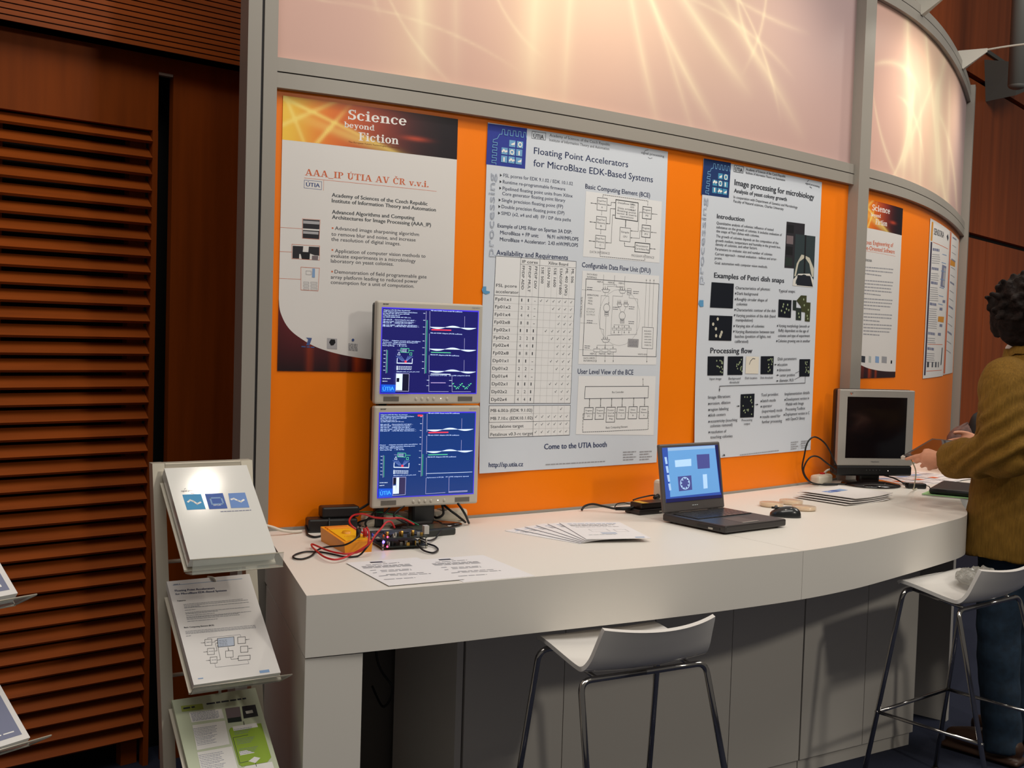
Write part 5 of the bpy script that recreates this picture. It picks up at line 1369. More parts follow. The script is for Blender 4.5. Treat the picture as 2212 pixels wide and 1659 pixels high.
('q',[(.3008,.1972),(.3043,.1973),(.3041,.2033),(.3006,.2034)],'sw'),
('q',[(.3043,.1973),(.3078,.1973),(.3076,.203),(.3041,.2033)],'sw'),
('q',[(.3078,.1973),(.3113,.1973),(.3111,.2025),(.3076,.203)],'sw'),
('q',[(.3113,.1973),(.3148,.1973),(.3147,.2019),(.3111,.2025)],'sw'),
('q',[(.3148,.1973),(.3183,.1974),(.3182,.2011),(.3147,.2019)],'sw'),
('q',[(.3183,.1974),(.3218,.1974),(.3217,.2002),(.3182,.2011)],'sw'),
('q',[(.3218,.1974),(.3253,.1974),(.3253,.1992),(.3217,.2002)],'sw'),
('q',[(.3253,.1974),(.3288,.1975),(.3288,.1982),(.3253,.1992)],'sw'),
('l',[(.2859,.1608),(.2866,.1976)],.0011,'sg',0),
('l',[(.1706,.2063),(.2374,.2069)],.0026,'sw',0),
('l',[(.1475,.0085),(.1473,.205)],.0014,'sg',0),
('q',[(.1491,.036),(.1538,.0359),(.1537,.2041),(.1489,.2041)],'sgd'),
('g',.138,.0154,.1448,.0154,.002,'sw'),
('g',.1379,.0371,.1448,.0372,.0019,'sw'),
('g',.1379,.0589,.1448,.059,.0019,'sw'),
('g',.1379,.0807,.1448,.0808,.0019,'sw'),
('g',.1379,.1025,.1447,.1027,.0019,'sw'),
('g',.1378,.1243,.1447,.1245,.0019,'sw'),
('g',.1378,.1461,.1447,.1463,.0019,'sw'),
('g',.1378,.168,.1447,.1682,.002,'sw'),
('g',.1378,.1898,.1446,.19,.0019,'sw'),
('l',[(.0158,.1322),(.0158,.205)],.0014,'sg',0),
('q',[(.0173,.1333),(.0209,.1333),(.0209,.2041),(.0174,.2041)],'sgd'),
('g',.0067,.1359,.0133,.1361,.0019,'sw'),
('g',.0067,.148,.0133,.1482,.0019,'sw'),
('g',.0067,.1601,.0133,.1603,.0018,'sw'),
('g',.0067,.1723,.0133,.1725,.0019,'sw'),
('g',.0067,.1844,.0133,.1846,.0019,'sw'),
('g',.0067,.1965,.0133,.1968,.0019,'sw'),
('l',[(.0642,.1262),(.0914,.1268),(.091,.1397),(.0638,.139),(.0642,.1262)],.0012,'sgn',0),
('l',[(.0524,.1325),(.064,.1328)],.0011,'sg',0),
('l',[(.0912,.133),(.1082,.1333)],.0011,'sgn',0),
('g',.0667,.1304,.0848,.1307,.0016,'sw'),
('g',.0666,.134,.0847,.1343,.0017,'sw'),
('g',.0665,.1375,.0846,.1378,.0016,'sw'),
('l',[(.0535,.1471),(.0623,.1475),(.0584,.1381),(.0535,.1471)],.0012,'sw',0),
('l',[(.0957,.1401),(.102,.14),(.1018,.1476),(.0945,.1472),(.0957,.1401)],.0012,'sgn',0),
('l',[(.0483,.1509),(.07,.1669)],.0009,'sb',0),
('l',[(.1051,.1505),(.0851,.1663)],.0009,'sb',0),
('l',[(.054,.1509),(.0731,.1669)],.0009,'sb',0),
('l',[(.0999,.1505),(.0838,.1663)],.0009,'sb',0),
('l',[(.0596,.1508),(.0762,.1668)],.0009,'sb',0),
('l',[(.0946,.1506),(.0825,.1663)],.0009,'sb',0),
('l',[(.0653,.1508),(.0794,.1668)],.0009,'sb',0),
('l',[(.0894,.1506),(.0812,.1663)],.0009,'sb',0),
('q',[(.0517,.1575),(.054,.1575),(.0536,.1717),(.1027,.1719),(.103,.1581),(.1054,.1581),(.1047,.1748),(.0512,.1745)],'sw'),
('c',.0814,.1682,.004,'sr'),
('g',.0566,.1844,.1028,.1848,.0021,'sw'),
('g',.0565,.1887,.1027,.1891,.0021,'sw'),
('g',.0564,.193,.1026,.1934,.0022,'sw'),
('q',[(.0515,.1816),(.0546,.1816),(.0553,.1949),(.0512,.1949)],'sw'),
('t', .0518, .2015, .1294, .201, .0029, '800x256 tmd2_cc1_psm_pms_smx2', 'sw', 0, 2),
('q',[(.0503,.2057),(.0723,.2062),(.0719,.2584),(.0502,.2582)],'sw'),
('l',[(.0503,.2057),(.0944,.2062),(.0941,.2614),(.0501,.2611),(.0503,.2057)],.0015,'sg',0),
('q',[(.0523,.2199),(.0616,.2199),(.0612,.2323),(.0519,.2322)],'sk'),
('q',[(.0733,.2067),(.0936,.2072),(.0931,.2605),(.0723,.2598)],'sk'),
('q',[(.0016,.2402),(.0494,.241),(.0487,.2653),(.0014,.2649)],'su'),
('t', .0066, .2602, .045, .2586, .0122, 'ÚTIA', 'suc', 1, 0),
('g',.0051,.2226,.0319,.2227,.0023,'sw'),
('g',.0049,.2311,.0214,.2311,.0024,'sw'),
('l',[(.1628,.2099),(.164,.2621),(.2327,.2622)],.0013,'sg',0),
('l',[(.2436,.2112),(.2457,.2628),(.3125,.2624)],.0013,'sg',0),
('l',[(.1709,.2342),(.2212,.2342)],.0016,'sv',0),
('t', .1673, .2123, .2246, .2116, .0029, 'Performance of FP [%]', 'sw', 0, 2),
('t', .2327, .2124, .307, .2117, .003, '.01 LMS adaptive [ms]', 'sw', 0, 2),
('q',[(.2462,.2357),(.249,.2358),(.2489,.2387),(.2461,.2387)],'sgn'),
('q',[(.2488,.2345),(.2516,.2346),(.2515,.2375),(.2487,.2375)],'sgn'),
('q',[(.2512,.243),(.2539,.243),(.2538,.2459),(.2511,.2459)],'sgn'),
('q',[(.2537,.2443),(.2564,.2443),(.2563,.2473),(.2536,.2472)],'sgn'),
('q',[(.2562,.245),(.259,.245),(.2589,.2479),(.2562,.2479)],'sgn'),
('q',[(.2586,.2515),(.2614,.2516),(.2613,.2545),(.2586,.2545)],'sgn'),
('q',[(.2613,.2491),(.264,.2492),(.2639,.2521),(.2612,.2521)],'sgn'),
('q',[(.2639,.2466),(.2667,.2466),(.2666,.2495),(.2639,.2495)],'sgn'),
('q',[(.2664,.2503),(.2692,.2503),(.2691,.2533),(.2663,.2533)],'sgn'),
('q',[(.2692,.2446),(.2719,.2446),(.2718,.2476),(.2691,.2476)],'sgn'),
('q',[(.2719,.2384),(.2747,.2384),(.2746,.2413),(.2718,.2413)],'sgn'),
('q',[(.2745,.24),(.2772,.24),(.2771,.243),(.2744,.243)],'sgn'),
('q',[(.2772,.2357),(.2799,.2357),(.2798,.2387),(.2771,.2386)],'sgn'),
('q',[(.2798,.2346),(.2825,.2346),(.2825,.2375),(.2797,.2375)],'sgn'),
('q',[(.2821,.2429),(.2849,.2429),(.2848,.2459),(.2821,.2458)],'sgn'),
('q',[(.2847,.244),(.2875,.244),(.2874,.247),(.2846,.2469)],'sgn'),
('q',[(.2873,.2451),(.29,.2451),(.29,.248),(.2872,.248)],'sgn'),
('q',[(.2897,.2518),(.2925,.2518),(.2924,.2547),(.2896,.2547)],'sgn'),
('q',[(.2924,.2492),(.2951,.2492),(.2951,.2521),(.2923,.2521)],'sgn'),
('q',[(.295,.2469),(.2978,.247),(.2977,.2499),(.295,.2499)],'sgn'),
('q',[(.2975,.2508),(.3003,.2508),(.3002,.2538),(.2974,.2537)],'sgn'),
('q',[(.3003,.2449),(.3031,.2449),(.303,.2479),(.3002,.2479)],'sgn'),
('q',[(.3031,.239),(.3059,.239),(.3058,.242),(.303,.242)],'sgn'),
('q',[(.3056,.2405),(.3084,.2405),(.3083,.2435),(.3056,.2435)],'sgn'),
('q',[(.3084,.2357),(.3112,.2357),(.3111,.2386),(.3083,.2386)],'sgn'),
('q',[(.311,.2347),(.3138,.2347),(.3137,.2376),(.311,.2376)],'sgn'),
('g',.1552,.2267,.1637,.2267,.002,'sw'),
('g',.2337,.2269,.244,.227,.0019,'sw'),
('g',.1547,.2442,.1632,.2442,.0019,'sw'),
('g',.2332,.2447,.2435,.2447,.002,'sw')]
SCREEN_L=[
('t', .0046, .0092, .0962, .0096, .0031, 'Adaptive LMS FIR Filter Accelerator', 'sw', 0, 2),
('t', .0051, .015, .1179, .0151, .0031, 'UGIT Adaptive Networked Expert (SoC) Demo', 'sw', 0, 2),
('t', .005, .0204, .0933, .02, .0032, 'EC FP6 IST FET AIP Project AETHER', 'sw', 0, 2),
('t', .0053, .0253, .0594, .0255, .0031, 'http://sp.utia.cas.cz', 'sw', 0, 2),
('t', .0056, .0306, .0842, .0311, .0031, '(c) 2007,2008 UTIA AV CR v.v.i.', 'sw', 0, 2),
('t', .0048, .0395, .1153, .0394, .0031, 'MB with FP   - Generating far-end signal ...', 'sw', 0, 2),
('t', .0052, .044, .1114, .0443, .0031, 'MB with CONV - Computing room response ...', 'sw', 0, 2),
('t', .0055, .0494, .1087, .0492, .0032, 'MB with FP   - Adding near-end signal ...', 'sw', 0, 2),
('t', .0053, .0547, .1262, .055, .0031, 'MB with CONV - LMS FIR filter identification ...', 'sw', 0, 2),
('t', .0052, .0596, .1272, .0605, .0031, 'MB with FP   - LMS FIR filter identification ...', 'sw', 0, 2),
('t', .0048, .1041, .1334, .1033, .0029, 'Mission    : Adaptive acoustic echo cancellation', 'sw', 0, 2),
('t', .0051, .1094, .1243, .109, .0028, 'Arithmetic : Single precision floating point', 'sw', 0, 2),
('t', .0054, .1139, .0839, .1141, .0029, 'Filter size: 400 coefficients', 'sw', 0, 2),
('t', .0057, .1192, .0874, .1196, .0028, 'Sampling   : 8 kHz', 'sw', 0, 2),
('t', .1677, .0055, .2784, .0066, .0032, 'MB with CONV. Room model FIR coefficients', 'sw', 0, 2),
('l',[(.1636,.0064),(.1646,.0638)],.0013,'sg',0),
('q',[(.1644,.0565),(.1677,.0565),(.1676,.0582),(.1644,.0572)],'sw'),
('q',[(.1677,.0565),(.171,.0565),(.1709,.0591),(.1676,.0582)],'sw'),
('q',[(.171,.0565),(.1744,.0565),(.1742,.06),(.1709,.0591)],'sw'),
('q',[(.1744,.0565),(.1777,.0565),(.1776,.0607),(.1742,.06)],'sw'),
('q',[(.1777,.0565),(.1811,.0565),(.1809,.0614),(.1776,.0607)],'sw'),
('q',[(.1811,.0565),(.1844,.0565),(.1842,.0618),(.1809,.0614)],'sw'),
('q',[(.1844,.0565),(.1877,.0565),(.1875,.0621),(.1842,.0618)],'sw'),
('q',[(.1877,.0565),(.1911,.0565),(.1909,.0622),(.1875,.0621)],'sw'),
('q',[(.1911,.0565),(.1945,.0565),(.1943,.0621),(.1909,.0622)],'sw'),
('q',[(.1945,.0565),(.1978,.0565),(.1976,.0618),(.1943,.0621)],'sw'),
('q',[(.1978,.0565),(.2012,.0565),(.201,.0613),(.1976,.0618)],'sw'),
('q',[(.2012,.0565),(.2045,.0564),(.2044,.0607),(.201,.0613)],'sw'),
('q',[(.2045,.0564),(.2079,.0564),(.2078,.0599),(.2044,.0607)],'sw'),
('q',[(.2079,.0564),(.2113,.0564),(.2112,.0591),(.2078,.0599)],'sw'),
('q',[(.2113,.0564),(.2147,.0564),(.2146,.0581),(.2112,.0591)],'sw'),
('q',[(.2147,.0564),(.218,.0564),(.218,.0571),(.2146,.0581)],'sw'),
('q',[(.218,.0564),(.2215,.0554),(.2214,.0571),(.218,.0571)],'sw'),
('q',[(.2215,.0554),(.2249,.0545),(.2248,.0571),(.2214,.0571)],'sw'),
('q',[(.2249,.0545),(.2283,.0536),(.2282,.0571),(.2248,.0571)],'sw'),
('q',[(.2283,.0536),(.2317,.0528),(.2316,.0571),(.2282,.0571)],'sw'),
('q',[(.2317,.0528),(.2352,.0522),(.235,.0571),(.2316,.0571)],'sw'),
('q',[(.2352,.0522),(.2386,.0517),(.2384,.0571),(.235,.0571)],'sw'),
('q',[(.2386,.0517),(.242,.0514),(.2418,.0571),(.2384,.0571)],'sw'),
('q',[(.242,.0514),(.2454,.0513),(.2452,.0571),(.2418,.0571)],'sw'),
('q',[(.2454,.0513),(.2488,.0514),(.2486,.0571),(.2452,.0571)],'sw'),
('q',[(.2488,.0514),(.2522,.0517),(.252,.0571),(.2486,.0571)],'sw'),
('q',[(.2522,.0517),(.2556,.0521),(.2555,.0571),(.252,.0571)],'sw'),
('q',[(.2556,.0521),(.259,.0527),(.2589,.057),(.2555,.0571)],'sw'),
('q',[(.259,.0527),(.2624,.0535),(.2623,.057),(.2589,.057)],'sw'),
('q',[(.2624,.0535),(.2658,.0544),(.2657,.057),(.2623,.057)],'sw'),
('q',[(.2658,.0544),(.2692,.0553),(.2692,.057),(.2657,.057)],'sw'),
('q',[(.2692,.0553),(.2726,.0563),(.2726,.057),(.2692,.057)],'sw'),
('q',[(.2726,.0563),(.2761,.0563),(.276,.058),(.2726,.057)],'sw'),
('q',[(.2761,.0563),(.2795,.0563),(.2794,.059),(.276,.058)],'sw'),
('q',[(.2795,.0563),(.283,.0563),(.2828,.0599),(.2794,.059)],'sw'),
('q',[(.283,.0563),(.2864,.0563),(.2863,.0606),(.2828,.0599)],'sw'),
('q',[(.2864,.0563),(.2899,.0563),(.2897,.0613),(.2863,.0606)],'sw'),
('q',[(.2899,.0563),(.2934,.0563),(.2931,.0617),(.2897,.0613)],'sw'),
('q',[(.2934,.0563),(.2968,.0563),(.2966,.062),(.2931,.0617)],'sw'),
('q',[(.2968,.0563),(.3003,.0563),(.3001,.0621),(.2966,.062)],'sw'),
('q',[(.3003,.0563),(.3038,.0563),(.3035,.062),(.3001,.0621)],'sw'),
('q',[(.3038,.0563),(.3072,.0563),(.307,.0617),(.3035,.062)],'sw'),
('q',[(.3072,.0563),(.3107,.0563),(.3105,.0612),(.307,.0617)],'sw'),
('q',[(.3107,.0563),(.3142,.0563),(.314,.0606),(.3105,.0612)],'sw'),
('q',[(.3142,.0563),(.3177,.0562),(.3176,.0598),(.314,.0606)],'sw'),
('q',[(.3177,.0562),(.3212,.0562),(.3211,.0589),(.3176,.0598)],'sw'),
('q',[(.3212,.0562),(.3247,.0562),(.3246,.0579),(.3211,.0589)],'sw'),
('q',[(.3247,.0562),(.3282,.0562),(.3282,.0569),(.3246,.0579)],'sw'),
('l',[(.2859,.022),(.2861,.0568)],.0011,'sg',0),
('l',[(.1707,.0658),(.237,.0658)],.0038,'sr',0),
('t', .1673, .0755, .2778, .0773, .0031, 'MB with CONV. Adaptive LMS FIR coefficients', 'sw', 0, 2),
('l',[(.1632,.0764),(.1642,.133)],.0013,'sg',0),
('q',[(.164,.1257),(.1673,.1257),(.1672,.1273),(.1639,.1263)],'sw'),
('q',[(.1673,.1257),(.1706,.1257),(.1705,.1283),(.1672,.1273)],'sw'),
('q',[(.1706,.1257),(.1739,.1257),(.1738,.1292),(.1705,.1283)],'sw'),
('q',[(.1739,.1257),(.1773,.1257),(.1771,.1299),(.1738,.1292)],'sw'),
('q',[(.1773,.1257),(.1806,.1257),(.1804,.1306),(.1771,.1299)],'sw'),
('q',[(.1806,.1257),(.184,.1257),(.1838,.1311),(.1804,.1306)],'sw'),
('q',[(.184,.1257),(.1873,.1257),(.1871,.1314),(.1838,.1311)],'sw'),
('q',[(.1873,.1257),(.1907,.1258),(.1904,.1315),(.1871,.1314)],'sw'),
('q',[(.1907,.1258),(.194,.1258),(.1938,.1314),(.1904,.1315)],'sw'),
('q',[(.194,.1258),(.1974,.1258),(.1972,.1311),(.1938,.1314)],'sw'),
('q',[(.1974,.1258),(.2007,.1258),(.2005,.1307),(.1972,.1311)],'sw'),
('q',[(.2007,.1258),(.2041,.1258),(.2039,.1301),(.2005,.1307)],'sw'),
('q',[(.2041,.1258),(.2074,.1258),(.2073,.1293),(.2039,.1301)],'sw'),
('q',[(.2074,.1258),(.2108,.1258),(.2107,.1284),(.2073,.1293)],'sw'),
('q',[(.2108,.1258),(.2142,.1258),(.2141,.1275),(.2107,.1284)],'sw'),
('q',[(.2142,.1258),(.2176,.1258),(.2175,.1265),(.2141,.1275)],'sw'),
('q',[(.2176,.1258),(.221,.1249),(.2209,.1266),(.2175,.1265)],'sw'),
('q',[(.221,.1249),(.2244,.1239),(.2243,.1266),(.2209,.1266)],'sw'),
('q',[(.2244,.1239),(.2278,.1231),(.2277,.1266),(.2243,.1266)],'sw'),
('q',[(.2278,.1231),(.2312,.1223),(.2311,.1266),(.2277,.1266)],'sw'),
('q',[(.2312,.1223),(.2347,.1217),(.2345,.1266),(.2311,.1266)],'sw'),
('q',[(.2347,.1217),(.2381,.1212),(.2379,.1266),(.2345,.1266)],'sw'),
('q',[(.2381,.1212),(.2415,.121),(.2413,.1266),(.2379,.1266)],'sw'),
('q',[(.2415,.121),(.2449,.1209),(.2447,.1266),(.2413,.1266)],'sw'),
('q',[(.2449,.1209),(.2483,.121),(.2481,.1266),(.2447,.1266)],'sw'),
('q',[(.2483,.121),(.2517,.1213),(.2515,.1267),(.2481,.1266)],'sw'),
('q',[(.2517,.1213),(.2551,.1218),(.2549,.1267),(.2515,.1267)],'sw'),
('q',[(.2551,.1218),(.2585,.1224),(.2583,.1267),(.2549,.1267)],'sw'),
('q',[(.2585,.1224),(.2619,.1232),(.2618,.1267),(.2583,.1267)],'sw'),
('q',[(.2619,.1232),(.2653,.1241),(.2652,.1267),(.2618,.1267)],'sw'),
('q',[(.2653,.1241),(.2687,.125),(.2686,.1267),(.2652,.1267)],'sw'),
('q',[(.2687,.125),(.2721,.126),(.2721,.1267),(.2686,.1267)],'sw'),
('q',[(.2721,.126),(.2755,.1261),(.2755,.1277),(.2721,.1267)],'sw'),
('q',[(.2755,.1261),(.279,.1261),(.2789,.1287),(.2755,.1277)],'sw'),
('q',[(.279,.1261),(.2824,.1261),(.2823,.1296),(.2789,.1287)],'sw'),
('q',[(.2824,.1261),(.2859,.1261),(.2857,.1304),(.2823,.1296)],'sw'),
('q',[(.2859,.1261),(.2893,.1261),(.2891,.131),(.2857,.1304)],'sw'),
('q',[(.2893,.1261),(.2928,.1261),(.2926,.1315),(.2891,.131)],'sw'),
('q',[(.2928,.1261),(.2962,.1261),(.296,.1318),(.2926,.1315)],'sw'),
('q',[(.2962,.1261),(.2997,.1261),(.2995,.132),(.296,.1318)],'sw'),
('q',[(.2997,.1261),(.3032,.1262),(.3029,.1319),(.2995,.132)],'sw'),
('q',[(.3032,.1262),(.3066,.1262),(.3064,.1316),(.3029,.1319)],'sw'),
('q',[(.3066,.1262),(.3101,.1262),(.3099,.1311),(.3064,.1316)],'sw'),
('q',[(.3101,.1262),(.3136,.1262),(.3134,.1305),(.3099,.1311)],'sw'),
('q',[(.3136,.1262),(.3171,.1262),(.3169,.1298),(.3134,.1305)],'sw'),
('q',[(.3171,.1262),(.3206,.1262),(.3205,.1289),(.3169,.1298)],'sw'),
('q',[(.3206,.1262),(.3241,.1262),(.324,.1279),(.3205,.1289)],'sw'),
('q',[(.3241,.1262),(.3276,.1262),(.3275,.1269),(.324,.1279)],'sw'),
('l',[(.2853,.0919),(.2855,.1266)],.0011,'sg',0),
('l',[(.1702,.1368),(.2364,.1372)],.0022,'sgn',0),
('t', .1674, .1454, .2679, .1466, .0032, 'MB DX FP. Adaptive LMS FIR coefficients', 'sw', 0, 2),
('l',[(.1632,.1461),(.1643,.2035)],.0013,'sg',0),
('l',[(.164,.1967),(.3274,.1968)],.0012,'sw',0),
('l',[(.1471,.0087),(.1459,.2043)],.0014,'sg',0),
('q',[(.1478,.134),(.1524,.1342),(.152,.2036),(.1474,.2034)],'sgd'),
('g',.1379,.0151,.1445,.0154,.0018,'sw'),
('g',.1378,.0369,.1444,.0372,.0018,'sw'),
('g',.1376,.0586,.1442,.059,.0018,'sw'),
('g',.1375,.0804,.1441,.0808,.0019,'sw'),
('g',.1374,.1021,.144,.1025,.0018,'sw'),
('g',.1372,.1238,.1438,.1242,.0018,'sw'),
('g',.1371,.1454,.1437,.1459,.0018,'sw'),
('g',.1369,.1671,.1435,.1676,.0018,'sw'),
('g',.1368,.1887,.1434,.1892,.0018,'sw'),
('l',[(.015,.1347),(.0157,.204)],.0014,'sg',0),
('q',[(.0165,.1352),(.0199,.1353),(.0206,.2033),(.0172,.2032)],'sgd'),
('g',.0063,.1378,.0126,.1383,.0017,'sw'),
('g',.0064,.1494,.0127,.1498,.0018,'sw'),
('g',.0065,.1609,.0128,.1614,.0018,'sw'),
('g',.0066,.1725,.013,.1729,.0018,'sw'),
('g',.0068,.184,.0131,.1845,.0018,'sw'),
('g',.0069,.1955,.0132,.196,.0017,'sw'),
('q',[(.1293,.0078),(.1456,.008),(.1454,.0135),(.1291,.0132)],'sr'),
('l',[(.0638,.1278),(.0907,.1296),(.0903,.1421),(.0634,.1403),(.0638,.1278)],.0012,'sgn',0),
('l',[(.0522,.1334),(.0636,.1343)],.0011,'sg',0),
('l',[(.0905,.1357),(.1073,.1367)],.0011,'sgn',0),
('g',.0663,.1321,.0842,.1331,.0016,'sw'),
('g',.0661,.1355,.0841,.1366,.0015,'sw'),
('g',.066,.139,.0839,.1401,.0016,'sw'),
('l',[(.0532,.1478),(.0619,.1485),(.0581,.1392),(.0532,.1478)],.0012,'sw',0),
('l',[(.0949,.1428),(.1011,.143),(.1009,.1504),(.0937,.1497),(.0949,.1428)],.0012,'sgn',0),
('l',[(.048,.1513),(.0694,.1677)],.0009,'sb',0),
('l',[(.1041,.1533),(.0843,.1679)],.0009,'sb',0),
('l',[(.0536,.1515),(.0725,.1679)],.0009,'sb',0),
('l',[(.099,.1531),(.083,.1678)],.0009,'sb',0),
('l',[(.0592,.1517),(.0756,.168)],.0009,'sb',0),
('l',[(.0938,.1529),(.0817,.1678)],.0009,'sb',0),
('l',[(.0648,.1519),(.0786,.1681)],.0009,'sb',0),
('l',[(.0887,.1527),(.0804,.1677)],.0009,'sb',0),
('q',[(.0514,.1578),(.0537,.1579),(.0532,.1717),(.1016,.1741),(.1021,.1607),(.1044,.1608),(.1036,.177),(.0508,.1744)],'sw'),
('c',.0806,.1696,.004,'sr'),
('g',.0561,.1843,.1017,.1866,.0021,'sw'),
('g',.056,.1884,.1016,.1908,.002,'sw'),
('g',.0558,.1925,.1014,.195,.002,'sw'),
('q',[(.0511,.1813),(.0542,.1814),(.0547,.1943),(.0507,.1941)],'sw'),
('t', .0512, .2003, .1282, .2005, .0027, '800x256 tmd2_cc1_psm_pms_smx2', 'sw', 0, 2),
('l',[(.0498,.2047),(.0933,.2053),(.0932,.2609),(.0504,.2626),(.0498,.2047)],.0015,'sg',0),
('q',[(.0614,.2056),(.0708,.2056),(.0711,.2568),(.0607,.2574)],'sw'),
('q',[(.0502,.2312),(.0601,.2306),(.0607,.2574),(.0513,.2573)],'sw'),
('q',[(.0515,.2061),(.0609,.2065),(.0602,.2261),(.0508,.2268)],'sk'),
('q',[(.0718,.2061),(.0923,.2066),(.0915,.259),(.0716,.2584)],'sk2'),
('q',[(.0025,.2383),(.0494,.2399),(.0491,.2657),(.0025,.2666)],'su'),
('t', .0076, .2603, .0444, .2578, .0124, 'ÚTIA', 'suc', 1, 0),
('g',.0052,.2212,.0321,.2214,.0022,'sw'),
('g',.0049,.2301,.0208,.2295,.0023,'sw'),
('l',[(.1635,.2107),(.1635,.2611),(.2321,.2602)],.0013,'sg',0),
('l',[(.2444,.2098),(.2451,.2609),(.3115,.2598)],.0013,'sg',0),
('l',[(.2458,.2577),(.3116,.2574)],.002,'sg',0),
('t', .1665, .2113, .2247, .2112, .0027, 'Performance of FP [%]', 'sw', 0, 2),
('t', .2313, .2106, .3147, .2116, .0027, '.01 LMS adaptive speed', 'sw', 0, 2)]
SCREEN_P=[
('q',[(.0271,.0013),(.2687,.0013),(.276,.1911),(.0218,.1935)],'pl'),
('q',[(.0271,.0013),(.2687,.0013),(.2687,.013),(.0273,.0139)],'pl2'),
('q',[(.0578,.0516),(.1408,.0498),(.1388,.0781),(.0577,.0785)],'pw2'),
('q',[(.1696,.0346),(.2358,.0349),(.2332,.092),(.1699,.0918)],'pd'),
('q',[(.0661,.1163),(.1343,.1153),(.1336,.1722),(.0671,.174)],'pd'),
('q',[(.1932,.1153),(.2151,.115),(.2132,.1716),(.1921,.1723)],'pw2'),
('ring',.0999,.1445,.0245,.003,'pw2'),
('c',.115,.1527,.003,'pw2'),
('c',.1048,.1619,.003,'pw2'),
('c',.0923,.1629,.003,'pw2'),
('c',.0833,.1552,.003,'pw2'),
('c',.0822,.1425,.003,'pw2'),
('c',.0894,.1306,.003,'pw2'),
('c',.1016,.1253,.003,'pw2'),
('c',.113,.129,.003,'pw2'),
('c',.1182,.14,.003,'pw2'),
('q',[(.0076,.0369),(.0189,.0369),(.0211,.0637),(.0111,.0644)],'pw3'),
('q',[(.0104,.0719),(.0217,.0719),(.0239,.0985),(.0139,.0991)],'pw3'),
('q',[(.0133,.1066),(.0245,.1065),(.0267,.1329),(.0168,.1336)],'pw3'),
('q',[(.0161,.1409),(.0273,.1409),(.0294,.1671),(.0196,.1678)],'pw3'),
('q',[(-.0,.214),(.285,.214),(.2841,.2022),(.0006,.1995)],'pn'),
('q',[(.2687,.0013),(.285,.0),(.285,.214),(.2796,.1907)],'pn')]
RACK_A=[
('q',[(.0251,.0882),(.071,.0887),(.0718,.1375),(.0263,.1369)],'cb2'),
('q',[(.0803,.0893),(.1254,.09),(.1255,.1396),(.0801,.1387)],'nb3'),
('q',[(.1388,.0917),(.1818,.092),(.1808,.1407),(.1343,.1393)],'lb2'),
('l',[(.0343,.1116),(.0405,.1069),(.0477,.1119),(.0546,.1201),(.0632,.1158)],.0045,'w',0),
('l',[(.142,.1116),(.1486,.11),(.1571,.1165),(.1637,.121),(.1721,.1157)],.0045,'w',0),
('l',[(.0902,.1039),(.118,.1045),(.1187,.1246),(.0904,.1241),(.0902,.1039)],.004,'lb',0),
('t', .0937, .1295, .1117, .1296, .004, 'FPGA', 'w', 1, 0),
('t', .0247, .079, .0703, .0794, .0051, 'signal processing', 'g2', 0, 0),
('l',[(.0336,.0715),(.0375,.0688)],.0012,'g2',0),
('l',[(.0473,.085),(.0541,.0871)],.0012,'g2',0),
('g',.1054,.1498,.1828,.1506,.0028,'lv')]
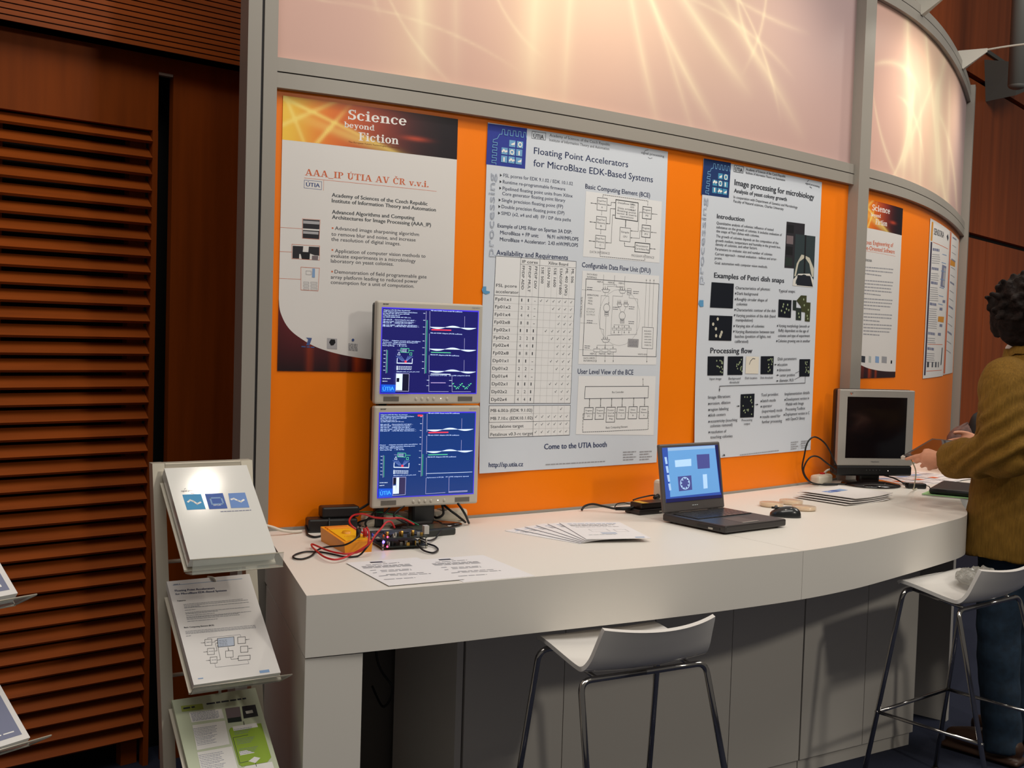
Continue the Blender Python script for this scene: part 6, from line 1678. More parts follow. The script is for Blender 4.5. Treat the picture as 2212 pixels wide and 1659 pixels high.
RACK_B=[
('t', .0134, .0323, .1117, .0359, .0058, 'Floating Point Accelerators', 'nb', 1, 0),
('t', .013, .0423, .1402, .0459, .0056, 'for MicroBlaze EDK-Based Systems', 'nb', 1, 0),
('l',[(.0129,.0129),(.1871,.0128)],.001,'lb',0),
('g',.0144,.0127,.03,.0125,.0041,'g'),
('t', .0135, .0618, .0337, .0622, .004, 'Features', 'k3', 1, 0),
('t', .0128, .1396, .0848, .1427, .0038, 'Basic Computing Element (BCE)', 'k3', 1, 0),
('g',.0256,.0728,.1742,.0747,.0019,'g'),
('g',.0258,.0768,.1858,.079,.0019,'g'),
('g',.0256,.0808,.063,.0814,.002,'g'),
('g',.0254,.0834,.1863,.0859,.0019,'g'),
('g',.0253,.0901,.0506,.0905,.002,'g'),
('g',.0246,.0972,.185,.1003,.0019,'g'),
('g',.0249,.1006,.1039,.1021,.002,'g'),
('g',.0249,.1058,.0946,.1073,.0019,'g'),
('g',.0245,.1103,.1849,.1139,.0019,'g'),
('g',.0248,.113,.1522,.1159,.002,'g'),
('g',.0244,.1169,.1547,.12,.002,'g'),
('g',.0244,.1227,.0984,.1246,.0019,'g'),
('g',.0135,.15,.1843,.1556,.0019,'g'),
('g',.0131,.1538,.1846,.1596,.0019,'g'),
('g',.0128,.1569,.1848,.1629,.0019,'g'),
('g',.0122,.1632,.0237,.1637,.0019,'g'),
('l',[(.0538,.1782),(.07,.1791),(.0664,.1966),(.0503,.1956),(.0538,.1782)],.0008,'k',0),
('a',[(.0424,.1864),(.0518,.1869)],.0007,'k',.003,0),
('g',.0556,.1873,.0662,.1879,.0019,'g'),
('l',[(.0538,.2042),(.0699,.2052),(.0663,.2225),(.0503,.2214),(.0538,.2042)],.0008,'k',0),
('a',[(.0425,.2123),(.0518,.2128)],.0007,'k',.003,0),
('g',.0556,.2133,.0661,.2139,.0019,'g'),
('l',[(.0545,.2288),(.0705,.2299),(.0669,.247),(.051,.2458),(.0545,.2288)],.0008,'k',0),
('a',[(.0432,.2367),(.0525,.2373)],.0007,'k',.003,0),
('g',.0563,.2378,.0667,.2385,.0019,'g'),
('q',[(.084,.1797),(.124,.1806),(.1192,.2053),(.0795,.2042)],'lb3'),
('l',[(.084,.1797),(.124,.1806),(.1192,.2053),(.0795,.2042),(.084,.1797)],.0012,'k',0),
('g',.0855,.1869,.1053,.1879,.0016,'g2'),
('g',.085,.1914,.1048,.1924,.0016,'g2'),
('g',.0844,.1958,.1042,.1968,.0016,'g2'),
('g',.0839,.2002,.1037,.2013,.0016,'g2'),
('l',[(.0944,.2174),(.1124,.2186),(.1085,.2366),(.0906,.2353),(.0944,.2174)],.0008,'k',0),
('l',[(.133,.1833),(.1516,.1844),(.1474,.2028),(.1289,.2017),(.133,.1833)],.001,'k',0),
('l',[(.1331,.2099),(.151,.2111),(.147,.228),(.1292,.2268),(.1331,.2099)],.001,'k',0),
('l',[(.1211,.236),(.1498,.2374),(.1464,.2497),(.1179,.2483),(.1211,.236)],.001,'k',0),
('a',[(.1598,.1929),(.1504,.1928)],.0007,'k',.003,0),
('a',[(.1598,.219),(.1505,.2188)],.0007,'k',.003,0),
('a',[(.0695,.1883),(.0763,.1884),(.0767,.1843),(.0829,.1847)],.0007,'k',.003,0),
('a',[(.0695,.2137),(.0745,.2137),(.0764,.1923),(.0826,.1924)],.0007,'k',.003,0),
('a',[(.0694,.2395),(.0767,.2392),(.0797,.2003),(.0816,.2006)],.0007,'k',.003,0),
('l',[(.0611,.1777),(.0615,.1745),(.1409,.1763),(.1411,.1836)],.0008,'g',0),
('l',[(.0613,.2471),(.0607,.2582),(.1404,.2607),(.1404,.2518)],.0008,'g',0),
('a',[(.1022,.2374),(.1021,.2424),(.1197,.2428)],.0007,'k',.003,0),
('a',[(.1029,.2082),(.1023,.2177)],.001,'k',.003,0),
('q',[(.1598,.2838),(.1839,.2839),(.1837,.2918),(.1596,.291)],'lb'),
('g',.0133,.2834,.0266,.2837,.003,'lb')]
RACK_C=[
('q',[(.0176,.019),(.07,.0217),(.0695,.0372),(.017,.0351)],'gn2'),
('g',.022,.0294,.0497,.0294,.0061,'k3'),
('g',.0794,.0265,.1792,.0276,.0055,'k3'),
('q',[(.0329,.0399),(.1123,.0435),(.1129,.0698),(.0334,.0672)],'w'),
('q',[(.0333,.0749),(.1129,.0766),(.1089,.1404),(.0297,.1414)],'w'),
('q',[(.029,.1469),(.1123,.1469),(.1121,.2141),(.0267,.2047)],'w'),
('g',.0358,.044,.0964,.0451,.0019,'lv'),
('g',.0359,.0474,.103,.0492,.0019,'lv'),
('g',.0361,.0508,.1037,.0527,.0018,'lv'),
('g',.0362,.0542,.103,.0561,.0018,'lv'),
('g',.0364,.0576,.102,.0593,.0018,'lv'),
('g',.0365,.0611,.1033,.0629,.0019,'lv'),
('g',.0366,.0645,.1,.0659,.0019,'lv'),
('g',.0328,.0857,.0902,.0865,.0016,'lv'),
('g',.0328,.0897,.0852,.0899,.0015,'lv'),
('g',.0329,.0937,.0889,.0944,.0015,'lv'),
('g',.033,.0977,.0853,.098,.0015,'lv'),
('g',.033,.1017,.0862,.1021,.0015,'lv'),
('g',.0331,.1058,.075,.1049,.0016,'lv'),
('g',.0331,.1098,.0855,.11,.0015,'lv'),
('g',.0332,.1138,.0796,.1134,.0015,'lv'),
('g',.0332,.1178,.0721,.1166,.0015,'lv'),
('g',.0333,.1218,.08,.1215,.0015,'lv'),
('g',.0334,.1258,.0747,.1249,.0015,'lv'),
('g',.0334,.1298,.0796,.1294,.0015,'lv'),
('g',.03,.1562,.0868,.157,.0015,'lv'),
('g',.0301,.1605,.0888,.1615,.0015,'lv'),
('g',.0301,.1648,.0795,.1648,.0015,'lv'),
('g',.0301,.1692,.0829,.1695,.0016,'lv'),
('g',.0301,.1735,.0821,.1737,.0016,'lv'),
('g',.0301,.1778,.0857,.1784,.0016,'lv'),
('g',.0302,.1821,.0751,.1815,.0016,'lv'),
('g',.0302,.1864,.0874,.1872,.0016,'lv'),
('g',.0302,.1907,.0816,.1908,.0016,'lv'),
('g',.0302,.1949,.081,.1951,.0015,'lv'),
('g',.0302,.1992,.0754,.1987,.0015,'lv'),
('g',.0303,.2035,.0727,.2027,.0015,'lv'),
('q',[(.1213,.0445),(.1577,.0454),(.1535,.0861),(.119,.0844)],'mg'),
('q',[(.1634,.046),(.1975,.0467),(.1967,.0791),(.1595,.0796)],'dk'),
('q',[(.1206,.0722),(.1533,.0728),(.1524,.086),(.119,.0844)],'dk2'),
('q',[(.1683,.0605),(.1864,.06),(.1867,.0681),(.169,.068)],'wt'),
('q',[(.1214,.0986),(.1983,.0994),(.1986,.1934),(.1858,.2042),(.1234,.2034),(.1172,.1966),(.1164,.1042)],'gn'),
('q',[(.1266,.0961),(.1872,.0966),(.189,.12),(.1271,.1208)],'w'),
('q',[(.1261,.1229),(.1876,.1235),(.1894,.1468),(.1266,.1476)],'w'),
('q',[(.1255,.1499),(.188,.1507),(.1898,.1739),(.126,.1746)],'w'),
('g',.1282,.1055,.1731,.1062,.0015,'lv'),
('g',.1277,.1098,.1692,.1101,.0015,'lv'),
('g',.1271,.114,.1653,.1139,.0015,'lv'),
('g',.1265,.1183,.1613,.1178,.0015,'lv'),
('g',.1279,.1323,.1733,.133,.0015,'lv'),
('g',.1274,.1366,.1694,.1369,.0016,'lv'),
('g',.1268,.1408,.1655,.1408,.0015,'lv'),
('g',.1263,.1451,.1615,.1447,.0016,'lv'),
('g',.1277,.1594,.1735,.1601,.0015,'lv'),
('g',.1271,.1636,.1696,.164,.0015,'lv'),
('g',.1265,.1679,.1656,.1679,.0016,'lv'),
('g',.126,.1721,.1617,.1718,.0015,'lv'),
('q',[(.1418,.1932),(.1586,.1843),(.172,.1904),(.1564,.201)],'w'),
('a',[(.157,.0877),(.1562,.0963)],.0012,'k',.003,0),
('a',[(.1572,.2011),(.1566,.2102)],.0012,'k',.003,0),
('l',[(.1404,.193),(.1204,.1939),(.1207,.1257),(.1579,.1248)],.0012,'k3',0),
('q',[(.1194,.2122),(.1318,.2044),(.197,.2055),(.1974,.2236)],'w')]
COMSOC=[
('g',.062,.024,.1018,.0279,.0128,'k3'),
('l',[(.0602,.0265),(.1009,.0307)],.002,'k3',0),
('g',.038,.0512,.1349,.0513,.007,'g'),
('g',.0207,.0652,.1533,.0803,.007,'g'),
('g',.0191,.0757,.1522,.0909,.0071,'g'),
('g',.0169,.0858,.1515,.1016,.007,'g'),
('g',.0478,.1289,.1305,.1378,.0071,'g'),
('g',.0448,.1435,.1284,.1496,.0071,'g'),
('g',.0434,.1791,.1447,.1902,.0071,'g'),
('g',.0491,.1921,.1562,.2101,.007,'g'),
('g',.019,.1903,.0433,.19,.007,'g'),
('g',.0159,.2315,.0989,.2389,.007,'g'),
('g',.0232,.1197,.0394,.1194,.0071,'g'),
('g',.0188,.1494,.0306,.1476,.007,'g')]
# ------------------------------------------------------------------ setting
import numpy as np
wood = mat('red_brown_veneer',(128,58,12),.55,spec=.12,nscale=3,namt=.18,stretch=(6,6,.5),bump=.03,bscale=60)
wood_d = mat('red_brown_slats',(148,70,20),.5,spec=.2,nscale=4,namt=.18,stretch=(.6,.6,8))
black = mat('black_void',(6,5,5),.8)
carpet = mat('navy_carpet',(30,36,58),.95,nscale=260,namt=.4,bump=.5,bscale=500)
cap_m = mat('pale_cap',(190,180,165),.4)
mb=MB(); mb.box(-9,9,-4,14,-.05,0,carpet); struct(mb,'floor')
LW=Vector((-1.267,4.048,0)); LH=math.radians(42); LM=Matrix.Translation(LW)@Matrix.Rotation(LH,4,'Z')    # local x along wall, -y out to the room
mb=MB()
mb.box(-4.2,-.001,0,.03,2.2606,2.5292,wood,LM); mb.box(-.020,.0,0,.03,0,2.2606,wood,LM); mb.box(-4.2,-1.45,0,.03,0,2.2606,wood,LM)
mb.box(.054,1.6,0,.03,0,2.5292,wood,LM); mb.box(-.001,.054,0,.03,2.4666,2.5292,wood,LM)
mb.box(-4.2,1.6,.16,.2,0,5,black,LM); mb.box(-.001,.054,.004,.03,2.4574,2.4666,cap_m,LM); mb.box(-4.2,1.6,.02,.16,2.5292,5,black,LM)
struct(mb,'wall_left')
mb=MB(); g=0.0187
for i in range(66): mb.box(-4.2,1.6,-.09,.02,2.52+i*g,2.52+i*g+g*.78,wood_d,LM)
mb.box(-4.2,1.6,-.084,.02,2.52,3.9,black,LM); struct(mb,'trim_1')
t=thing('louvre_panel','tall red-brown wooden louvre panel at the left edge behind the literature racks','louvre',LW,LH)
mb=MB()
for i in range(38):
    z=2.2219-0.0571*i
    mb.add([(-1.449,y,zz) for y,zz in ((-.006,z),(.003,z-.008),(.044,z+.028),(.036,z+.036))]+[(-.021,y,zz) for y,zz in ((-.006,z),(.003,z-.008),(.044,z+.028),(.036,z+.036))],[(0,1,5,4),(1,2,6,5),(2,3,7,6),(3,0,4,7),(0,3,2,1),(4,5,6,7)],wood_d)
mb.build('slats',t)
for x0,x1 in ((-.080,-.021),(-.59,-.507),(-1.45,-1.38)):
    mb=MB(); mb.box(x0,x1,.05,.09,0,2.2606,wood_d); mb.build('batten',t)
# far wall on the right
RW=Vector((3.579,9.0,0)); RM=Matrix.Translation(RW)@Matrix.Rotation(math.radians(51),4,'Z')
wood2 = mat('far_red_veneer',(158,76,34),.5,spec=.2,nscale=2,namt=.2,stretch=(5,5,.4))
mb=MB()
for a,b in ((-3,-1.2),(-1.19,.30),(.31,1.8),(1.81,4),(4.01,9)): mb.box(a,b,0,.05,0,2.43,wood2,RM)
for a,b in ((-3,-1.4),(-1.395,.05),(.055,1.5),(1.505,4),(4.005,9)): mb.box(a,b,0,.05,2.47,3.62,wood2,RM); mb.box(a,b,0,.05,3.66,6,wood2,RM)
mb.box(-3,9,.05,.09,0,6,black,RM); struct(mb,'wall_right')
# ------------------------------------------------------------------ curved display wall
grey = mat('grey_aluminium_profile',(150,144,136),.4,metal=.0,spec=.5)
dgrey = mat('profile_groove',(52,50,52),.6)
orange = mat('orange_laminate',(248,126,2),.38,spec=.3,nscale=1.2,namt=.03)
lowp = mat('pale_lower_panel',(104,98,92),.6)
banner_m = mat('banner_film',(255,255,255),.40,spec=.35,attr='Print')
dw=thing('display_wall','curved exhibition booth wall of grey frame with orange panels under fiery pink banners','booth wall',W(.6))
inv=Matrix.Translation(-W(.6))
def wbuild(mb,name,colors=None):
    for v in mb.v: v -= W(.6)
    return mb.build(name,dw,colors)
def strip(mb,s0,s1,o0,o1,z0,z1,mt,ds=.06):
    n=max(1,int((s1-s0)/ds)); vs=[]; fs=[]
    for i in range(n+1):
        s=s0+(s1-s0)*i/n; vs+=[W(s,o0,z0),W(s,o1,z0),W(s,o1,z1),W(s,o0,z1)]
    for i in range(n):
        a=4*i; 
        for k in range(4): fs.append((a+k,a+(k+1)%4,a+4+(k+1)%4,a+4+k))
    fs+=[(0,3,2,1),(4*n,4*n+1,4*n+2,4*n+3)]; mb.add(vs,fs,mt)
END=4.72
for a,b in ((-.86,2.03),(2.11,END)):
    mb=MB(); strip(mb,a,b,-.03,0,.962,2.32,orange); wbuild(mb,'orange_panel')
    mb=MB(); strip(mb,a,b,-.03,0,.002,.955,lowp); wbuild(mb,'lower_panel')
for a,b in ((-.856,2.02),(2.118,END+.03)):
    for z0,name in ((2.313,'rail'),(3.19,'rail')):
        mb=MB(); strip(mb,a,b,-.035,.026,z0,z0+.045,grey); strip(mb,a,b,-.035,.018,z0+.045,z0+.049,dgrey); strip(mb,a,b,-.035,.026,z0+.049,z0+.09,grey); wbuild(mb,name)
    mb=MB(); strip(mb,a,b,-.03,.006,.956,.966,grey); wbuild(mb,'base_strip')
def post(s,w,o0,o1,ztop,groove=True):
    mb=MB(); h=w/2
    if groove:
        strip(mb,s-h,s-.004,o0,o1,0,ztop,grey); strip(mb,s+.004,s+h,o0,o1,0,ztop,grey); strip(mb,s-.004,s+.004,o0,o1-.008,0,ztop,dgrey)
    else: strip(mb,s-h,s+h,o0,o1,0,ztop,grey)
    wbuild(mb,'post')
post(-.9,.09,-.07,.03,3.45); post(2.068,.098,-.06,.05,3.45,False); post(END+.075,.09,-.06,.05,3.3,False)
# banner print: flame-like rays
def rays(U,V,seed,feat):
    rs=np.random.RandomState(seed)
    base=np.zeros(U.shape+(3,)); pk=np.array(lin((206,166,154))); mv=np.array(lin((178,152,152))); pe=np.array(lin((236,202,172))); ye=np.array(lin((250,232,196)))
    g=np.zeros_like(U)
    for (cu,cv,ru,rv,a) in feat['blobs']: g+=a*np.exp(-((U-cu)/ru)**2-((V-cv)/rv)**2)
    g=np.clip(g,0,1)[...,None]
    m=np.clip((U/U.max()-.45)*1.7+.25*np.sin(U*3+V*4),0,1)[...,None]
    base=(pk*(1-m)+mv*m)*(1-g)+pe*g
    y=np.zeros_like(U)
    for (u0,v0,u1,v1,bend,w,a) in feat['rays']:
        L=math.hypot(u1-u0,v1-v0); dx,dy=(u1-u0)/L,(v1-v0)/L
        t=(U-u0)*dx+(V-v0)*dy; d=-(U-u0)*dy+(V-v0)*dx-bend*4*(t/L)*(1-t/L)
        ww=w*(.55+.9*np.clip(t/L,0,1)); f=np.clip((t+.05)/.12,0,1)*np.clip((L-t)/(.3*L),0,1)
        y+=a*f*(np.exp(-(d/ww)**2)+.45*np.exp(-(d/(ww*.3))**2))
    y=(.8*np.clip(y,0,1))[...,None]
    return base*(1-y)+ye*y
F1=dict(blobs=[(1.15,.05,.55,.6,.9),(1.9,.35,.5,.4,.35),(.45,.4,.12,.8,.5),(.95,.5,.16,.6,.4)],
 rays=[(.46,-.1,.5,.85,.01,.035,.55),(.56,-.1,.62,.85,-.01,.02,.2),(.98,-.1,.92,.85,.02,.05,.5),(1.1,-.1,1.06,.85,0,.022,.35),
 (1.22,-.05,2.1,.62,.03,.03,.6),(1.2,-.05,1.9,.8,.05,.022,.5),(1.3,-.05,2.5,.75,-.04,.03,.4),(1.25,-.1,1.55,.85,.03,.02,.4),(1.0,.0,.5,.5,.06,.012,.35),(.62,.02,1.0,.4,-.04,.012,.45),(.5,.05,.14,.38,-.05,.012,.35),
 (.3,-.05,.62,.35,-.06,.010,.35),(.26,.25,.34,.62,.02,.008,.45),(.34,.5,.62,.8,.03,.008,.3),(1.28,0,1.75,.85,.0,.015,.3),(2.0,-.1,2.15,.5,.12,.014,.4),(2.1,-.1,2.0,.55,-.1,.010,.35),(1.5,.3,2.4,.5,-.06,.012,.3),(1.45,.12,2.5,.28,.05,.010,.3),(.7,.3,.98,.65,.06,.008,.3),(1.75,.1,2.3,.7,-.08,.010,.35),(.1,.6,.9,.72,-.05,.006,.25)])
F2=dict(blobs=[(.9,.3,.5,.5,.8),(1.6,.2,.5,.5,.4)],rays=[(0.45,-0.1,0.75,0.9,0.05,0.085,0.5),(0.7,-0.1,0.95,0.4,-0.03,0.051,0.5),(1.1,0.2,1.3,0.85,0,0.204,0.6),(1,0.2,0.3,0.9,0.02,0.034,0.35),(1.35,-0.05,1,0.4,0,0.102,0.4),(0.95,0.25,1.9,0.9,0.1,0.068,0.45),(1.2,0.35,2.4,0.9,-0.1,0.051,0.35),(0.4,0.4,0.9,0.7,-0.08,0.0204,0.4),(0.35,0.8,0.62,0.3,0.06,0.017,0.4),(0.1,0.3,0.75,0.32,-0.06,0.0204,0.4),(0.62,0.3,0.5,0.9,0.03,0.051,0.4),(0.75,0.4,0.82,0.85,0,0.051,0.4),(1.5,0.1,1.7,0.9,0,0.102,0.3),(0.1,0.45,0.45,0.8,0.05,0.017,0.35)])
for s0,s1,ft,seed,du in ((-.856,2.02,F1,1,.007),(2.118,END,F2,5,.008)):
    nu=int((s1-s0)/du); nv=int(.80/.007)
    U,V=np.meshgrid(np.linspace(0,s1-s0,nu+1),np.linspace(0,.8,nv+1))
    C=rays(U,V,seed,ft).reshape(-1,3)
    mb=MB(); mb.grid(lambda a,b: W(s0+(s1-s0)*a,.002,3.196-.8*b),nu,nv,banner_m); wbuild(mb,'banner_panel',[tuple(c) for c in C])
# ------------------------------------------------------------------ arm spotlights on the top rail
whitep=mat('white_lacquer_metal',(205,200,188),.35); steel=mat('brushed_steel',(180,178,172),.28,metal=1)
def arm_light(s,label,ln,en):
    t=thing('arm_spotlight',label,'spotlight',W(s,0,3.29),_heading(s),'arm spotlights along the booth top rail')   # local -y points out of the wall
    mb=MB(); mb.add([(-.022,-.0,0),(.022,0,0),(.022,-.03,-.06),(-.022,-.03,-.06),(-.02,0,.05),(.02,0,.05),(.006,-.16,.055),(-.006,-.16,.055),(.006,-.16,.035),(-.006,-.16,.035)],[(0,3,2,1),(0,1,5,4),(4,5,6,7),(7,6,8,9),(3,9,8,2),(1,2,8,6,5),(0,4,7,9,3)],whitep); mb.build('bracket',t)
    mb=MB(); mb.tube(cr([(0,-.14,.045),(0,-.3,.06),(0,-ln+.06,.068),(0,-ln,.05)],6),.006,whitep); mb.build('arm',t)
    mb=MB(); R=Matrix.Translation((0,-ln,.03))@Matrix.Rotation(math.radians(-52),4,'X')
    mb.lathe([(.0,.07),(.03,.068),(.034,.05),(.036,.0),(.062,-.05),(.058,-.05),(.03,0)],whitep,20,R); mb.build('lamp_head',t)
    mb=MB(); mb.lathe([(0,-.012),(.033,-.012),(.045,-.034),(0,-.036)],mat('lamp_glow',(255,244,225),.3,emit=9),16,R); mb.build('bulb',t)
    d=bpy.data.lights.new('arm_lamp_light','SPOT'); d.energy=en; d.color=(1,.91,.77); d.spot_size=2.5; d.spot_blend=.9; d.shadow_soft_size=.05
    o=bpy.data.objects.new('arm_lamp_light',d); COL.objects.link(o)
    p=W(s,ln-.03,3.26); o.location=p; o.rotation_euler=(W(s,.12,1.6)-p).to_track_quat('-Z','Y').to_euler()
arm_light(-.55,'arm spotlight on the top rail above the left end of the booth wall',.62,9)
arm_light(.35,'arm spotlight on the top rail above the middle of the long banner',.62,25)
arm_light(1.4,'arm spotlight on the top rail above the right part of the long banner',.62,19)
arm_light(2.72,'upper arm spotlight at top right with its bright lamp in view',.5,34)
arm_light(3.98,'lower arm spotlight on the curved rail near the right end of the booth',.62,34)
# things hanging at the top right
mb=MB(); mb.cyl((0,0,0),(0,0,1.4),.062,mat('grey_tube_paint',(120,122,118),.5),24); mb.ell((0,0,0),(.062,.062,.03),mat('grey_tube_paint',(0,0,0)),20,8)
o=mb.build('hanging_tube'); o.location=(3.425,8,3.40); tag(o,'grey tube hanging at the top right corner against the dark wood','tube')
t=thing('wall_loudspeaker','grey wedge shaped box fixed high on the dark wood wall at right','loudspeaker',RM@Vector((.33,0,3.7)),math.radians(51))
mb=MB(); gm=mat('dull_grey_plastic',(96,96,92),.6); mb.add([(-.30,0,.12),(.33,0,.14),(.28,0,-.02),(-.22,0,-.19),(-.28,-.22,.08),(.3,-.22,.1),(.26,-.22,-.02),(-.2,-.22,-.16)],[(0,1,2,3),(4,7,6,5),(0,4,5,1),(1,5,6,2),(2,6,7,3),(3,7,4,0)],gm); mb.build('body',t)
mb=MB(); mb.box(-.32,.36,-.02,.0,.17,.2,gm); mb.build('bracket',t)
# ------------------------------------------------------------------ posters
paper=mat('poster_paper',(222,218,216),.5,spec=.35); paper_b=mat('poster_paper_bluish',(208,214,224),.45,spec=.35); gloss=mat('poster_gloss',(220,216,214),.4,spec=.4)
flare_m=mat('poster_flare_print',(255,255,255),.4,spec=.35,attr='Print')
def poster(items,s0,ztop,w,h,label,mt,curl=0,wk=1.0,trim=0.0):
    t=thing('poster',label,'poster',W(s0+w/2,0,ztop-h/2),0); org=t.location.copy()
    def P(u,v,l): 
        c=.0025+l
        if curl: c+=curl*max(0,(v-h*.6)/(h*.4))**2*max(0,1-u/(w*.25))
        return W(s0+u*wk,c,ztop-v)-org
    mb=MB(); sheet_mesh(mb,w-trim,h,lambda u,v,l:P(u+trim,v,l),mt,nx=int(w/.03),ny=24 if curl else 1)
    flare=any(i[0]=='art' for i in items)
    draw(mb,[i for i in items if i[0] not in('art','swoosh')],P,2 if curl else 1); mb.build('printed_sheet',t)
    if flare:
        cols=[]; nu,nv=110,26; H=.133
        for j in range(nv+1):
            for i in range(nu+1):
                u=i/nu; v=j/nv
                ye=math.exp(-(u/.16)**2)*.9; re=math.exp(-((u-.18)/.28)**2); c=Vector(lin((52,18,26)))
                c=c.lerp(Vector(lin((150,34,48))),min(1,.9*math.exp(-((u-.38)/.25)**2))*(1-.4*v)); c=c.lerp(Vector(lin((232,110,24))),min(1,re)); c=c.lerp(Vector(lin((250,206,70))),min(1,ye))
                def ln(a,b,cc,w): return math.exp(-((a*u*4.4+b*v-cc)/w)**2)
                k=ln(.35,-1,-.05,.05)*math.exp(-u*2)+.9*ln(.5,.9,.6,.05)*(u<.35)*math.exp(-u*3)+.8*ln(1,-.45,.05,.05)*math.exp(-u*4)+.8*ln(1,.8,1.6,.06)*math.exp(-((u-.22)/.1)**2)+.5*ln(.25,-1,-.35,.12)*math.exp(-((u-.4)/.3)**2)
                c=c.lerp(Vector(lin((255,226,120))),min(.85,k)); d=max(0,(u-.62)/.38); c=c.lerp(Vector(lin((24,14,24))),min(1,d*1.3))
                c=c.lerp(Vector(lin((214,80,50))),.7*math.exp(-((v-.62)/.05)**2-((u-.74)/.07)**2)); cols.append(tuple(c))
        mb=MB(); mb.grid(lambda a,b:P(trim+a*(w-trim),b*H,.00042),nu,nv,flare_m); mb.build('header_print',t,cols); mb=MB(); cols=[]
        # dark corner under the curved lower edge of the white area
        pts=[(0,.62),(.006,.66),(.03,.705),(.07,.738),(.13,.768),(.22,.79),(.33,.803),(.45,.81),(.594,.813)]
        sm=cr([(a,b,0) for a,b in pts],6); n=len(sm)-1
        b0=len(mb.v); vs=[]; fs=[]
        for p in sm: q=max(p.x,trim); vs+=[P(q,p.y,.00042),P(q,h,.00042)]
        fs=[(2*i,2*i+1,2*i+3,2*i+2) for i in range(n)]; mb.add(vs,fs,flare_m)
        for p in sm:
            r=max(0,1-p.x/.3); k=.8*math.exp(-((p.x-.26)/.012)**2)+.5*math.exp(-((p.x-.33)/.01)**2)+.4*math.exp(-((p.x-.1)/.01)**2)+.3*math.exp(-((p.x-.18)/.01)**2)
            c=Vector(lin((44,20,26))).lerp(Vector(lin((112,30,36))),r*.6).lerp(Vector(lin((190,70,20))),min(.8,k)); cols+=[tuple(c),tuple(Vector(lin((34,16,22))).lerp(Vector(lin((170,60,20))),min(.6,k)))]
        mb.build('corner_print',t,cols)
    return t
poster(POSTER_A,-.828,2.295,.594,.841,'leftmost poster headed Science beyond Fiction, partly behind the two stacked monitors',gloss,wk=1.013)
poster(POSTER_B,-.110,2.299,.841,1.189,'poster titled Floating Point Accelerators, between the stacked monitors and the laptop',paper_b,curl=.012)
poster(POSTER_C,.937,2.298,.841,1.189,'poster titled Image processing for microbiology, behind the laptop',paper_b,curl=.012)
poster(POSTER_D,2.045,2.267,.594,.841,'smaller poster headed Science beyond Fiction on the curved orange panel at right',gloss,trim=.074)
poster(POSTER_E,3.20,2.275,.75,.866,'white poster titled SENSORIA on the far right curve of the orange wall',paper)
poster(POSTER_F,3.962,2.277,.66,.862,'last white poster at the edge of the curve, seen almost edge on',paper)
# ------------------------------------------------------------------ counter
CT=.957
lam=mat('white_counter_laminate',(224,219,211),.42,spec=.4); lam2=mat('white_cabinet_laminate',(214,208,200),.5,spec=.3)
FE=[(-.472,2.689),(-.2,2.826),(.059,2.969),(.393,3.148),(.66,3.305),(.903,3.464),(1.102,3.625),(1.252,3.77),(1.547,4.076),(1.70,4.25),(1.768,4.385),(1.85,4.65),(2.0,5.05),(2.3,5.55),(2.55,6.1)]
fe=cr([(a,b,0) for a,b in FE],6); si=5*6
def top(name,front,s0,s1,label,lc=None):
    back=[W(s1+(s0-s1)*i/30,.008) for i in range(31)]
    if lc: back[-1]=Vector(lc+(0,))
    mb=MB(); mb.prism([(p.x,p.y) for p in front]+[(p.x,p.y) for p in back],.807,CT,lam); o=mb.build(name); tag(o,label,'counter')
g0=fe[si]+(fe[si]-fe[si-1]).normalized()*.0; d=(fe[si+1]-fe[si]).normalized()
top('counter_top',fe[:si+1],-.858,.44,'long thick white counter top on the left, carrying the stacked monitors and laptop',(-.755,3.528))
top('counter_top',[fe[si]+d*.0016]+fe[si+1:],.4424,3.6,'curved right part of the white counter top, carrying the silver monitor')
d0=Vector((.283*-1,.839,0)).normalized(); a=Vector((-.472,2.689,0)); e=(Vector((.059,2.969,0))-a).normalized()
P=[a+d0*.003+e*.0005,a+e*.146+d0*.003,a+e*.146+d0*.80,a+d0*.80]
mb=MB(); mb.prism([(p.x,p.y) for p in P],0,.8035,lam); tag(mb.build('end_panel'),'white end panel carrying the left end of the counter, beside the literature rack','panel')
CS=Vector((-.139,3.359,0)); CA=math.atan2(.256,.4); CM=Matrix.Translation(CS)@Matrix.Rotation(CA,4,'Z')
for i,(x0,xm,x1,lb) in enumerate(((.03,.395,.76,'white two-door base cabinet under the counter, behind the nearer bar stool'),(.763,1.113,1.468,'white two-door base cabinet in the middle of the row under the counter'),(1.473,1.813,2.112,'white two-door base cabinet at the right end, behind the farther bar stool'))):
    t=thing('base_cabinet',lb,'cabinet',CS+Vector((math.cos(CA)*x0,math.sin(CA)*x0,0)),CA,'cabinets under the counter'); w=x1-x0; m=xm-x0
    mb=MB(); mb.box(0,w,.02,.38,.05,.803,lam2); mb.build('carcass',t)
    mb=MB(); mb.box(0,w-(.012 if i==2 else 0),.008,.36,0,.049,lam2); mb.build('plinth',t)
    for a_,b_ in ((.0015,m-.0015),(m+.0015,w-.0015)): mb=MB(); mb.box(a_,b_,0,.019,.052,.802,lam2); mb.build('door',t)
t=thing('side_panel','dark shadowed upright panel closing the left side of the cabinet row','panel',CS,CA)
mb=MB(); mb.box(0,.022,-.001,.40,0,.803,lam2); mb.build('board',t)
mb=MB(); mb.box(.0225,.0285,.012,.36,0,.8,dgrey); mb.build('gap_strip',t)
a=Vector((1.62,5.01,0)); b=Vector((1.885,4.79,0)); t=thing('support_panel','pale upright panel under the counter between the last cabinet and the legs of the man','panel',a,math.atan2(b.y-a.y,b.x-a.x))
mb=MB(); mb.box(0,(b-a).length,0,.03,0,.804,lam2); mb.build('board',t)
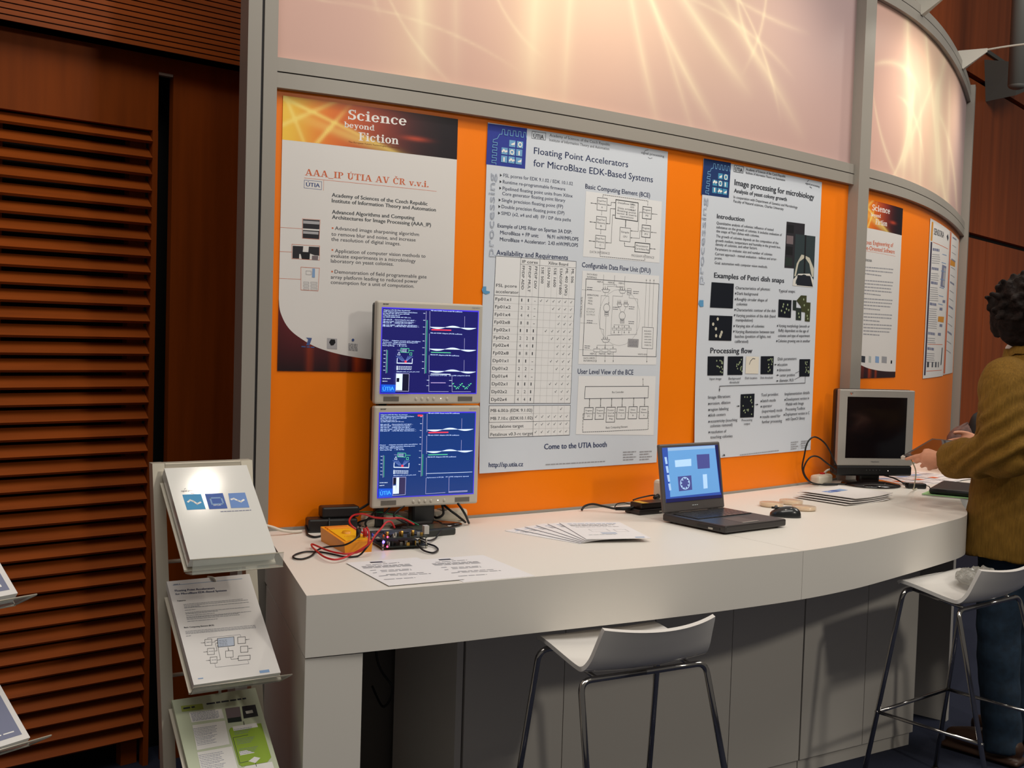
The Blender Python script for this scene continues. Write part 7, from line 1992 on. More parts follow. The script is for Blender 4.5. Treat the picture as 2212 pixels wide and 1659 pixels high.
# cables hanging in the knee space
blk=mat('black_rubber',(16,16,18),.5,spec=.4)
mb=MB(); mb.tube(cr([(-.39,3.45,.803),(-.36,3.42,.74),(-.39,3.40,.70),(-.42,3.44,.73)],8),.005,blk,6); mb.tube(cr([(-.40,3.42,.803),(-.38,3.40,.60),(-.33,3.38,.52),(-.36,3.42,.45),(-.40,3.46,.5)],8),.004,blk,6)
tag(mb.build('hanging_cable'),'black cable looping under the counter beside the white end panel','cable')
# ------------------------------------------------------------------ stacked monitors
silver=mat('silver_grey_plastic',(190,182,170),.45); dkpl=mat('dark_plastic',(22,22,24),.35); scr_bg={'U':mat('screen_navy',(26,26,98),.25,emit=.62),'L':mat('screen_blue',(24,56,124),.25,emit=.54)}
edge=mat('screen_blue_rim',(64,50,225),.3,emit=.7); red_m=mat('printed_red',(150,40,40),.5)
MH=math.radians(28.6)
def acer(label,z0,items,bg,lower):
    t=thing('flat_monitor',label,'monitor',(-.266,3.648,CT),MH,'stacked silver monitors'); zb=z0-CT
    mb=MB(); mb.rbox(-.185,.185,-.006,.02,zb,zb+.322,.006,silver); mb.build('bezel',t)
    mb=MB(); mb.rbox(-.182,.182,.02,.05,zb+.004,zb+.318,.01,dkpl); mb.rbox(-.12,.12,.05,.066,zb+.06,zb+.26,.01,dkpl); mb.build('back_shell',t)
    zt=zb+.322-.020
    def P(u,v,l): return Vector((-.169+u,-.0066-l,zt-v))
    mb=MB(); mb.add([P(0,0,0),P(.338,0,0),P(.338,.27,0),P(0,.27,0)],[(0,3,2,1)],edge); mb.add([P(.003,.004,.0002),P(.335,.004,.0002),P(.335,.267,.0002),P(.003,.267,.0002)],[(0,3,2,1)],scr_bg[bg])
    draw(mb,items,P); mb.build('screen',t)
    for k in range(6):
        x=-.045+k*.0205+(.006 if k==5 else 0)
        if k==4:
            mb=MB(); mb.ell((x+.004,-.007,zb+.017),(.0015,.001,.0015),mat('led_white',(255,240,220),.3,emit=3),8,6); mb.build('power_light',t); continue
        mb=MB(); mb.ell((x,-.006,zb+.016),(.0045,.003,.006),silver,12,8); mb.build('button',t)
    for sx in (-.13,.128):
        mb=MB()
        for k in range(7): mb.box(sx-.026,sx+.026,-.0072,-.0055,zb+.009+k*.0022,zb+.0101+k*.0022,mat('grille_grey',(110,104,98),.6))
        mb.build('speaker_grille',t)
    mb=MB(); draw(mb,[('t',.0,.012,.02,.012,.006,'acer','k3',1,0)],lambda u,v,l:Vector((-.165+u,-.0063-l,zb+.322-v))); mb.build('logo',t)
    mb=MB(); draw(mb,[('g',.0,.012,.026,.012,.004,'lg')],lambda u,v,l:Vector((.145+u,-.0063-l,zb+.322-v))); mb.build('model_lettering',t)
    if lower:
        mb=MB(); mb.rbox(-.035,.045,.02,.062,.008,.14,.008,dkpl); mb.build('stand_neck',t)
        mb=MB(); R=Matrix.Translation((.02,.03,0))@Matrix.Diagonal((1.05,.52,1,1)); mb.lathe([(0,.0),(.118,.0),(.12,.006),(.11,.012),(.05,.02),(0,.022)],mat('glossy_black_plastic',(26,20,20),.12,coat=.6),40,R); mb.build('stand_base',t)
    else:
        mb=MB(); mb.rbox(-.145,-.115,.062,.088,.0,.66,.005,dkpl); mb.rbox(-.06,.06,.066,.085,.5,.62,.005,dkpl); mb.rbox(-.145,.02,.07,.095,.54,.58,.005,dkpl); mb.build('stand_column',t)
acer('upper silver monitor of the stack, showing signal plots on a dark blue screen',1.359,SCREEN_U,'U',0)
acer('lower silver monitor of the stack, standing on the counter with a lighter blue screen',1.031,SCREEN_L,'L',1)
# power strip, adapters, cables behind the stack
ivory=mat('ivory_plastic',(214,204,186),.45)
t=thing('power_strip','ivory multi-socket power strip lying behind the stacked monitors','power strip',W(-.36,.030,CT),_heading(-.36))
mb=MB(); mb.rbox(-.19,.19,-.021,.021,0,.042,.012,ivory); mb.build('body',t)
for k in range(5): mb=MB(); mb.lathe([(0,.0425),(.016,.0425),(.018,.0435),(.019,.042)],mat('socket_shadow',(120,112,100),.6),20,Matrix.Translation((-.14+k*.06,0,0))); mb.build('socket',t)
def adapter(label,loc,rz,sz):
    t=thing('power_adapter',label,'power adapter',loc,rz); mb=MB(); mb.rbox(-sz[0]/2,sz[0]/2,-sz[1]/2,sz[1]/2,0,sz[2],.006,mat('adapter_black',(20,19,20),.4)); mb.build('body',t); return t
adapter('larger black power adapter lying on the counter at the wall, lowest of the pair',(-.552,3.56,CT),math.radians(20),(.155,.06,.042))
adapter('black power adapter resting on top of the larger adapter',(-.532,3.577,CT+.0425),math.radians(24),(.12,.052,.035))
def cable(name,label,pts,r,mt,cat='cable',n=7,sub=8,grp=None):
    mb=MB(); mb.tube(cr(pts,sub),r,mt,n); return tag(mb.build(name),label,cat,grp)
cable('power_cable','thin black cable curling in front of the black adapters',[(-.628,3.535,.975),(-.618,3.50,.963),(-.607,3.458,.961),(-.58,3.424,.961),(-.559,3.467,.961),(-.552,3.51,.975),(-.556,3.535,1.0)],.0035,blk)
cable('adapter_cable','black cable rising from the upper adapter towards the monitor stack',[(-.475,3.60,1.018),(-.44,3.63,1.04),(-.41,3.66,1.08),(-.39,3.69,1.12)],.004,blk)
wcab=mat('white_cable',(214,204,190),.45)
cable('white_cable','white cable arching over the counter edge beside the grey left post',[(-.80,3.42,.92),(-.775,3.42,.965),(-.745,3.425,.990),(-.715,3.435,.986),(-.685,3.455,.972),(-.655,3.485,.964),(-.635,3.505,.9625)],.0045,wcab)
redm=mat('red_wire',(190,30,34),.4); grn=mat('green_wire',(30,120,80),.4)
cable('red_wire','thick red wire looping behind the yellow multimeter to the circuit boards',[(-.415,3.445,.965),(-.449,3.463,.975),(-.476,3.47,.99),(-.489,3.51,1.0),(-.481,3.548,1.01),(-.455,3.575,1.01),(-.418,3.576,1.0),(-.373,3.567,1.0),(-.332,3.575,1.0),(-.292,3.545,.987)],.0032,redm,'wire')
cable('green_wire','thin green wire stretched under the lower monitor',[(-.474,3.613,1.01),(-.438,3.61,1.012),(-.395,3.605,1.012),(-.337,3.60,1.0),(-.278,3.55,.985)],.002,grn,'wire')
for i,(lb,pts) in enumerate((('black cable drooping at the lower right corner of the stack, outermost',[(-.20,3.72,1.06),(-.165,3.70,1.035),(-.14,3.70,1.0),(-.13,3.735,.97),(-.128,3.75,.962)]),('black cable hanging under the lower monitor towards the power strip',[(-.23,3.72,1.04),(-.19,3.71,1.01),(-.17,3.715,.995),(-.15,3.74,.975),(-.14,3.76,.963)]),('black cable bent under the lower monitor beside its stand',[(-.22,3.71,1.04),(-.21,3.70,1.0),(-.23,3.70,.985),(-.25,3.72,.99)]))):
    cable('monitor_cable',lb,pts,.004,blk,grp='cables under the stacked monitors')
for i,(x0,x1) in enumerate(((-.40,-.47),(-.43,-.45),(-.36,-.32))):
    cable('monitor_cable',('black cable under the left corner of the lower monitor, slanting left','black cable under the left corner of the lower monitor, nearly upright','black cable under the lower monitor, slanting right to its stand')[i],[(x0+.03,3.61,1.035),(x0,3.59,1.005),(x1,3.60,.98),(x1,3.62,.963)],.0035,blk,grp='cables under the stacked monitors')
# multimeter with leads
yel=mat('yellow_rubber',(236,148,22),.45); yel2=mat('yellow_face',(238,176,20),.4)
t=thing('multimeter','yellow multimeter lying on the counter in front of the stacked monitors','multimeter',(-.470,3.312,CT),math.radians(29))
mb=MB(); mb.add([(-.04,-.1,0),(.04,-.1,0),(.04,.1,0),(-.04,.1,0),(-.043,-.1,.031),(.043,-.1,.031),(.043,.1,.044),(-.043,.1,.044)],[(0,3,2,1),(0,1,5,4),(1,2,6,5),(2,3,7,6),(3,0,4,7),(4,5,6,7)],yel); mb.build('case',t)
SM=Matrix.Translation((0,0,-.0075))@Matrix.Rotation(math.atan2(.013,.2),4,'X')
mb=MB(); mb.rbox(-.034,.034,-.082,.055,.0445,.0475,.001,yel2,SM); mb.build('face_plate',t)
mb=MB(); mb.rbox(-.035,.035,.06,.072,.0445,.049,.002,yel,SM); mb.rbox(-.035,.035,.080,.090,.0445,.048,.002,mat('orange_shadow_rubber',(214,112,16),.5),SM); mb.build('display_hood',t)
mb=MB(); mb.lathe([(0,.0525),(.012,.0525),(.014,.0475)],mat('dial_orange',(226,150,22),.4),20,SM); mb.rbox(-.02,.012,-.04,-.036,.0475,.0485,.0004,mat('dial_orange',(0,0,0)),SM); mb.build('dial',t)
for x,m_,nm in ((.012,blk,'black_plug'),(.033,redm,'red_plug')):
    mb=MB(); mb.cyl((x,-.065,.038),(x+.002,-.06,.062),.0062,m_,12); mb.build('plug',t)['label']=('black lead plug' if m_ is blk else 'red lead plug')
cable('test_lead','black test lead looping over the counter left of the yellow multimeter',[(-.425,3.258,1.022),(-.418,3.235,1.018),(-.424,3.195,1.004),(-.455,3.19,.985),(-.504,3.235,.970),(-.524,3.235,.966),(-.537,3.205,.963),(-.541,3.139,.961),(-.555,3.098,.961),(-.573,3.095,.961),(-.587,3.119,.961),(-.585,3.158,.961),(-.566,3.195,.961),(-.536,3.198,.961),(-.51,3.19,.961),(-.478,3.165,.961),(-.449,3.145,.961),(-.413,3.160,.961),(-.39,3.17,.985),(-.375,3.20,1.005),(-.36,3.25,1.01)],.0026,blk,'test lead')
cable('test_lead','red test lead looping from the yellow multimeter up to the circuit boards',[(-.405,3.268,1.022),(-.394,3.235,1.012),(-.392,3.19,.985),(-.415,3.185,.9675),(-.43,3.165,.9675),(-.45,3.150,.9675),(-.486,3.172,.9675),(-.521,3.215,.9675),(-.551,3.262,.9675),(-.563,3.275,.9675),(-.556,3.24,.9675),(-.534,3.181,.9675),(-.499,3.102,.9675),(-.468,3.069,.9675),(-.446,3.091,.9675),(-.431,3.14,.968),(-.404,3.149,.982),(-.38,3.157,1.0),(-.367,3.171,1.02),(-.354,3.199,1.035),(-.347,3.25,1.042),(-.336,3.28,1.038),(-.328,3.30,1.018)],.0028,redm,'test lead')
# circuit boards
pcb=mat('dark_green_circuit_board',(30,38,34),.4,nscale=90,namt=.6); chip=mat('chip_black',(18,18,20),.35); tin=mat('tin_metal',(180,178,170),.3,metal=.8); brass=mat('brass_metal',(190,150,70),.3,metal=.8)
BP=Vector((-.372,3.305,CT)); t=thing('circuit_board','two stacked dark circuit boards with glowing lights beside the yellow multimeter','circuit board',BP+Vector((.055,.035,0)),math.radians(24))
rr=random.Random(3)
for z,nm in ((.008,'lower_board'),(.034,'upper_board')):
    mb=MB(); mb.box(-.07,.07,-.055,.075,z,z+.002,pcb); o=mb.build(nm,t)
    for (cx,cy,w_,d_) in ((-.03,.0,.03,.03),(.02,.02,.024,.024),(.045,-.02,.018,.014),(-.045,.045,.02,.016)):
        mb=MB(); mb.box(cx-w_/2,cx+w_/2,cy-d_/2,cy+d_/2,z+.002,z+.005,chip); mb.build('chip',o)
    for k in range(14):
        x,y=rr.uniform(-.065,.06),-.052+rr.uniform(0,.03); mb=MB(); mt=rr.choice((tin,brass,chip,tin)); h=rr.uniform(.004,.013)
        mb.box(x,x+rr.uniform(.003,.009),y,y+rr.uniform(.003,.008),z+.002,z+.002+h,mt); mb.build('component',o)
for x,y in ((-.066,-.05),(.066,-.05),(-.066,.07),(.066,.07)): mb=MB(); mb.cyl((x,y,0),(x,y,.034),.003,tin,10); mb.build('spacer',t)
for x,y,mt in ((-.05,-.048,brass),(-.005,-.046,brass),(.03,-.042,brass)): mb=MB(); mb.cyl((x,y+.01,.036),(x,y+.01,.052),.0045,mt,12); mb.build('connector',t)
mb=MB(); mb.box(.07,.085,-.02,.0,.036,.06,mat('light_plug',(190,186,180),.4)); mb.build('plug',t)
for nm,x,z,c,e_ in (('led_blue',-.0665,.026,(70,60,255),14),('led_red',-.055,.040,(255,50,80),8),('led_red',-.055,.012,(255,50,80),8)):
    mb=MB(); mb.ell((x,-.057,z),(.004 if 'blue' in nm else .0028,.003,.004 if 'blue' in nm else .0028),mat(nm,c,.3,emit=e_),10,8); mb.build('indicator_light',t)['label']=nm.split('_')[1]+' light'
t=thing('adapter_board','small pale circuit board with a blue knob behind the yellow multimeter','circuit board',(-.405,3.455,CT),math.radians(24))
mb=MB(); mb.box(-.045,.03,-.04,.03,.006,.008,mat('pale_board',(150,150,140),.4,nscale=80,namt=.4)); mb.build('board',t)
mb=MB(); mb.cyl((-.012,-.01,.008),(-.012,-.01,.022),.007,mat('blue_cap',(80,80,220),.4),14); mb.build('knob',t)
mb=MB(); mb.box(-.04,-.03,-.03,.02,.0,.006,chip); mb.box(.015,.025,-.03,.02,.0,.006,chip); mb.box(-.03,-.02,.0,.015,.008,.016,tin); mb.build('connector',t)
t=thing('drive_box','flat dark plastic drive box lying at the foot of the stacked monitors','drive',(-.248,3.555,CT),math.radians(36))
mb=MB(); mb.rbox(-.072,.072,-.05,.05,0,.022,.005,mat('dark_greenish_plastic',(38,40,38),.35)); mb.build('case',t)
mb=MB(); mb.rbox(-.06,.06,-.036,.03,.0222,.0236,.0005,mat('dark_label',(58,62,52),.3)); mb.build('label_plate',t)
cable('board_cable','black cable loop lying on the counter right of the circuit boards',[(-.262,3.36,.975),(-.245,3.37,.966),(-.235,3.36,.963),(-.211,3.33,.962),(-.199,3.276,.962),(-.211,3.232,.962),(-.235,3.25,.963),(-.252,3.285,.966),(-.262,3.31,.972)],.0028,blk)
cable('board_cable','short black cable rising from the circuit boards towards the drive box',[(-.258,3.36,.98),(-.235,3.39,.967),(-.219,3.456,.962),(-.212,3.476,.97),(-.205,3.52,.975)],.0028,blk)
# ------------------------------------------------------------------ papers on the counter
sheetp=mat('white_copy_paper',(226,224,226),.6)
def flat_sheet(name,label,cat,c,rz,w,h,z,mt,items=None,group=None,th=.0006,bow=0):
    t=thing(name,label,cat,(c[0],c[1],z),rz,group)
    P=lambda u,v,l: Vector((u-w/2,h/2-v,l+bow*(abs(u/w-.5)*2)**2))
    mb=MB(); sheet_mesh(mb,w,h,P,mt,th=th,nx=6,ny=1)
    if items: draw(mb,items,lambda u,v,l:P(u,v,l+th))
    mb.build('sheet',t); return t
flat_sheet('printed_sheet','printed sheet with a short bold heading at the front edge, right one of the pair','paper',(-.088,3.064),math.radians(29),.21,.297,CT+.0002,sheetp,COMSOC,'sheets at the counter front')
flat_sheet('printed_sheet','printed sheet with a bold heading at the front edge, left one lying over the other','paper',(-.27,2.99),math.radians(29),.21,.297,CT+.0022,sheetp,COMSOC,'sheets at the counter front')
FAN=[('g',.02,.03,.19,.03,.006,'lb'),('g',.02,.05,.18,.05,.005,'g'),('g',.02,.06,.17,.06,.005,'g'),('g',.02,.07,.15,.07,.005,'g'),('g',.03,.09,.18,.09,.005,'g'),('l',[(.06,.13),(.12,.13),(.12,.17),(.06,.17),(.06,.13)],.001,'g',0),('l',[(.14,.14),(.18,.14),(.18,.18),(.14,.18),(.14,.14)],.001,'g',0),('q',[(.08,.19),(.13,.19),(.13,.215),(.08,.215)],'lb3'),('g',.03,.23,.12,.23,.005,'lg2'),('q',[(.165,.275),(.195,.275),(.195,.285),(.165,.285)],'lb')]
piv=Vector((.222,3.462,0))
for i,a in enumerate((-39,-46.5,-54,-61.5,-69,-76)):
    r=math.radians(a+90); c=piv+Vector((math.cos(r)*.105-math.sin(r)*.1485,math.sin(r)*.105+math.cos(r)*.1485,0))+Vector((.004*i,.003*i,0))
    flat_sheet('leaflet',('leaflet of the paper fan reaching farthest left, lowest in the fan','leaflet second from the left in the paper fan','leaflet third from the left in the paper fan','leaflet fourth from the left in the paper fan','leaflet just under the top one of the paper fan','top leaflet of the paper fan, its printed face fully in view')[i],'leaflet',(c.x,c.y),r,.21,.297,CT+.0002+.0024*i,sheetp,FAN,'fanned leaflets in the middle of the counter',th=.0012)
BRO=[('q',[(.08,.05),(.125,.05),(.125,.09),(.08,.09)],'lb2'),('q',[(.13,.05),(.175,.05),(.175,.09),(.13,.09)],'nb3'),('q',[(.18,.05),(.225,.05),(.225,.09),(.18,.09)],'lb'),('l',[(.09,.07),(.10,.066),(.11,.074),(.118,.07)],.003,'w',0)]
for i,(dx,dy,a) in enumerate(((-.035,-.045,40),(-.022,-.03,43),(-.01,-.012,41),(0,0,44))):
    flat_sheet('brochure',('lowest brochure of the pile in front of the silver monitor','second lowest brochure of the pile in front of the silver monitor','brochure just under the top of the pile before the silver monitor','top brochure of the pile in front of the silver monitor, with blue squares')[i],'brochure',(1.385+dx,4.67+dy),math.radians(a),.30,.25,CT+.0005+.0065*i,paper,BRO,'pile of brochures',th=.0018,bow=.004)
COLR=[('g',.02,.03,.18,.03,.008,'or'),('q',[(.02,.06),(.09,.06),(.09,.1),(.02,.1)],'lb'),('q',[(.11,.06),(.19,.06),(.19,.1),(.11,.1)],'lg'),('g',.02,.13,.19,.13,.006,'g'),('q',[(.02,.16),(.07,.16),(.07,.2),(.02,.2)],'or'),('g',.09,.18,.19,.18,.006,'lb'),('g',.02,.24,.19,.24,.006,'g')]
for i,(x,y,a) in enumerate(((1.84,5.33,28),(1.96,5.42,32),(2.05,5.50,40))):
    flat_sheet('colour_leaflet',('leftmost colour printed leaflet behind the silver monitor','middle colour printed leaflet behind the silver monitor','rightmost colour printed leaflet, under the hands with the tablet')[i],'leaflet',(x,y),math.radians(a),.21,.297,CT+.0003+.002*i,sheetp,COLR,'colour leaflets behind the silver monitor')
# ------------------------------------------------------------------ laptop and neighbours
lapb=mat('laptop_dark_plastic',(44,40,40),.35); lapk=mat('laptop_keys',(26,25,26),.22,spec=.6); lapg=mat('laptop_bezel',(84,78,76),.4)
LA=math.radians(38); t=thing('laptop','open dark laptop with a light blue screen in the middle of the counter','laptop',(.742,3.905,CT),LA)
mb=MB(); mb.rbox(-.155,.155,-.143,.143,.005,.030,.006,lapb); mb.build('base',t)
for x in (-.13,.13):
    for y in (-.12,.12): mb=MB(); mb.cyl((x,y,0),(x,y,.006),.006,blk,10); mb.build('foot',t)
mb=MB(); mb.box(-.14,.14,-.01,.115,.0295,.0302,mat('keyboard_tray',(18,18,19),.5)); tr=mb.build('keyboard',t)
for r_ in range(6):
    n=15 if r_<5 else 9; w_=.272/n
    for k in range(n):
        x0=-.136+k*w_; y0=-.006+(5-r_)*.0198; mb=MB(); mb.rbox(x0+.001,x0+w_-.001,y0,y0+.0175,.0300,.0328,.0008,lapk,None,1); mb.build('key',tr)
mb=MB(); mb.rbox(-.05,.03,-.115,-.035,.0298,.0304,.0002,mat('touchpad_grey',(58,54,52),.3)); mb.build('touchpad',t)
mb=MB(); mb.rbox(-.05,.03,-.128,-.118,.0298,.0312,.0004,tin); mb.build('touchpad_button',t)
mb=MB(); mb.box(-.156,-.1535,-.12,-.02,.012,.02,chip); mb.box(-.1565,-.153,-.09,-.07,.010,.016,tin); mb.build('side_port',t)
LT=Matrix.Translation((0,.138,.030))@Matrix.Rotation(math.radians(-9),4,'X')
mb=MB(); mb.rbox(-.155,.155,-.004,.010,.0,.238,.005,lapg,LT); lid=mb.build('lid',t)
def P(u,v,l): return LT@Vector((-.1425+u,-.0046-l,.234-.008-v))
mb=MB(); mb.add([P(0,0,0),P(.285,0,0),P(.285,.19,0),P(0,.19,0)],[(0,3,2,1)],mat('desktop_blue',(54,84,170),.2,emit=.5))
draw(mb,[i if i[0] in('c','ring') else i for i in SCREEN_P],lambda u,v,l:P(u,v*.19/.214,l+.0002)); mb.build('screen',lid)
mb=MB(); draw(mb,[('g',.135,.012,.165,.012,.004,'lg2')],lambda u,v,l:LT@Vector((-.15+u,-.0046-l,.03-v))); mb.build('lettering',lid)
for x in (-.10,.10): mb=MB(); mb.cyl((x-.02,.142,.030),(x+.02,.142,.030),.007,lapb,12); mb.build('hinge',t)
t=thing('computer_mouse','black computer mouse on the counter right of the laptop','mouse',(1.005,4.125,CT),math.radians(72))
mm=mat('mouse_black_gloss',(30,32,34),.25,coat=.3)
mb=MB(); mb.grid(lambda u,v: Vector((.031*math.cos(2*math.pi*u)*math.sin(math.pi*(.5+v/2))*(1+.08*math.sin(2*math.pi*u)),.056*math.sin(2*math.pi*u)*math.sin(math.pi*(.5+v/2)),.002+.036*max(0,-math.cos(math.pi*(.5+v/2)))**.8*(1-.25*math.sin(2*math.pi*u)*math.sin(math.pi*(.5+v/2))))),28,10,mm); mb.prism([(.031*math.cos(2*math.pi*k/28)*(1+.08*math.sin(2*math.pi*k/28)),.056*math.sin(2*math.pi*k/28)) for k in range(28)],0,.003,mm); mb.build('body',t)
mb=MB(); mb.cyl((-.004,.034,.0335),(.004,.034,.0335),.006,mat('wheel_grey',(90,90,92),.4),14); mb.build('scroll_wheel',t)
mb=MB(); mb.box(-.0006,.0006,.012,.05,.026,.0335,chip); mb.build('button_seam',t)
agar=mat('agar_cream',(228,190,140),.35); dish=mat('clear_polystyrene',(246,226,200),.08,spec=.6,alpha=.28)
for i,(x,y,lb) in enumerate(((1.01,4.37,'petri dish with cream agar, left one behind the mouse'),(1.105,4.452,'petri dish with cream agar, farthest of the three near the mouse'),(1.117,4.30,'petri dish with cream agar, right one beside the mouse'))):
    t=thing('petri_dish',lb,'petri dish',(x,y,CT),0,'petri dishes beside the mouse')
    mb=MB(); mb.lathe([(0,.0),(.043,.0),(.0435,.0005),(.0435,.013),(.042,.013),(.042,.0015),(0,.0015)],dish,36); mb.build('dish',t)
    mb=MB(); mb.lathe([(0,.002),(.0415,.002),(.0415,.008),(0,.008)],agar,36); mb.build('agar',t)
    mb=MB(); mb.lathe([(0,.0155),(.0455,.0155),(.046,.015),(.046,.004),(.0448,.004),(.0448,.0142),(0,.0142)],dish,36); mb.build('lid',t)
bx=mat('black_drive_case',(26,20,20),.35)
t=thing('external_drive','black external drive lying flat on the counter left of the laptop, lower of two','drive',(.505,4.125,CT),math.radians(36)); mb=MB(); mb.rbox(-.075,.075,-.04,.04,0,.018,.004,bx); mb.build('case',t); mb=MB(); mb.box(.02,.055,-.0408,-.0398,.005,.011,tin); mb.build('port_plate',t)
t=thing('power_brick','black power brick with a yellow sticker lying on the external drive','power adapter',(.515,4.135,CT+.0182),math.radians(36)); mb=MB(); mb.rbox(-.07,.07,-.032,.032,0,.022,.005,bx); mb.build('body',t); mb=MB(); mb.box(-.066,-.036,-.0328,.02,.0222,.0226,mat('yellow_sticker',(220,170,60),.5)); mb.build('sticker',t)
cable('power_cable','thick black cable arching up from the counter to the power brick',[(.265,4.10,.962),(.277,4.115,.975),(.306,4.115,.983),(.346,4.10,.978),(.391,4.09,.972),(.43,4.085,.975),(.45,4.09,.98)],.004,blk)
mb=MB(); mb.tube([(.385,4.088,.973),(.44,4.083,.976)],[.006,.008],blk,10); tag(mb.build('cable_plug'),'thick black plug on the cable beside the external drive','plug')
cable('thin_cable','thin black cable loop behind the external drive at the orange wall',[(.39,4.18,.962),(.40,4.19,.975),(.426,4.19,.98),(.447,4.185,.977),(.46,4.17,.985)],.002,blk)
cable('thin_cable','thin black cable climbing to the white plug block behind the laptop',[(.456,4.165,.995),(.481,4.20,.998),(.525,4.235,1.003),(.545,4.25,1.003)],.0028,blk)
t=thing('plug_block','white plug block standing on the counter behind the laptop','socket block',(.60,4.28,CT),math.radians(38)); mb=MB(); mb.rbox(-.06,.06,-.025,.025,0,.105,.012,ivory); mb.build('body',t); mb=MB(); mb.cyl((-.065,-.01,.045),(-.09,-.016,.042),.010,blk,12,.006); mb.build('black_plug',t)
# ------------------------------------------------------------------ silver monitor on the right
VH=math.radians(11); t=thing('flat_monitor','silver framed monitor with a dark screen on a round black base, at the right','monitor',(1.635,5.12,CT),VH)
mb=MB(); mb.rbox(-.182,.182,-.008,.02,.088,.428,.004,mat('silver_frame',(168,164,158),.4,metal=.2)); mb.build('bezel',t)
mb=MB(); mb.rbox(-.186,.186,.016,.06,.045,.43,.012,dkpl); mb.build('back_shell',t)
mb=MB(); mb.rbox(-.183,.183,-.010,.03,.042,.088,.008,dkpl); mb.build('control_bar',t)
mb=MB(); mb.box(-.145,.145,-.0085,-.0078,.122,.396,mat('dark_screen',(14,12,16),.12,spec=.6)); mb.build('screen',t)
mb=MB(); mb.ell((.065,-.0105,.066),(.0016,.001,.0016),mat('led_white',(0,0,0)),8,6); mb.build('power_light',t)
for k in range(5): mb=MB(); mb.cyl((-.04+k*.016,-.0098,.068),(-.04+k*.016,-.0112,.068),.0016,mat('button_grey',(90,90,90),.5),8); mb.build('button',t)
mb=MB(); draw(mb,[('t',-.02,.0,.02,.0,.006,'ViewSonic','g2',0,0)],lambda u,v,l:Vector((u,-.0085-l,.104-v))); draw(mb,[('q',[(-.132,-.006),(-.128,-.010),(-.124,-.006),(-.128,-.003)],'or'),('q',[(-.136,-.011),(-.131,-.013),(-.127,-.011),(-.131,-.009)],'rd'),('q',[(-.127,-.0115),(-.122,-.013),(-.119,-.011),(-.122,-.009)],'k3')],lambda u,v,l:Vector((u,-.0085-l,.402-v))); mb.build('emblem',t)
mb=MB(); mb.rbox(-.06,.04,.012,.055,.008,.06,.01,dkpl); mb.build('stand_neck',t)
mb=MB(); mb.lathe([(0,0),(.128,0),(.13,.005),(.12,.012),(.06,.022),(0,.026)],mat('glossy_black_plastic',(0,0,0)),44,Matrix.Translation((-.01,.0,0))); mb.build('stand_base',t)
cable('monitor_cable','black cable in a tall loop left of the silver monitor, outer loop',[(1.449,5.06,1.048),(1.41,5.05,1.12),(1.374,5.03,1.158),(1.329,5.0,1.176),(1.296,4.98,1.15),(1.285,4.98,1.093),(1.284,5.0,1.036),(1.309,5.02,.989),(1.36,5.05,.963),(1.44,5.08,.962),(1.5,5.08,.962)],.0036,blk,grp='cable loops by the silver monitor')
cable('monitor_cable','black cable in a lower loop left of the silver monitor, inner loop',[(1.455,5.075,1.025),(1.402,5.04,1.058),(1.352,5.0,1.089),(1.31,4.965,1.091),(1.285,4.955,1.062),(1.282,4.965,1.023),(1.315,4.975,.981),(1.38,5.03,.963),(1.46,5.06,.962)],.0036,blk,grp='cable loops by the silver monitor')
cable('white_cable','white cable curling beside the dark base of the silver monitor',[(1.50,5.20,1.01),(1.44,5.15,1.016),(1.40,5.11,.99),(1.385,5.09,.966),(1.40,5.07,.962)],.005,wcab)
t=thing('power_strip','white power socket lying behind the base of the silver monitor','power strip',(1.40,5.10,CT),math.radians(46)); mb=MB(); mb.rbox(-.07,.06,-.024,.024,0,.045,.012,ivory); mb.build('body',t); mb=MB(); mb.rbox(-.01,.012,-.008,.008,.045,.052,.002,redm); mb.build('switch',t)
t=thing('key_remote','small black device with a wire loop on the counter right of the silver monitor','device',(1.80,5.05,CT),math.radians(5)); mb=MB(); mb.rbox(-.04,.045,-.02,.02,0,.024,.006,dkpl); mb.build('case',t)
mb=MB(); mb.tube(cr([(-.036,-.01,.012),(-.058,-.014,.016),(-.06,-.004,.024),(-.04,.006,.024)],8),.0018,blk,6); mb.tube(cr([(.04,-.012,.016),(.055,-.018,.012),(.06,-.02,.003)],8),.002,blk,6); mb.build('wire',t)
cable('monitor_cable','black cable curving out to the right of the round monitor base',[(1.70,5.19,.995),(1.745,5.15,.985),(1.765,5.06,.97),(1.785,5.035,.962)],.003,blk)
t=thing('folder','black zipped folder on the counter under the arm of the man','folder',(1.95,4.90,CT+.0085),math.radians(60)); fm=mat('black_leatherette',(20,20,24),.5)
mb=MB(); mb.rbox(-.16,.16,-.11,.11,0,.026,.010,fm); mb.build('cover',t); mb=MB(); mb.tube([(-.158,-.112,.013),(.158,-.112,.013)],.003,dkpl,6); mb.build('zip',t)
t=thing('booklet','pale green and white booklet lying under the black folder','booklet',(1.935,4.895,CT),math.radians(57)); mb=MB(); mb.box(-.165,.165,-.115,.115,0,.004,mat('white_copy_paper',(0,0,0))); mb.build('pages',t); mb=MB(); mb.box(-.166,.166,-.116,.116,.0042,.008,mat('pale_green_cover',(150,200,140),.5)); mb.build('cover',t)
cable('pale_cable','pale cord hanging from the tablet down to the counter',[(1.62,4.62,1.135),(1.66,4.66,1.08),(1.70,4.78,1.0),(1.745,4.92,.968),(1.79,5.0,.963)],.0025,mat('pale_cord',(180,176,150),.5))
t=thing('bag','dark brown and black bag on the far end of the counter, behind the man','bag',(2.30,5.75,CT),math.radians(20))
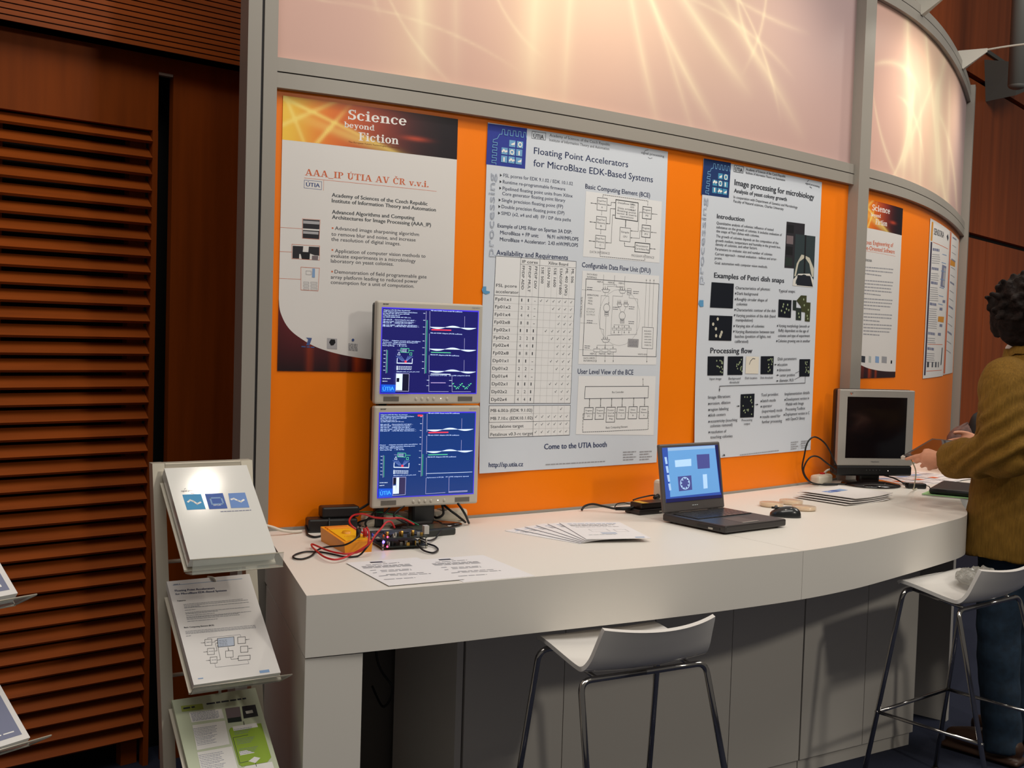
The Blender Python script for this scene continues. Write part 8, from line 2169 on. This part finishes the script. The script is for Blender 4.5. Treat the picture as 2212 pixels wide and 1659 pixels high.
mb=MB(); mb.grid(lambda u,v:(lambda a,b:Vector((.13*math.cos(a)*math.sin(b),.07*math.sin(a)*math.sin(b),.12-.12*math.cos(b)))*(1+.10*noise.noise((math.cos(a)*2,math.sin(a)*2,b*2))))(2*math.pi*u,math.pi*v),30,18,mat('brown_bag_cloth',(92,66,60),.8,nscale=30,namt=.4)); mb.build('body',t)
mb=MB(); mb.grid(lambda u,v:(lambda a,b:Vector((.07+.085*math.cos(a)*math.sin(b),-.03+.06*math.sin(a)*math.sin(b),.21-.10*math.cos(b)))*(1+.08*noise.noise((math.cos(a)*2+5,math.sin(a)*2,b*2))))(2*math.pi*u,math.pi*v),26,16,mat('black_bag_cloth',(18,16,18),.8)); mb.build('flap',t)
# ------------------------------------------------------------------ bar stools
shell=mat('white_gloss_shell',(222,218,214),.16,spec=.55,coat=.3); chrome=mat('chrome_tube',(190,186,182),.12,metal=1)
def stool(label,loc,rz):
    t=thing('bar_stool',label,'stool',loc,rz,'white bar stools at the counter'); H=.775
    prof=cr([(.122,0,-.006),(.112,0,.0),(.06,0,-.006),(0,0,-.016),(-.07,0,-.027),(-.105,0,-.025),(-.130,0,.002),(-.148,0,.045),(-.166,0,.092)],5)
    def pt(u,v,off):
        f=v*(len(prof)-1); i=min(int(f),len(prof)-2); p=prof[i].lerp(prof[i+1],f-i); dpr=(prof[i+1]-prof[i]).normalized(); nrm=Vector((dpr.z,0,-dpr.x))*-1
        x=(u-.5)*2; back=max(0,(v-.62)/.38); w=.190+.008*min(1,v*1.6)-.022*back
        y=p.x-.034*back*(1-x*x)+(.012*(1-x*x) if v<.05 else 0); z=p.z-.012*(1-x*x)*(1-back)*min(1,v*4)-.012*back*(1-x*x)
        return Vector((x*w,y+nrm.x*off,H+z+nrm.z*off))
    mb=MB(); nu,nv=20,44
    mb.grid(lambda u,v:pt(u,v,0),nu,nv,shell); mb.grid(lambda u,v:pt(u,v,-.012),nu,nv,shell)
    for e in range(4):
        n=nu if e<2 else nv
        f=[lambda a,o:pt(a,0,o),lambda a,o:pt(a,1,o),lambda a,o:pt(0,a,o),lambda a,o:pt(1,a,o)][e]
        mb.add([f(i/n,o) for i in range(n+1) for o in (0,-.006,-.012)],[(3*i+k,3*i+k+1,3*i+4+k,3*i+3+k) for i in range(n) for k in (0,1)],shell,True)
    mb.build('seat',t)
    for sx in (-1,1):
        for nm,y0,y1,zt in (('front',.098,.205,H-.022),('rear',-.104,-.305,H-.050)):
            mb=MB(); mb.tube(fillet([(0,y0,zt),(sx*.200,y0,zt),(sx*.245,y1,0.006)],.03,5)[0:],.0085,chrome,10); mb.build('leg',t)
            mb=MB(); mb.cyl((sx*.245,y1,0),(sx*.245,y1,.008),.012,dkpl,12); mb.build('foot_cap',t)
        mb=MB(); mb.cyl((sx*.150,.098,H-.0215),(sx*.150,-.104,H-.050),.006,chrome,8); mb.build('seat_rail',t)
    k=.32/.745; fr=lambda sx,sy: Vector((sx*(.245-.045*k),(.205-.107*k) if sy>0 else -(.305-.201*k),.32))
    for a,b in (((-1,1),(1,1)),((-1,1),(-1,-1)),((1,1),(1,-1))):
        A,B=fr(*a),fr(*b); ex=(B-A).normalized()*.008; mb=MB(); mb.cyl(A-ex,B+ex,.0065,chrome,8); mb.build('foot_rail',t)
stool('nearer white bar stool on thin chrome legs, in front of the middle of the counter',(.317,3.03,0),math.radians(30))
stool('farther white bar stool at right, holding a crumpled plastic bag',(1.577,3.93,0),math.radians(39))
t=thing('plastic_bag','crumpled translucent grey plastic bag on the seat of the farther stool','bag',(1.645,3.948,.768),math.radians(39))
mb=MB(); pm=mat('crumpled_plastic',(150,148,142),.2,spec=.7,bump=1.0,bscale=45,alpha=.6)
mb.grid(lambda u,v:(lambda a,b:Vector((.10*math.cos(a)*math.sin(b),.07*math.sin(a)*math.sin(b),  .028-.026*math.cos(b)))+Vector((0,0,1))*  .016*noise.noise((math.cos(a)*5*math.sin(b),math.sin(a)*5*math.sin(b),b*3)))(2*math.pi*u,math.pi*v),60,30,pm); mb.build('film',t)
# ------------------------------------------------------------------ literature racks
alu=mat('satin_aluminium',(206,198,182),.35,metal=.35); acr=mat('clear_acrylic',(222,226,216),.08,spec=.7,alpha=.32)
def rack(label,base,rz,labels,wire,contents):
    t=thing('literature_rack',label,'brochure rack',base,rz,'literature racks'); sl=.19
    y=lambda z: -(1.236-z)*sl     # uprights lean back, local -y is the front
    for sx in (-1,1):
        mb=MB(); x=sx*(.07 if wire else .113); mb.add([(x+a,y(z)+b,z) for z in (0,1.245) for a,b in ((-.015,0),(.015,0),(.015,.03),(-.015,.03))],[(0,3,2,1),(4,5,6,7),(0,1,5,4),(1,2,6,5),(2,3,7,6),(3,0,4,7)],alu); mb.build('upright',t)
    mb=MB(); mb.rbox(-.055 if wire else -.098,.055 if wire else .098,y(1.236),y(1.236)+.03,1.215,1.245,.002,alu); mb.build('top_bar',t)
    mb=MB(); mb.rbox(-.14,.14,y(0)-.12,y(0)+.18,0,.02,.004,alu); mb.build('foot_plate',t)
    for k,zb in enumerate((1.026,.752,.490)):
        tr=MB(); yt=y(zb+.18)-.006; yb=yt-.205; z1=zb+.178
        n=Vector((0,(z1-zb),-(yt-yb))).normalized()*-1
        if wire: 
            tr.tube([(-.112,yb+.002,zb-.006),(.112,yb+.002,zb-.006),(.112,yt,z1-.01),(-.112,yt,z1-.01)],.003,alu,8,closed=True); tr.add([(-.112,yb,zb-.004),(.112,yb,zb-.004),(.128,yb-.045,zb+.02),(-.112,yb-.03,zb+.02),(-.112,yb,zb-.007),(.112,yb,zb-.007),(.128,yb-.047,zb+.018),(-.112,yb-.032,zb+.018)],[(0,1,2,3),(4,7,6,5),(0,4,5,1),(1,5,6,2),(2,6,7,3),(3,7,4,0)],acr); tr.tube([(.112,yb,zb-.005),(.129,yb-.046,zb+.02),(-.112,yb-.031,zb+.02)],.0018,alu,6)
        else:
            tr.add([(-.112,yb,zb-.01),(.112,yb,zb-.01),(.112,yt,z1-.01),(-.112,yt,z1-.01),(-.112,yb,zb-.006),(.112,yb,zb-.006),(.112,yt,z1-.006),(-.112,yt,z1-.006)],[(0,3,2,1),(4,5,6,7),(0,1,5,4),(1,2,6,5),(2,3,7,6),(3,0,4,7)],alu)
            if k==0:
                tr.add([(-.108,yb+.004,zb-.012),(.112,yb+.004,zb-.012),(.116,yb-.036,zb-.008),(-.104,yb-.036,zb-.008),(-.108,yb+.004,zb-.015),(.112,yb+.004,zb-.015),(.116,yb-.036,zb-.011),(-.104,yb-.036,zb-.011)],[(0,1,2,3),(4,7,6,5),(0,4,5,1),(1,5,6,2),(2,6,7,3),(3,7,4,0)],acr)
                tr.add([(-.104,yb-.036,zb-.010),(.116,yb-.036,zb-.010),(.116,yb-.040,zb+.024),(-.104,yb-.040,zb+.024),(-.104,yb-.033,zb-.010),(.116,yb-.033,zb-.010),(.116,yb-.037,zb+.024),(-.104,yb-.037,zb+.024)],[(0,1,2,3),(4,7,6,5),(0,4,5,1),(1,5,6,2),(2,6,7,3),(3,7,4,0)],acr); tr.tube([(-.104,yb-.038,zb+.025),(.117,yb-.038,zb+.025)],.0014,alu,6); tr.tube([(-.104,yb-.035,zb-.010),(.117,yb-.035,zb-.010)],.0014,alu,6)
            else: tr.add([(-.108,yb,zb-.008),(.108,yb,zb-.008),(.124,yb-.035,zb+.014),(-.108,yb-.022,zb+.012),(-.108,yb,zb-.011),(.108,yb,zb-.011),(.124,yb-.037,zb+.012),(-.108,yb-.024,zb+.010)],[(0,1,2,3),(4,7,6,5),(0,4,5,1),(1,5,6,2),(2,6,7,3),(3,7,4,0)],acr); tr.tube([(-.108,yb-.002,zb-.009),(-.108,yb-.023,zb+.012),(.125,yb-.036,zb+.014),(.109,yb-.002,zb-.009)],.0016,alu,6)
        tr.build('tray',t)
        mb=MB(); mb.cyl((-.07 if wire else -.113,y(z1)+.015,zb-.03),(.07 if wire else .113,y(z1)+.015,zb-.03),.005,alu,10); mb.build('cross_rod',t)
        if k: mb=MB(); mb.tube(cr([(.0,y(z1)+.01,z1+.03),(.012,y(z1)-.006,z1+.028),(.014,y(z1)-.004,z1+.01),(.006,y(z1)-.002,z1-.004)],5),.004,mat('white_lacquer_metal',(0,0,0)),6); mb.build('hook',t)
        # stack of literature lying in the tray (its own object)
        if contents[k] is None: continue
        items,lb,mt,h=contents[k]
        s=thing('literature_stack' if not wire else 'magazine',lb,'brochures',base,rz)
        up=Vector((0,yt-yb,z1-zb)).normalized(); nr=Vector((0,-(z1-zb),yt-yb)).normalized()
        O=Vector((-.105,yb,zb))+up*h+nr*.002
        thk=(.028,.016,.01)[k]
        P=lambda u,v,l: O+Vector((u,0,0))-up*v+nr*l+nr*(.006*((v/h-.4)**2) if k else 0)
        mb=MB(); sheet_mesh(mb,.21,h,P,mt,th=thk,nx=1,ny=12); draw(mb,items,lambda u,v,l:P(u,v,l+thk)); mb.build('top_copy',s)
MAG=[('q',[(.012,.012),(.198,.012),(.198,.285),(.012,.285)],'lv'),('q',[(.025,.03),(.185,.03),(.185,.26),(.025,.26)],'ol2'),('q',[(.04,.06),(.17,.06),(.17,.22),(.04,.22)],'mg'),('ring',.12,.17,.05,.012,'cr'),('g',.03,.275,.19,.275,.008,'w')]
PB=Vector((-.773,2.88,0)); nn=Vector((.559,-.829,0)); glossp=mat('glossy_white_cover',(218,216,212),.12,spec=.55,coat=.3)
rack('silver literature rack with three trays beside the left end of the counter',PB,math.radians(33),None,False,
 [(RACK_A,'glossy white brochure with three blue squares in the top tray of the rack',glossp,.285),(RACK_B,'printed sheets with a block diagram in the middle tray of the rack',paper,.297),(RACK_C,'green and white leaflets in the lowest visible tray of the rack',mat('pale_green_paper',(196,204,176),.5),.28)])
rack('second literature rack at the left picture edge, only tray corners in view',Vector((-1.225,2.294,0)),math.radians(57),None,True,
 [(MAG,'colour magazine corner in the upper tray at the left picture edge',paper,.297),(MAG,'colour magazine corner in the lower tray at the left picture edge',paper,.297),None])
# ------------------------------------------------------------------ the man at the right
def fuse(mb, name, voxel, iters, parent=None, disp=None):
    o=mb.build('tmp_body'); md=o.modifiers.new('r','REMESH'); md.mode='VOXEL'; md.voxel_size=voxel; md.use_smooth_shade=True
    if iters: m2=o.modifiers.new('s','SMOOTH'); m2.factor=.5; m2.iterations=iters
    bpy.context.view_layer.update(); dg=bpy.context.evaluated_depsgraph_get(); dg.update()
    me=bpy.data.meshes.new_from_object(o.evaluated_get(dg)); 
    if not me.materials: me.materials.append(mb.mats[0])
    if disp:
        me.update(); ns=[v.normal.copy() for v in me.vertices]
        for v,n_ in zip(me.vertices,ns): v.co+=n_*disp(v.co)
    for p in me.polygons: p.use_smooth=True; p.material_index=0
    me.name=name; bpy.data.objects.remove(o); n=bpy.data.objects.new(name,me); COL.objects.link(n)
    if parent: n.parent=parent
    return n
skin=mat('skin_tone',(206,146,116),.55,spec=.35,nscale=40,namt=.05)
corduroy=mat('olive_brown_corduroy',(118,86,30),.85,spec=.2,nscale=14,namt=.22,bump=.5,bscale=55,stretch=(14,14,1.2))
denim=mat('dark_blue_denim',(24,44,62),.85,nscale=40,namt=.3); hairm=mat('dark_brown_hair',(26,17,14),.75,spec=.15,nscale=40,namt=.5,bump=.9,bscale=90); shoe=mat('brown_leather',(62,38,24),.5); shirt=mat('white_shirt_cotton',(232,230,224),.7)
HP=Vector((1.966,4.408,0)); HR=math.radians(43)
def limb(mb,pts,rs,mt=skin,sub=5,n=12):
    q=cr(pts,sub); m=len(q)-1; R=[]
    for i in range(m+1):
        f=i/m*(len(rs)-1); k=min(int(f),len(rs)-2); R.append(rs[k]+(rs[k+1]-rs[k])*(f-k))
    mb.tube(q,R,mt,n); mb.ell(q[0],(R[0],)*3,mt,12,8); mb.ell(q[-1],(R[-1],)*3,mt,12,8)
HEAD=Matrix.Translation((0,.02,0))@Matrix.Rotation(math.radians(-58),4,'Z')
mb=MB()
mb.ell((0,.0,1.73),(.075,.098,.105),skin,20,14); mb.ell((0,.035,1.665),(.055,.065,.06),skin,16,10); mb.ell((0,.10,1.715),(.012,.02,.022),skin,10,8); mb.ell((0,.088,1.672),(.026,.014,.012),skin,12,8); mb.ell((0,.078,1.635),(.026,.02,.02),skin,12,8)
for sx in (-1,1): mb.ell((sx*.078,-.005,1.715),(.012,.022,.034),skin,10,8); mb.ell((sx*.03,.085,1.745),(.02,.014,.01),skin,10,6)
mb.v=[HEAD@v for v in mb.v]
limb(mb,[(0,-.01,1.52),(0,-.005,1.60),(0,.01,1.67)],[.062,.055,.058])
limb(mb,[(0,0,.92),(0,.005,1.08),(0,-.01,1.28),(0,-.015,1.42)],[.15,.125,.135,.12],sub=6,n=16)
for sx in (-1,1):
    limb(mb,[(0,-.015,1.46),(sx*.1,-.02,1.475),(sx*.185,-.02,1.46)],[.08,.075,.055])
    limb(mb,[(sx*.085,0,.93),(sx*.09+.03,.015,.5),(sx*.10+.035,-.02,.09)],[.092,.06,.042],sub=8); limb(mb,[(sx*.10+.035,-.05,.06),(sx*.105+.035,.06,.055),(sx*.11+.035,.15,.05)],[.035,.04,.028])
LWp,RWp=Vector((-.17,.215,1.148)),Vector((.15,.20,1.20))
limb(mb,[(-.19,-.02,1.46),(-.23,-.05,1.33),(-.25,-.06,1.215)],[.05,.046,.04]); limb(mb,[(-.25,-.06,1.215),(-.21,.08,1.17),LWp],[.04,.038,.027])
limb(mb,[(.19,-.02,1.46),(.23,-.05,1.33),(.245,-.05,1.215)],[.05,.046,.04]); limb(mb,[(.245,-.05,1.215),(.2,.08,1.18),RWp],[.04,.038,.027])
# left hand: palm beside the tablet, fingers under it, thumb on top
limb(mb,[LWp,(-.168,.25,1.150),(-.164,.285,1.150)],[.027,.03,.03]); mb.ell((-.160,.268,1.134),(.022,.036,.030),skin,14,10); mb.ell((-.166,.285,1.157),(.019,.03,.024),skin,14,10)
def finger(mb,pts,r): limb(mb,pts,[r,r*.95,r*.78],n=10,sub=4)
finger(mb,[(-.166,.30,1.160),(-.165,.335,1.150),(-.160,.362,1.140),(-.154,.382,1.134)],.0092)
finger(mb,[(-.166,.305,1.142),(-.158,.335,1.130),(-.138,.345,1.126),(-.112,.345,1.130)],.0094)
finger(mb,[(-.162,.29,1.124),(-.152,.315,1.113),(-.132,.322,1.113),(-.108,.322,1.124)],.0088)
finger(mb,[(-.158,.268,1.112),(-.148,.287,1.103),(-.132,.292,1.106),(-.114,.294,1.118)],.0078)
finger(mb,[(-.168,.245,1.166),(-.163,.28,1.176),(-.148,.306,1.174),(-.130,.318,1.168)],.0104)
# right hand on the far side
limb(mb,[RWp,(.145,.24,1.204),(.14,.275,1.204)],[.027,.03,.029]); mb.ell((.138,.262,1.190),(.021,.034,.027),skin,14,10)
finger(mb,[(.14,.29,1.210),(.135,.325,1.204),(.128,.348,1.196),(.122,.366,1.192)],.009)
finger(mb,[(.138,.295,1.196),(.128,.325,1.186),(.108,.335,1.184),(.085,.336,1.188)],.0092)
finger(mb,[(.134,.28,1.182),(.122,.305,1.172),(.102,.312,1.172),(.08,.312,1.180)],.0086)
finger(mb,[(.13,.258,1.172),(.118,.277,1.164),(.102,.283,1.166),(.084,.286,1.176)],.0076)
finger(mb,[(.142,.235,1.222),(.134,.27,1.234),(.12,.296,1.238),(.102,.31,1.236)],.0102)
man=fuse(mb,'person',.0048,3); man.location=HP; man.rotation_euler=(0,0,HR)
tag(man,'man in an olive brown corduroy jacket standing at the counter, holding a tablet','person')
for sx in (-1,1): mb=MB(); mb.ell((sx*.03,.088,1.728),(.011,.008,.009),mat('eye_white',(230,226,220),.3),12,8); mb.ell((sx*.03,.0945,1.728),(.005,.003,.005),chip,10,6); mb.v=[HEAD@v for v in mb.v]; mb.build('eye',man)
# jacket
mb=MB(); secs=[(.795,.215,.168,.0),(.86,.216,.168,0),(.97,.210,.160,0),(1.1,.198,.146,0),(1.22,.200,.146,-.005),(1.36,.210,.146,-.015),(1.45,.205,.132,-.02),(1.505,.175,.105,-.02),(1.55,.105,.085,-.012),(1.575,.082,.080,-.008),(1.592,.078,.077,-.006)]
def sec(t):
    f=t*(len(secs)-1); i=min(int(f),len(secs)-2); return [secs[i][k]+(secs[i+1][k]-secs[i][k])*(f-i) for k in range(4)]
def tor(u,v):
    z,rx,ry,cy=sec(v); a=2*math.pi*u; c,s_=math.cos(a),math.sin(a); e=.82
    return Vector((rx*math.copysign(abs(c)**e,c),cy+ry*math.copysign(abs(s_)**e,s_),z))
mb.grid(tor,48,50,corduroy); 
for v in (0,1): mb.add([tor(i/48,v) for i in range(48)],[list(range(48))],corduroy)
for sx in (-1,1):
    E_=(-.25,-.06,1.215) if sx<0 else (.245,-.05,1.215); wp=LWp if sx<0 else RWp
    limb(mb,[(sx*.150,-.02,1.485),(sx*.198,-.025,1.455),(sx*.228,-.045,1.34),E_],[.080,.096,.096,.094],corduroy,6,16)
    q=cr([E_,(sx*.215,.07,1.178),wp+Vector((0,-.022,.002))],8); m=len(q)-1; mb.tube(q,[.094-.026*i/m for i in range(m+1)],corduroy,18)
def folds(co):
    d=.0; 
    for E_ in (Vector((-.25,-.06,1.215)),Vector((.245,-.05,1.215))):
        r=(co-E_).length; w=math.exp(-(r/.17)**2); d+=w*.024*math.sin(co.z*95+co.y*70+3*noise.noise(co*9))*(.6+.6*noise.noise(co*6))
    d+=.011*noise.noise(Vector((co.x*8,co.y*8,co.z*4)))+.0035*noise.noise(co*22)
    if co.z<1.15 and abs(co.x)<.2: d+=.010*noise.noise(Vector((co.x*14,co.y*14,co.z*2.2)))
    return d
jk=fuse(mb,'jacket',.0075,3,man,folds)
mb=MB(); mb.grid(lambda u,v: Vector((math.cos(2*math.pi*u)*(.079+.012*(1-v)),-.006+math.sin(2*math.pi*u)*(.079+.010*(1-v)),1.572+.038*v-.05*max(0,math.sin(2*math.pi*u)))),36,5,corduroy); mb.build('collar',jk)
mb=MB(); mb.grid(lambda u,v: Vector((math.cos(2*math.pi*u)*.0715,-.004+math.sin(2*math.pi*u)*.0715,1.59+.047*v-.05*max(0,math.sin(2*math.pi*u)))),36,4,shirt); mb.build('shirt_collar',man)
for k in range(3):
    f=.86-.045*k; c=Vector((-.25,-.06,1.215)).lerp(LWp,f); mb=MB(); mb.ell((c.x-.052+.012*k*.3,c.y-.005,c.z-.030),(.005,.0075,.0075),mat('brown_button',(110,80,40),.4),10,8); mb.build('cuff_button',jk)
ax=(LWp-Vector((-.21,.08,1.17))).normalized(); MW=Matrix.Translation(LWp)@ax.to_track_quat('Z','Y').to_matrix().to_4x4()
mb=MB(); mb.lathe([(.030,-.012),(.0325,-.010),(.0325,.006),(.030,.008)],mat('watch_steel',(190,186,178),.25,metal=.9),28,MW); w_=mb.build('wristwatch',man)
mb=MB(); Q=MW@Matrix.Rotation(math.radians(200),4,'Z'); mb.cyl((.031,0,-.002),(.037,0,-.002),.016,mat('watch_dial',(224,222,216),.25),20,None,Q); mb.build('watch_dial',w_)
mb=MB(); mb.lathe([(.045,-.042),(.041,-.026),(.039,-.026)],shirt,24,MW); mb.build('shirt_cuff',man)
# trousers, shoes
mb=MB(); limb(mb,[(-.07,0,.86),(.07,0,.86)],[.115,.115],denim)
for sx in (-1,1): limb(mb,[(sx*.082+.012,0,.86),(sx*.09+.03,.018,.5),(sx*.10+.035,-.015,.12)],[.105,.080,.072],denim,8,16); mb.tube([(sx*.10+.035,-.015,.14),(sx*.10+.035,-.018,.045)],[.073,.076],denim,16)
fuse(mb,'trousers',.009,2,man,lambda co: .007*noise.noise(Vector((co.x*9,co.y*9,co.z*14))))
for sx in (-1,1): mb=MB(); limb(mb,[(sx*.10+.035,-.055,.06),(sx*.106+.035,.06,.06),(sx*.112+.035,.165,.05)],[.048,.05,.036],shoe,6,14); mb.rbox(sx*.106-.015,sx*.106+.085,-.105,.205,.006,.026,.008,dkpl); fuse(mb,'shoe',.006,2,man)
# hair
mb=MB(); mb.ell((0,-.026,1.752),(.104,.114,.104),hairm,24,16); mb.ell((0,-.066,1.705),(.098,.072,.095),hairm,20,14); mb.ell((0,-.066,1.648),(.084,.05,.055),hairm,18,12)
for sx in (-1,1): mb.ell((sx*.082,-.02,1.70),(.032,.055,.07),hairm,14,10)
rr=random.Random(11)
for k in range(95):
    a=rr.uniform(0,2*math.pi); b=rr.uniform(.1,1.95); d=Vector((math.cos(a)*math.sin(b),math.sin(a)*math.sin(b),math.cos(b)))
    if d.y>.5 and d.z<.4: continue
    p=Vector((0,-.03,1.745))+Vector((d.x*.102,d.y*.112,d.z*.102)); tdir=Vector((rr.uniform(-1,1),rr.uniform(-1,.4),rr.uniform(-1.2,.4))); e_=p+d*rr.uniform(.014,.034)+tdir*.024
    mb.tube(cr([p-d*.02,p+d*.012,e_],4),[.022,.021,.020,.019,.017,.015,.013,.011,.008],hairm,8)
mb.v=[HEAD@v for v in mb.v]
fuse(mb,'hair',.0065,3,man,lambda co: .006*noise.noise(co*28)+.004*noise.noise(co*60))
# tablet in his hands
tb=thing('tablet','black tablet computer held in both hands by the man in the brown jacket','tablet',HP+Matrix.Rotation(HR,3,'Z')@Vector((-.012,.335,1.160)),HR)
tb.rotation_euler=(0,math.radians(-14),HR)
mb=MB(); mb.rbox(-.130,.125,-.065,.075,0,.016,.006,dkpl); mb.build('body',tb)
mb=MB(); mb.box(-.108,.105,-.05,.06,.0161,.0166,mat('tablet_glass',(16,14,16),.06,spec=.8)); mb.build('screen',tb)
mb=MB(); mb.rbox(-.134,-.112,.058,.078,-.001,.015,.004,silver); mb.build('corner_cap',tb)
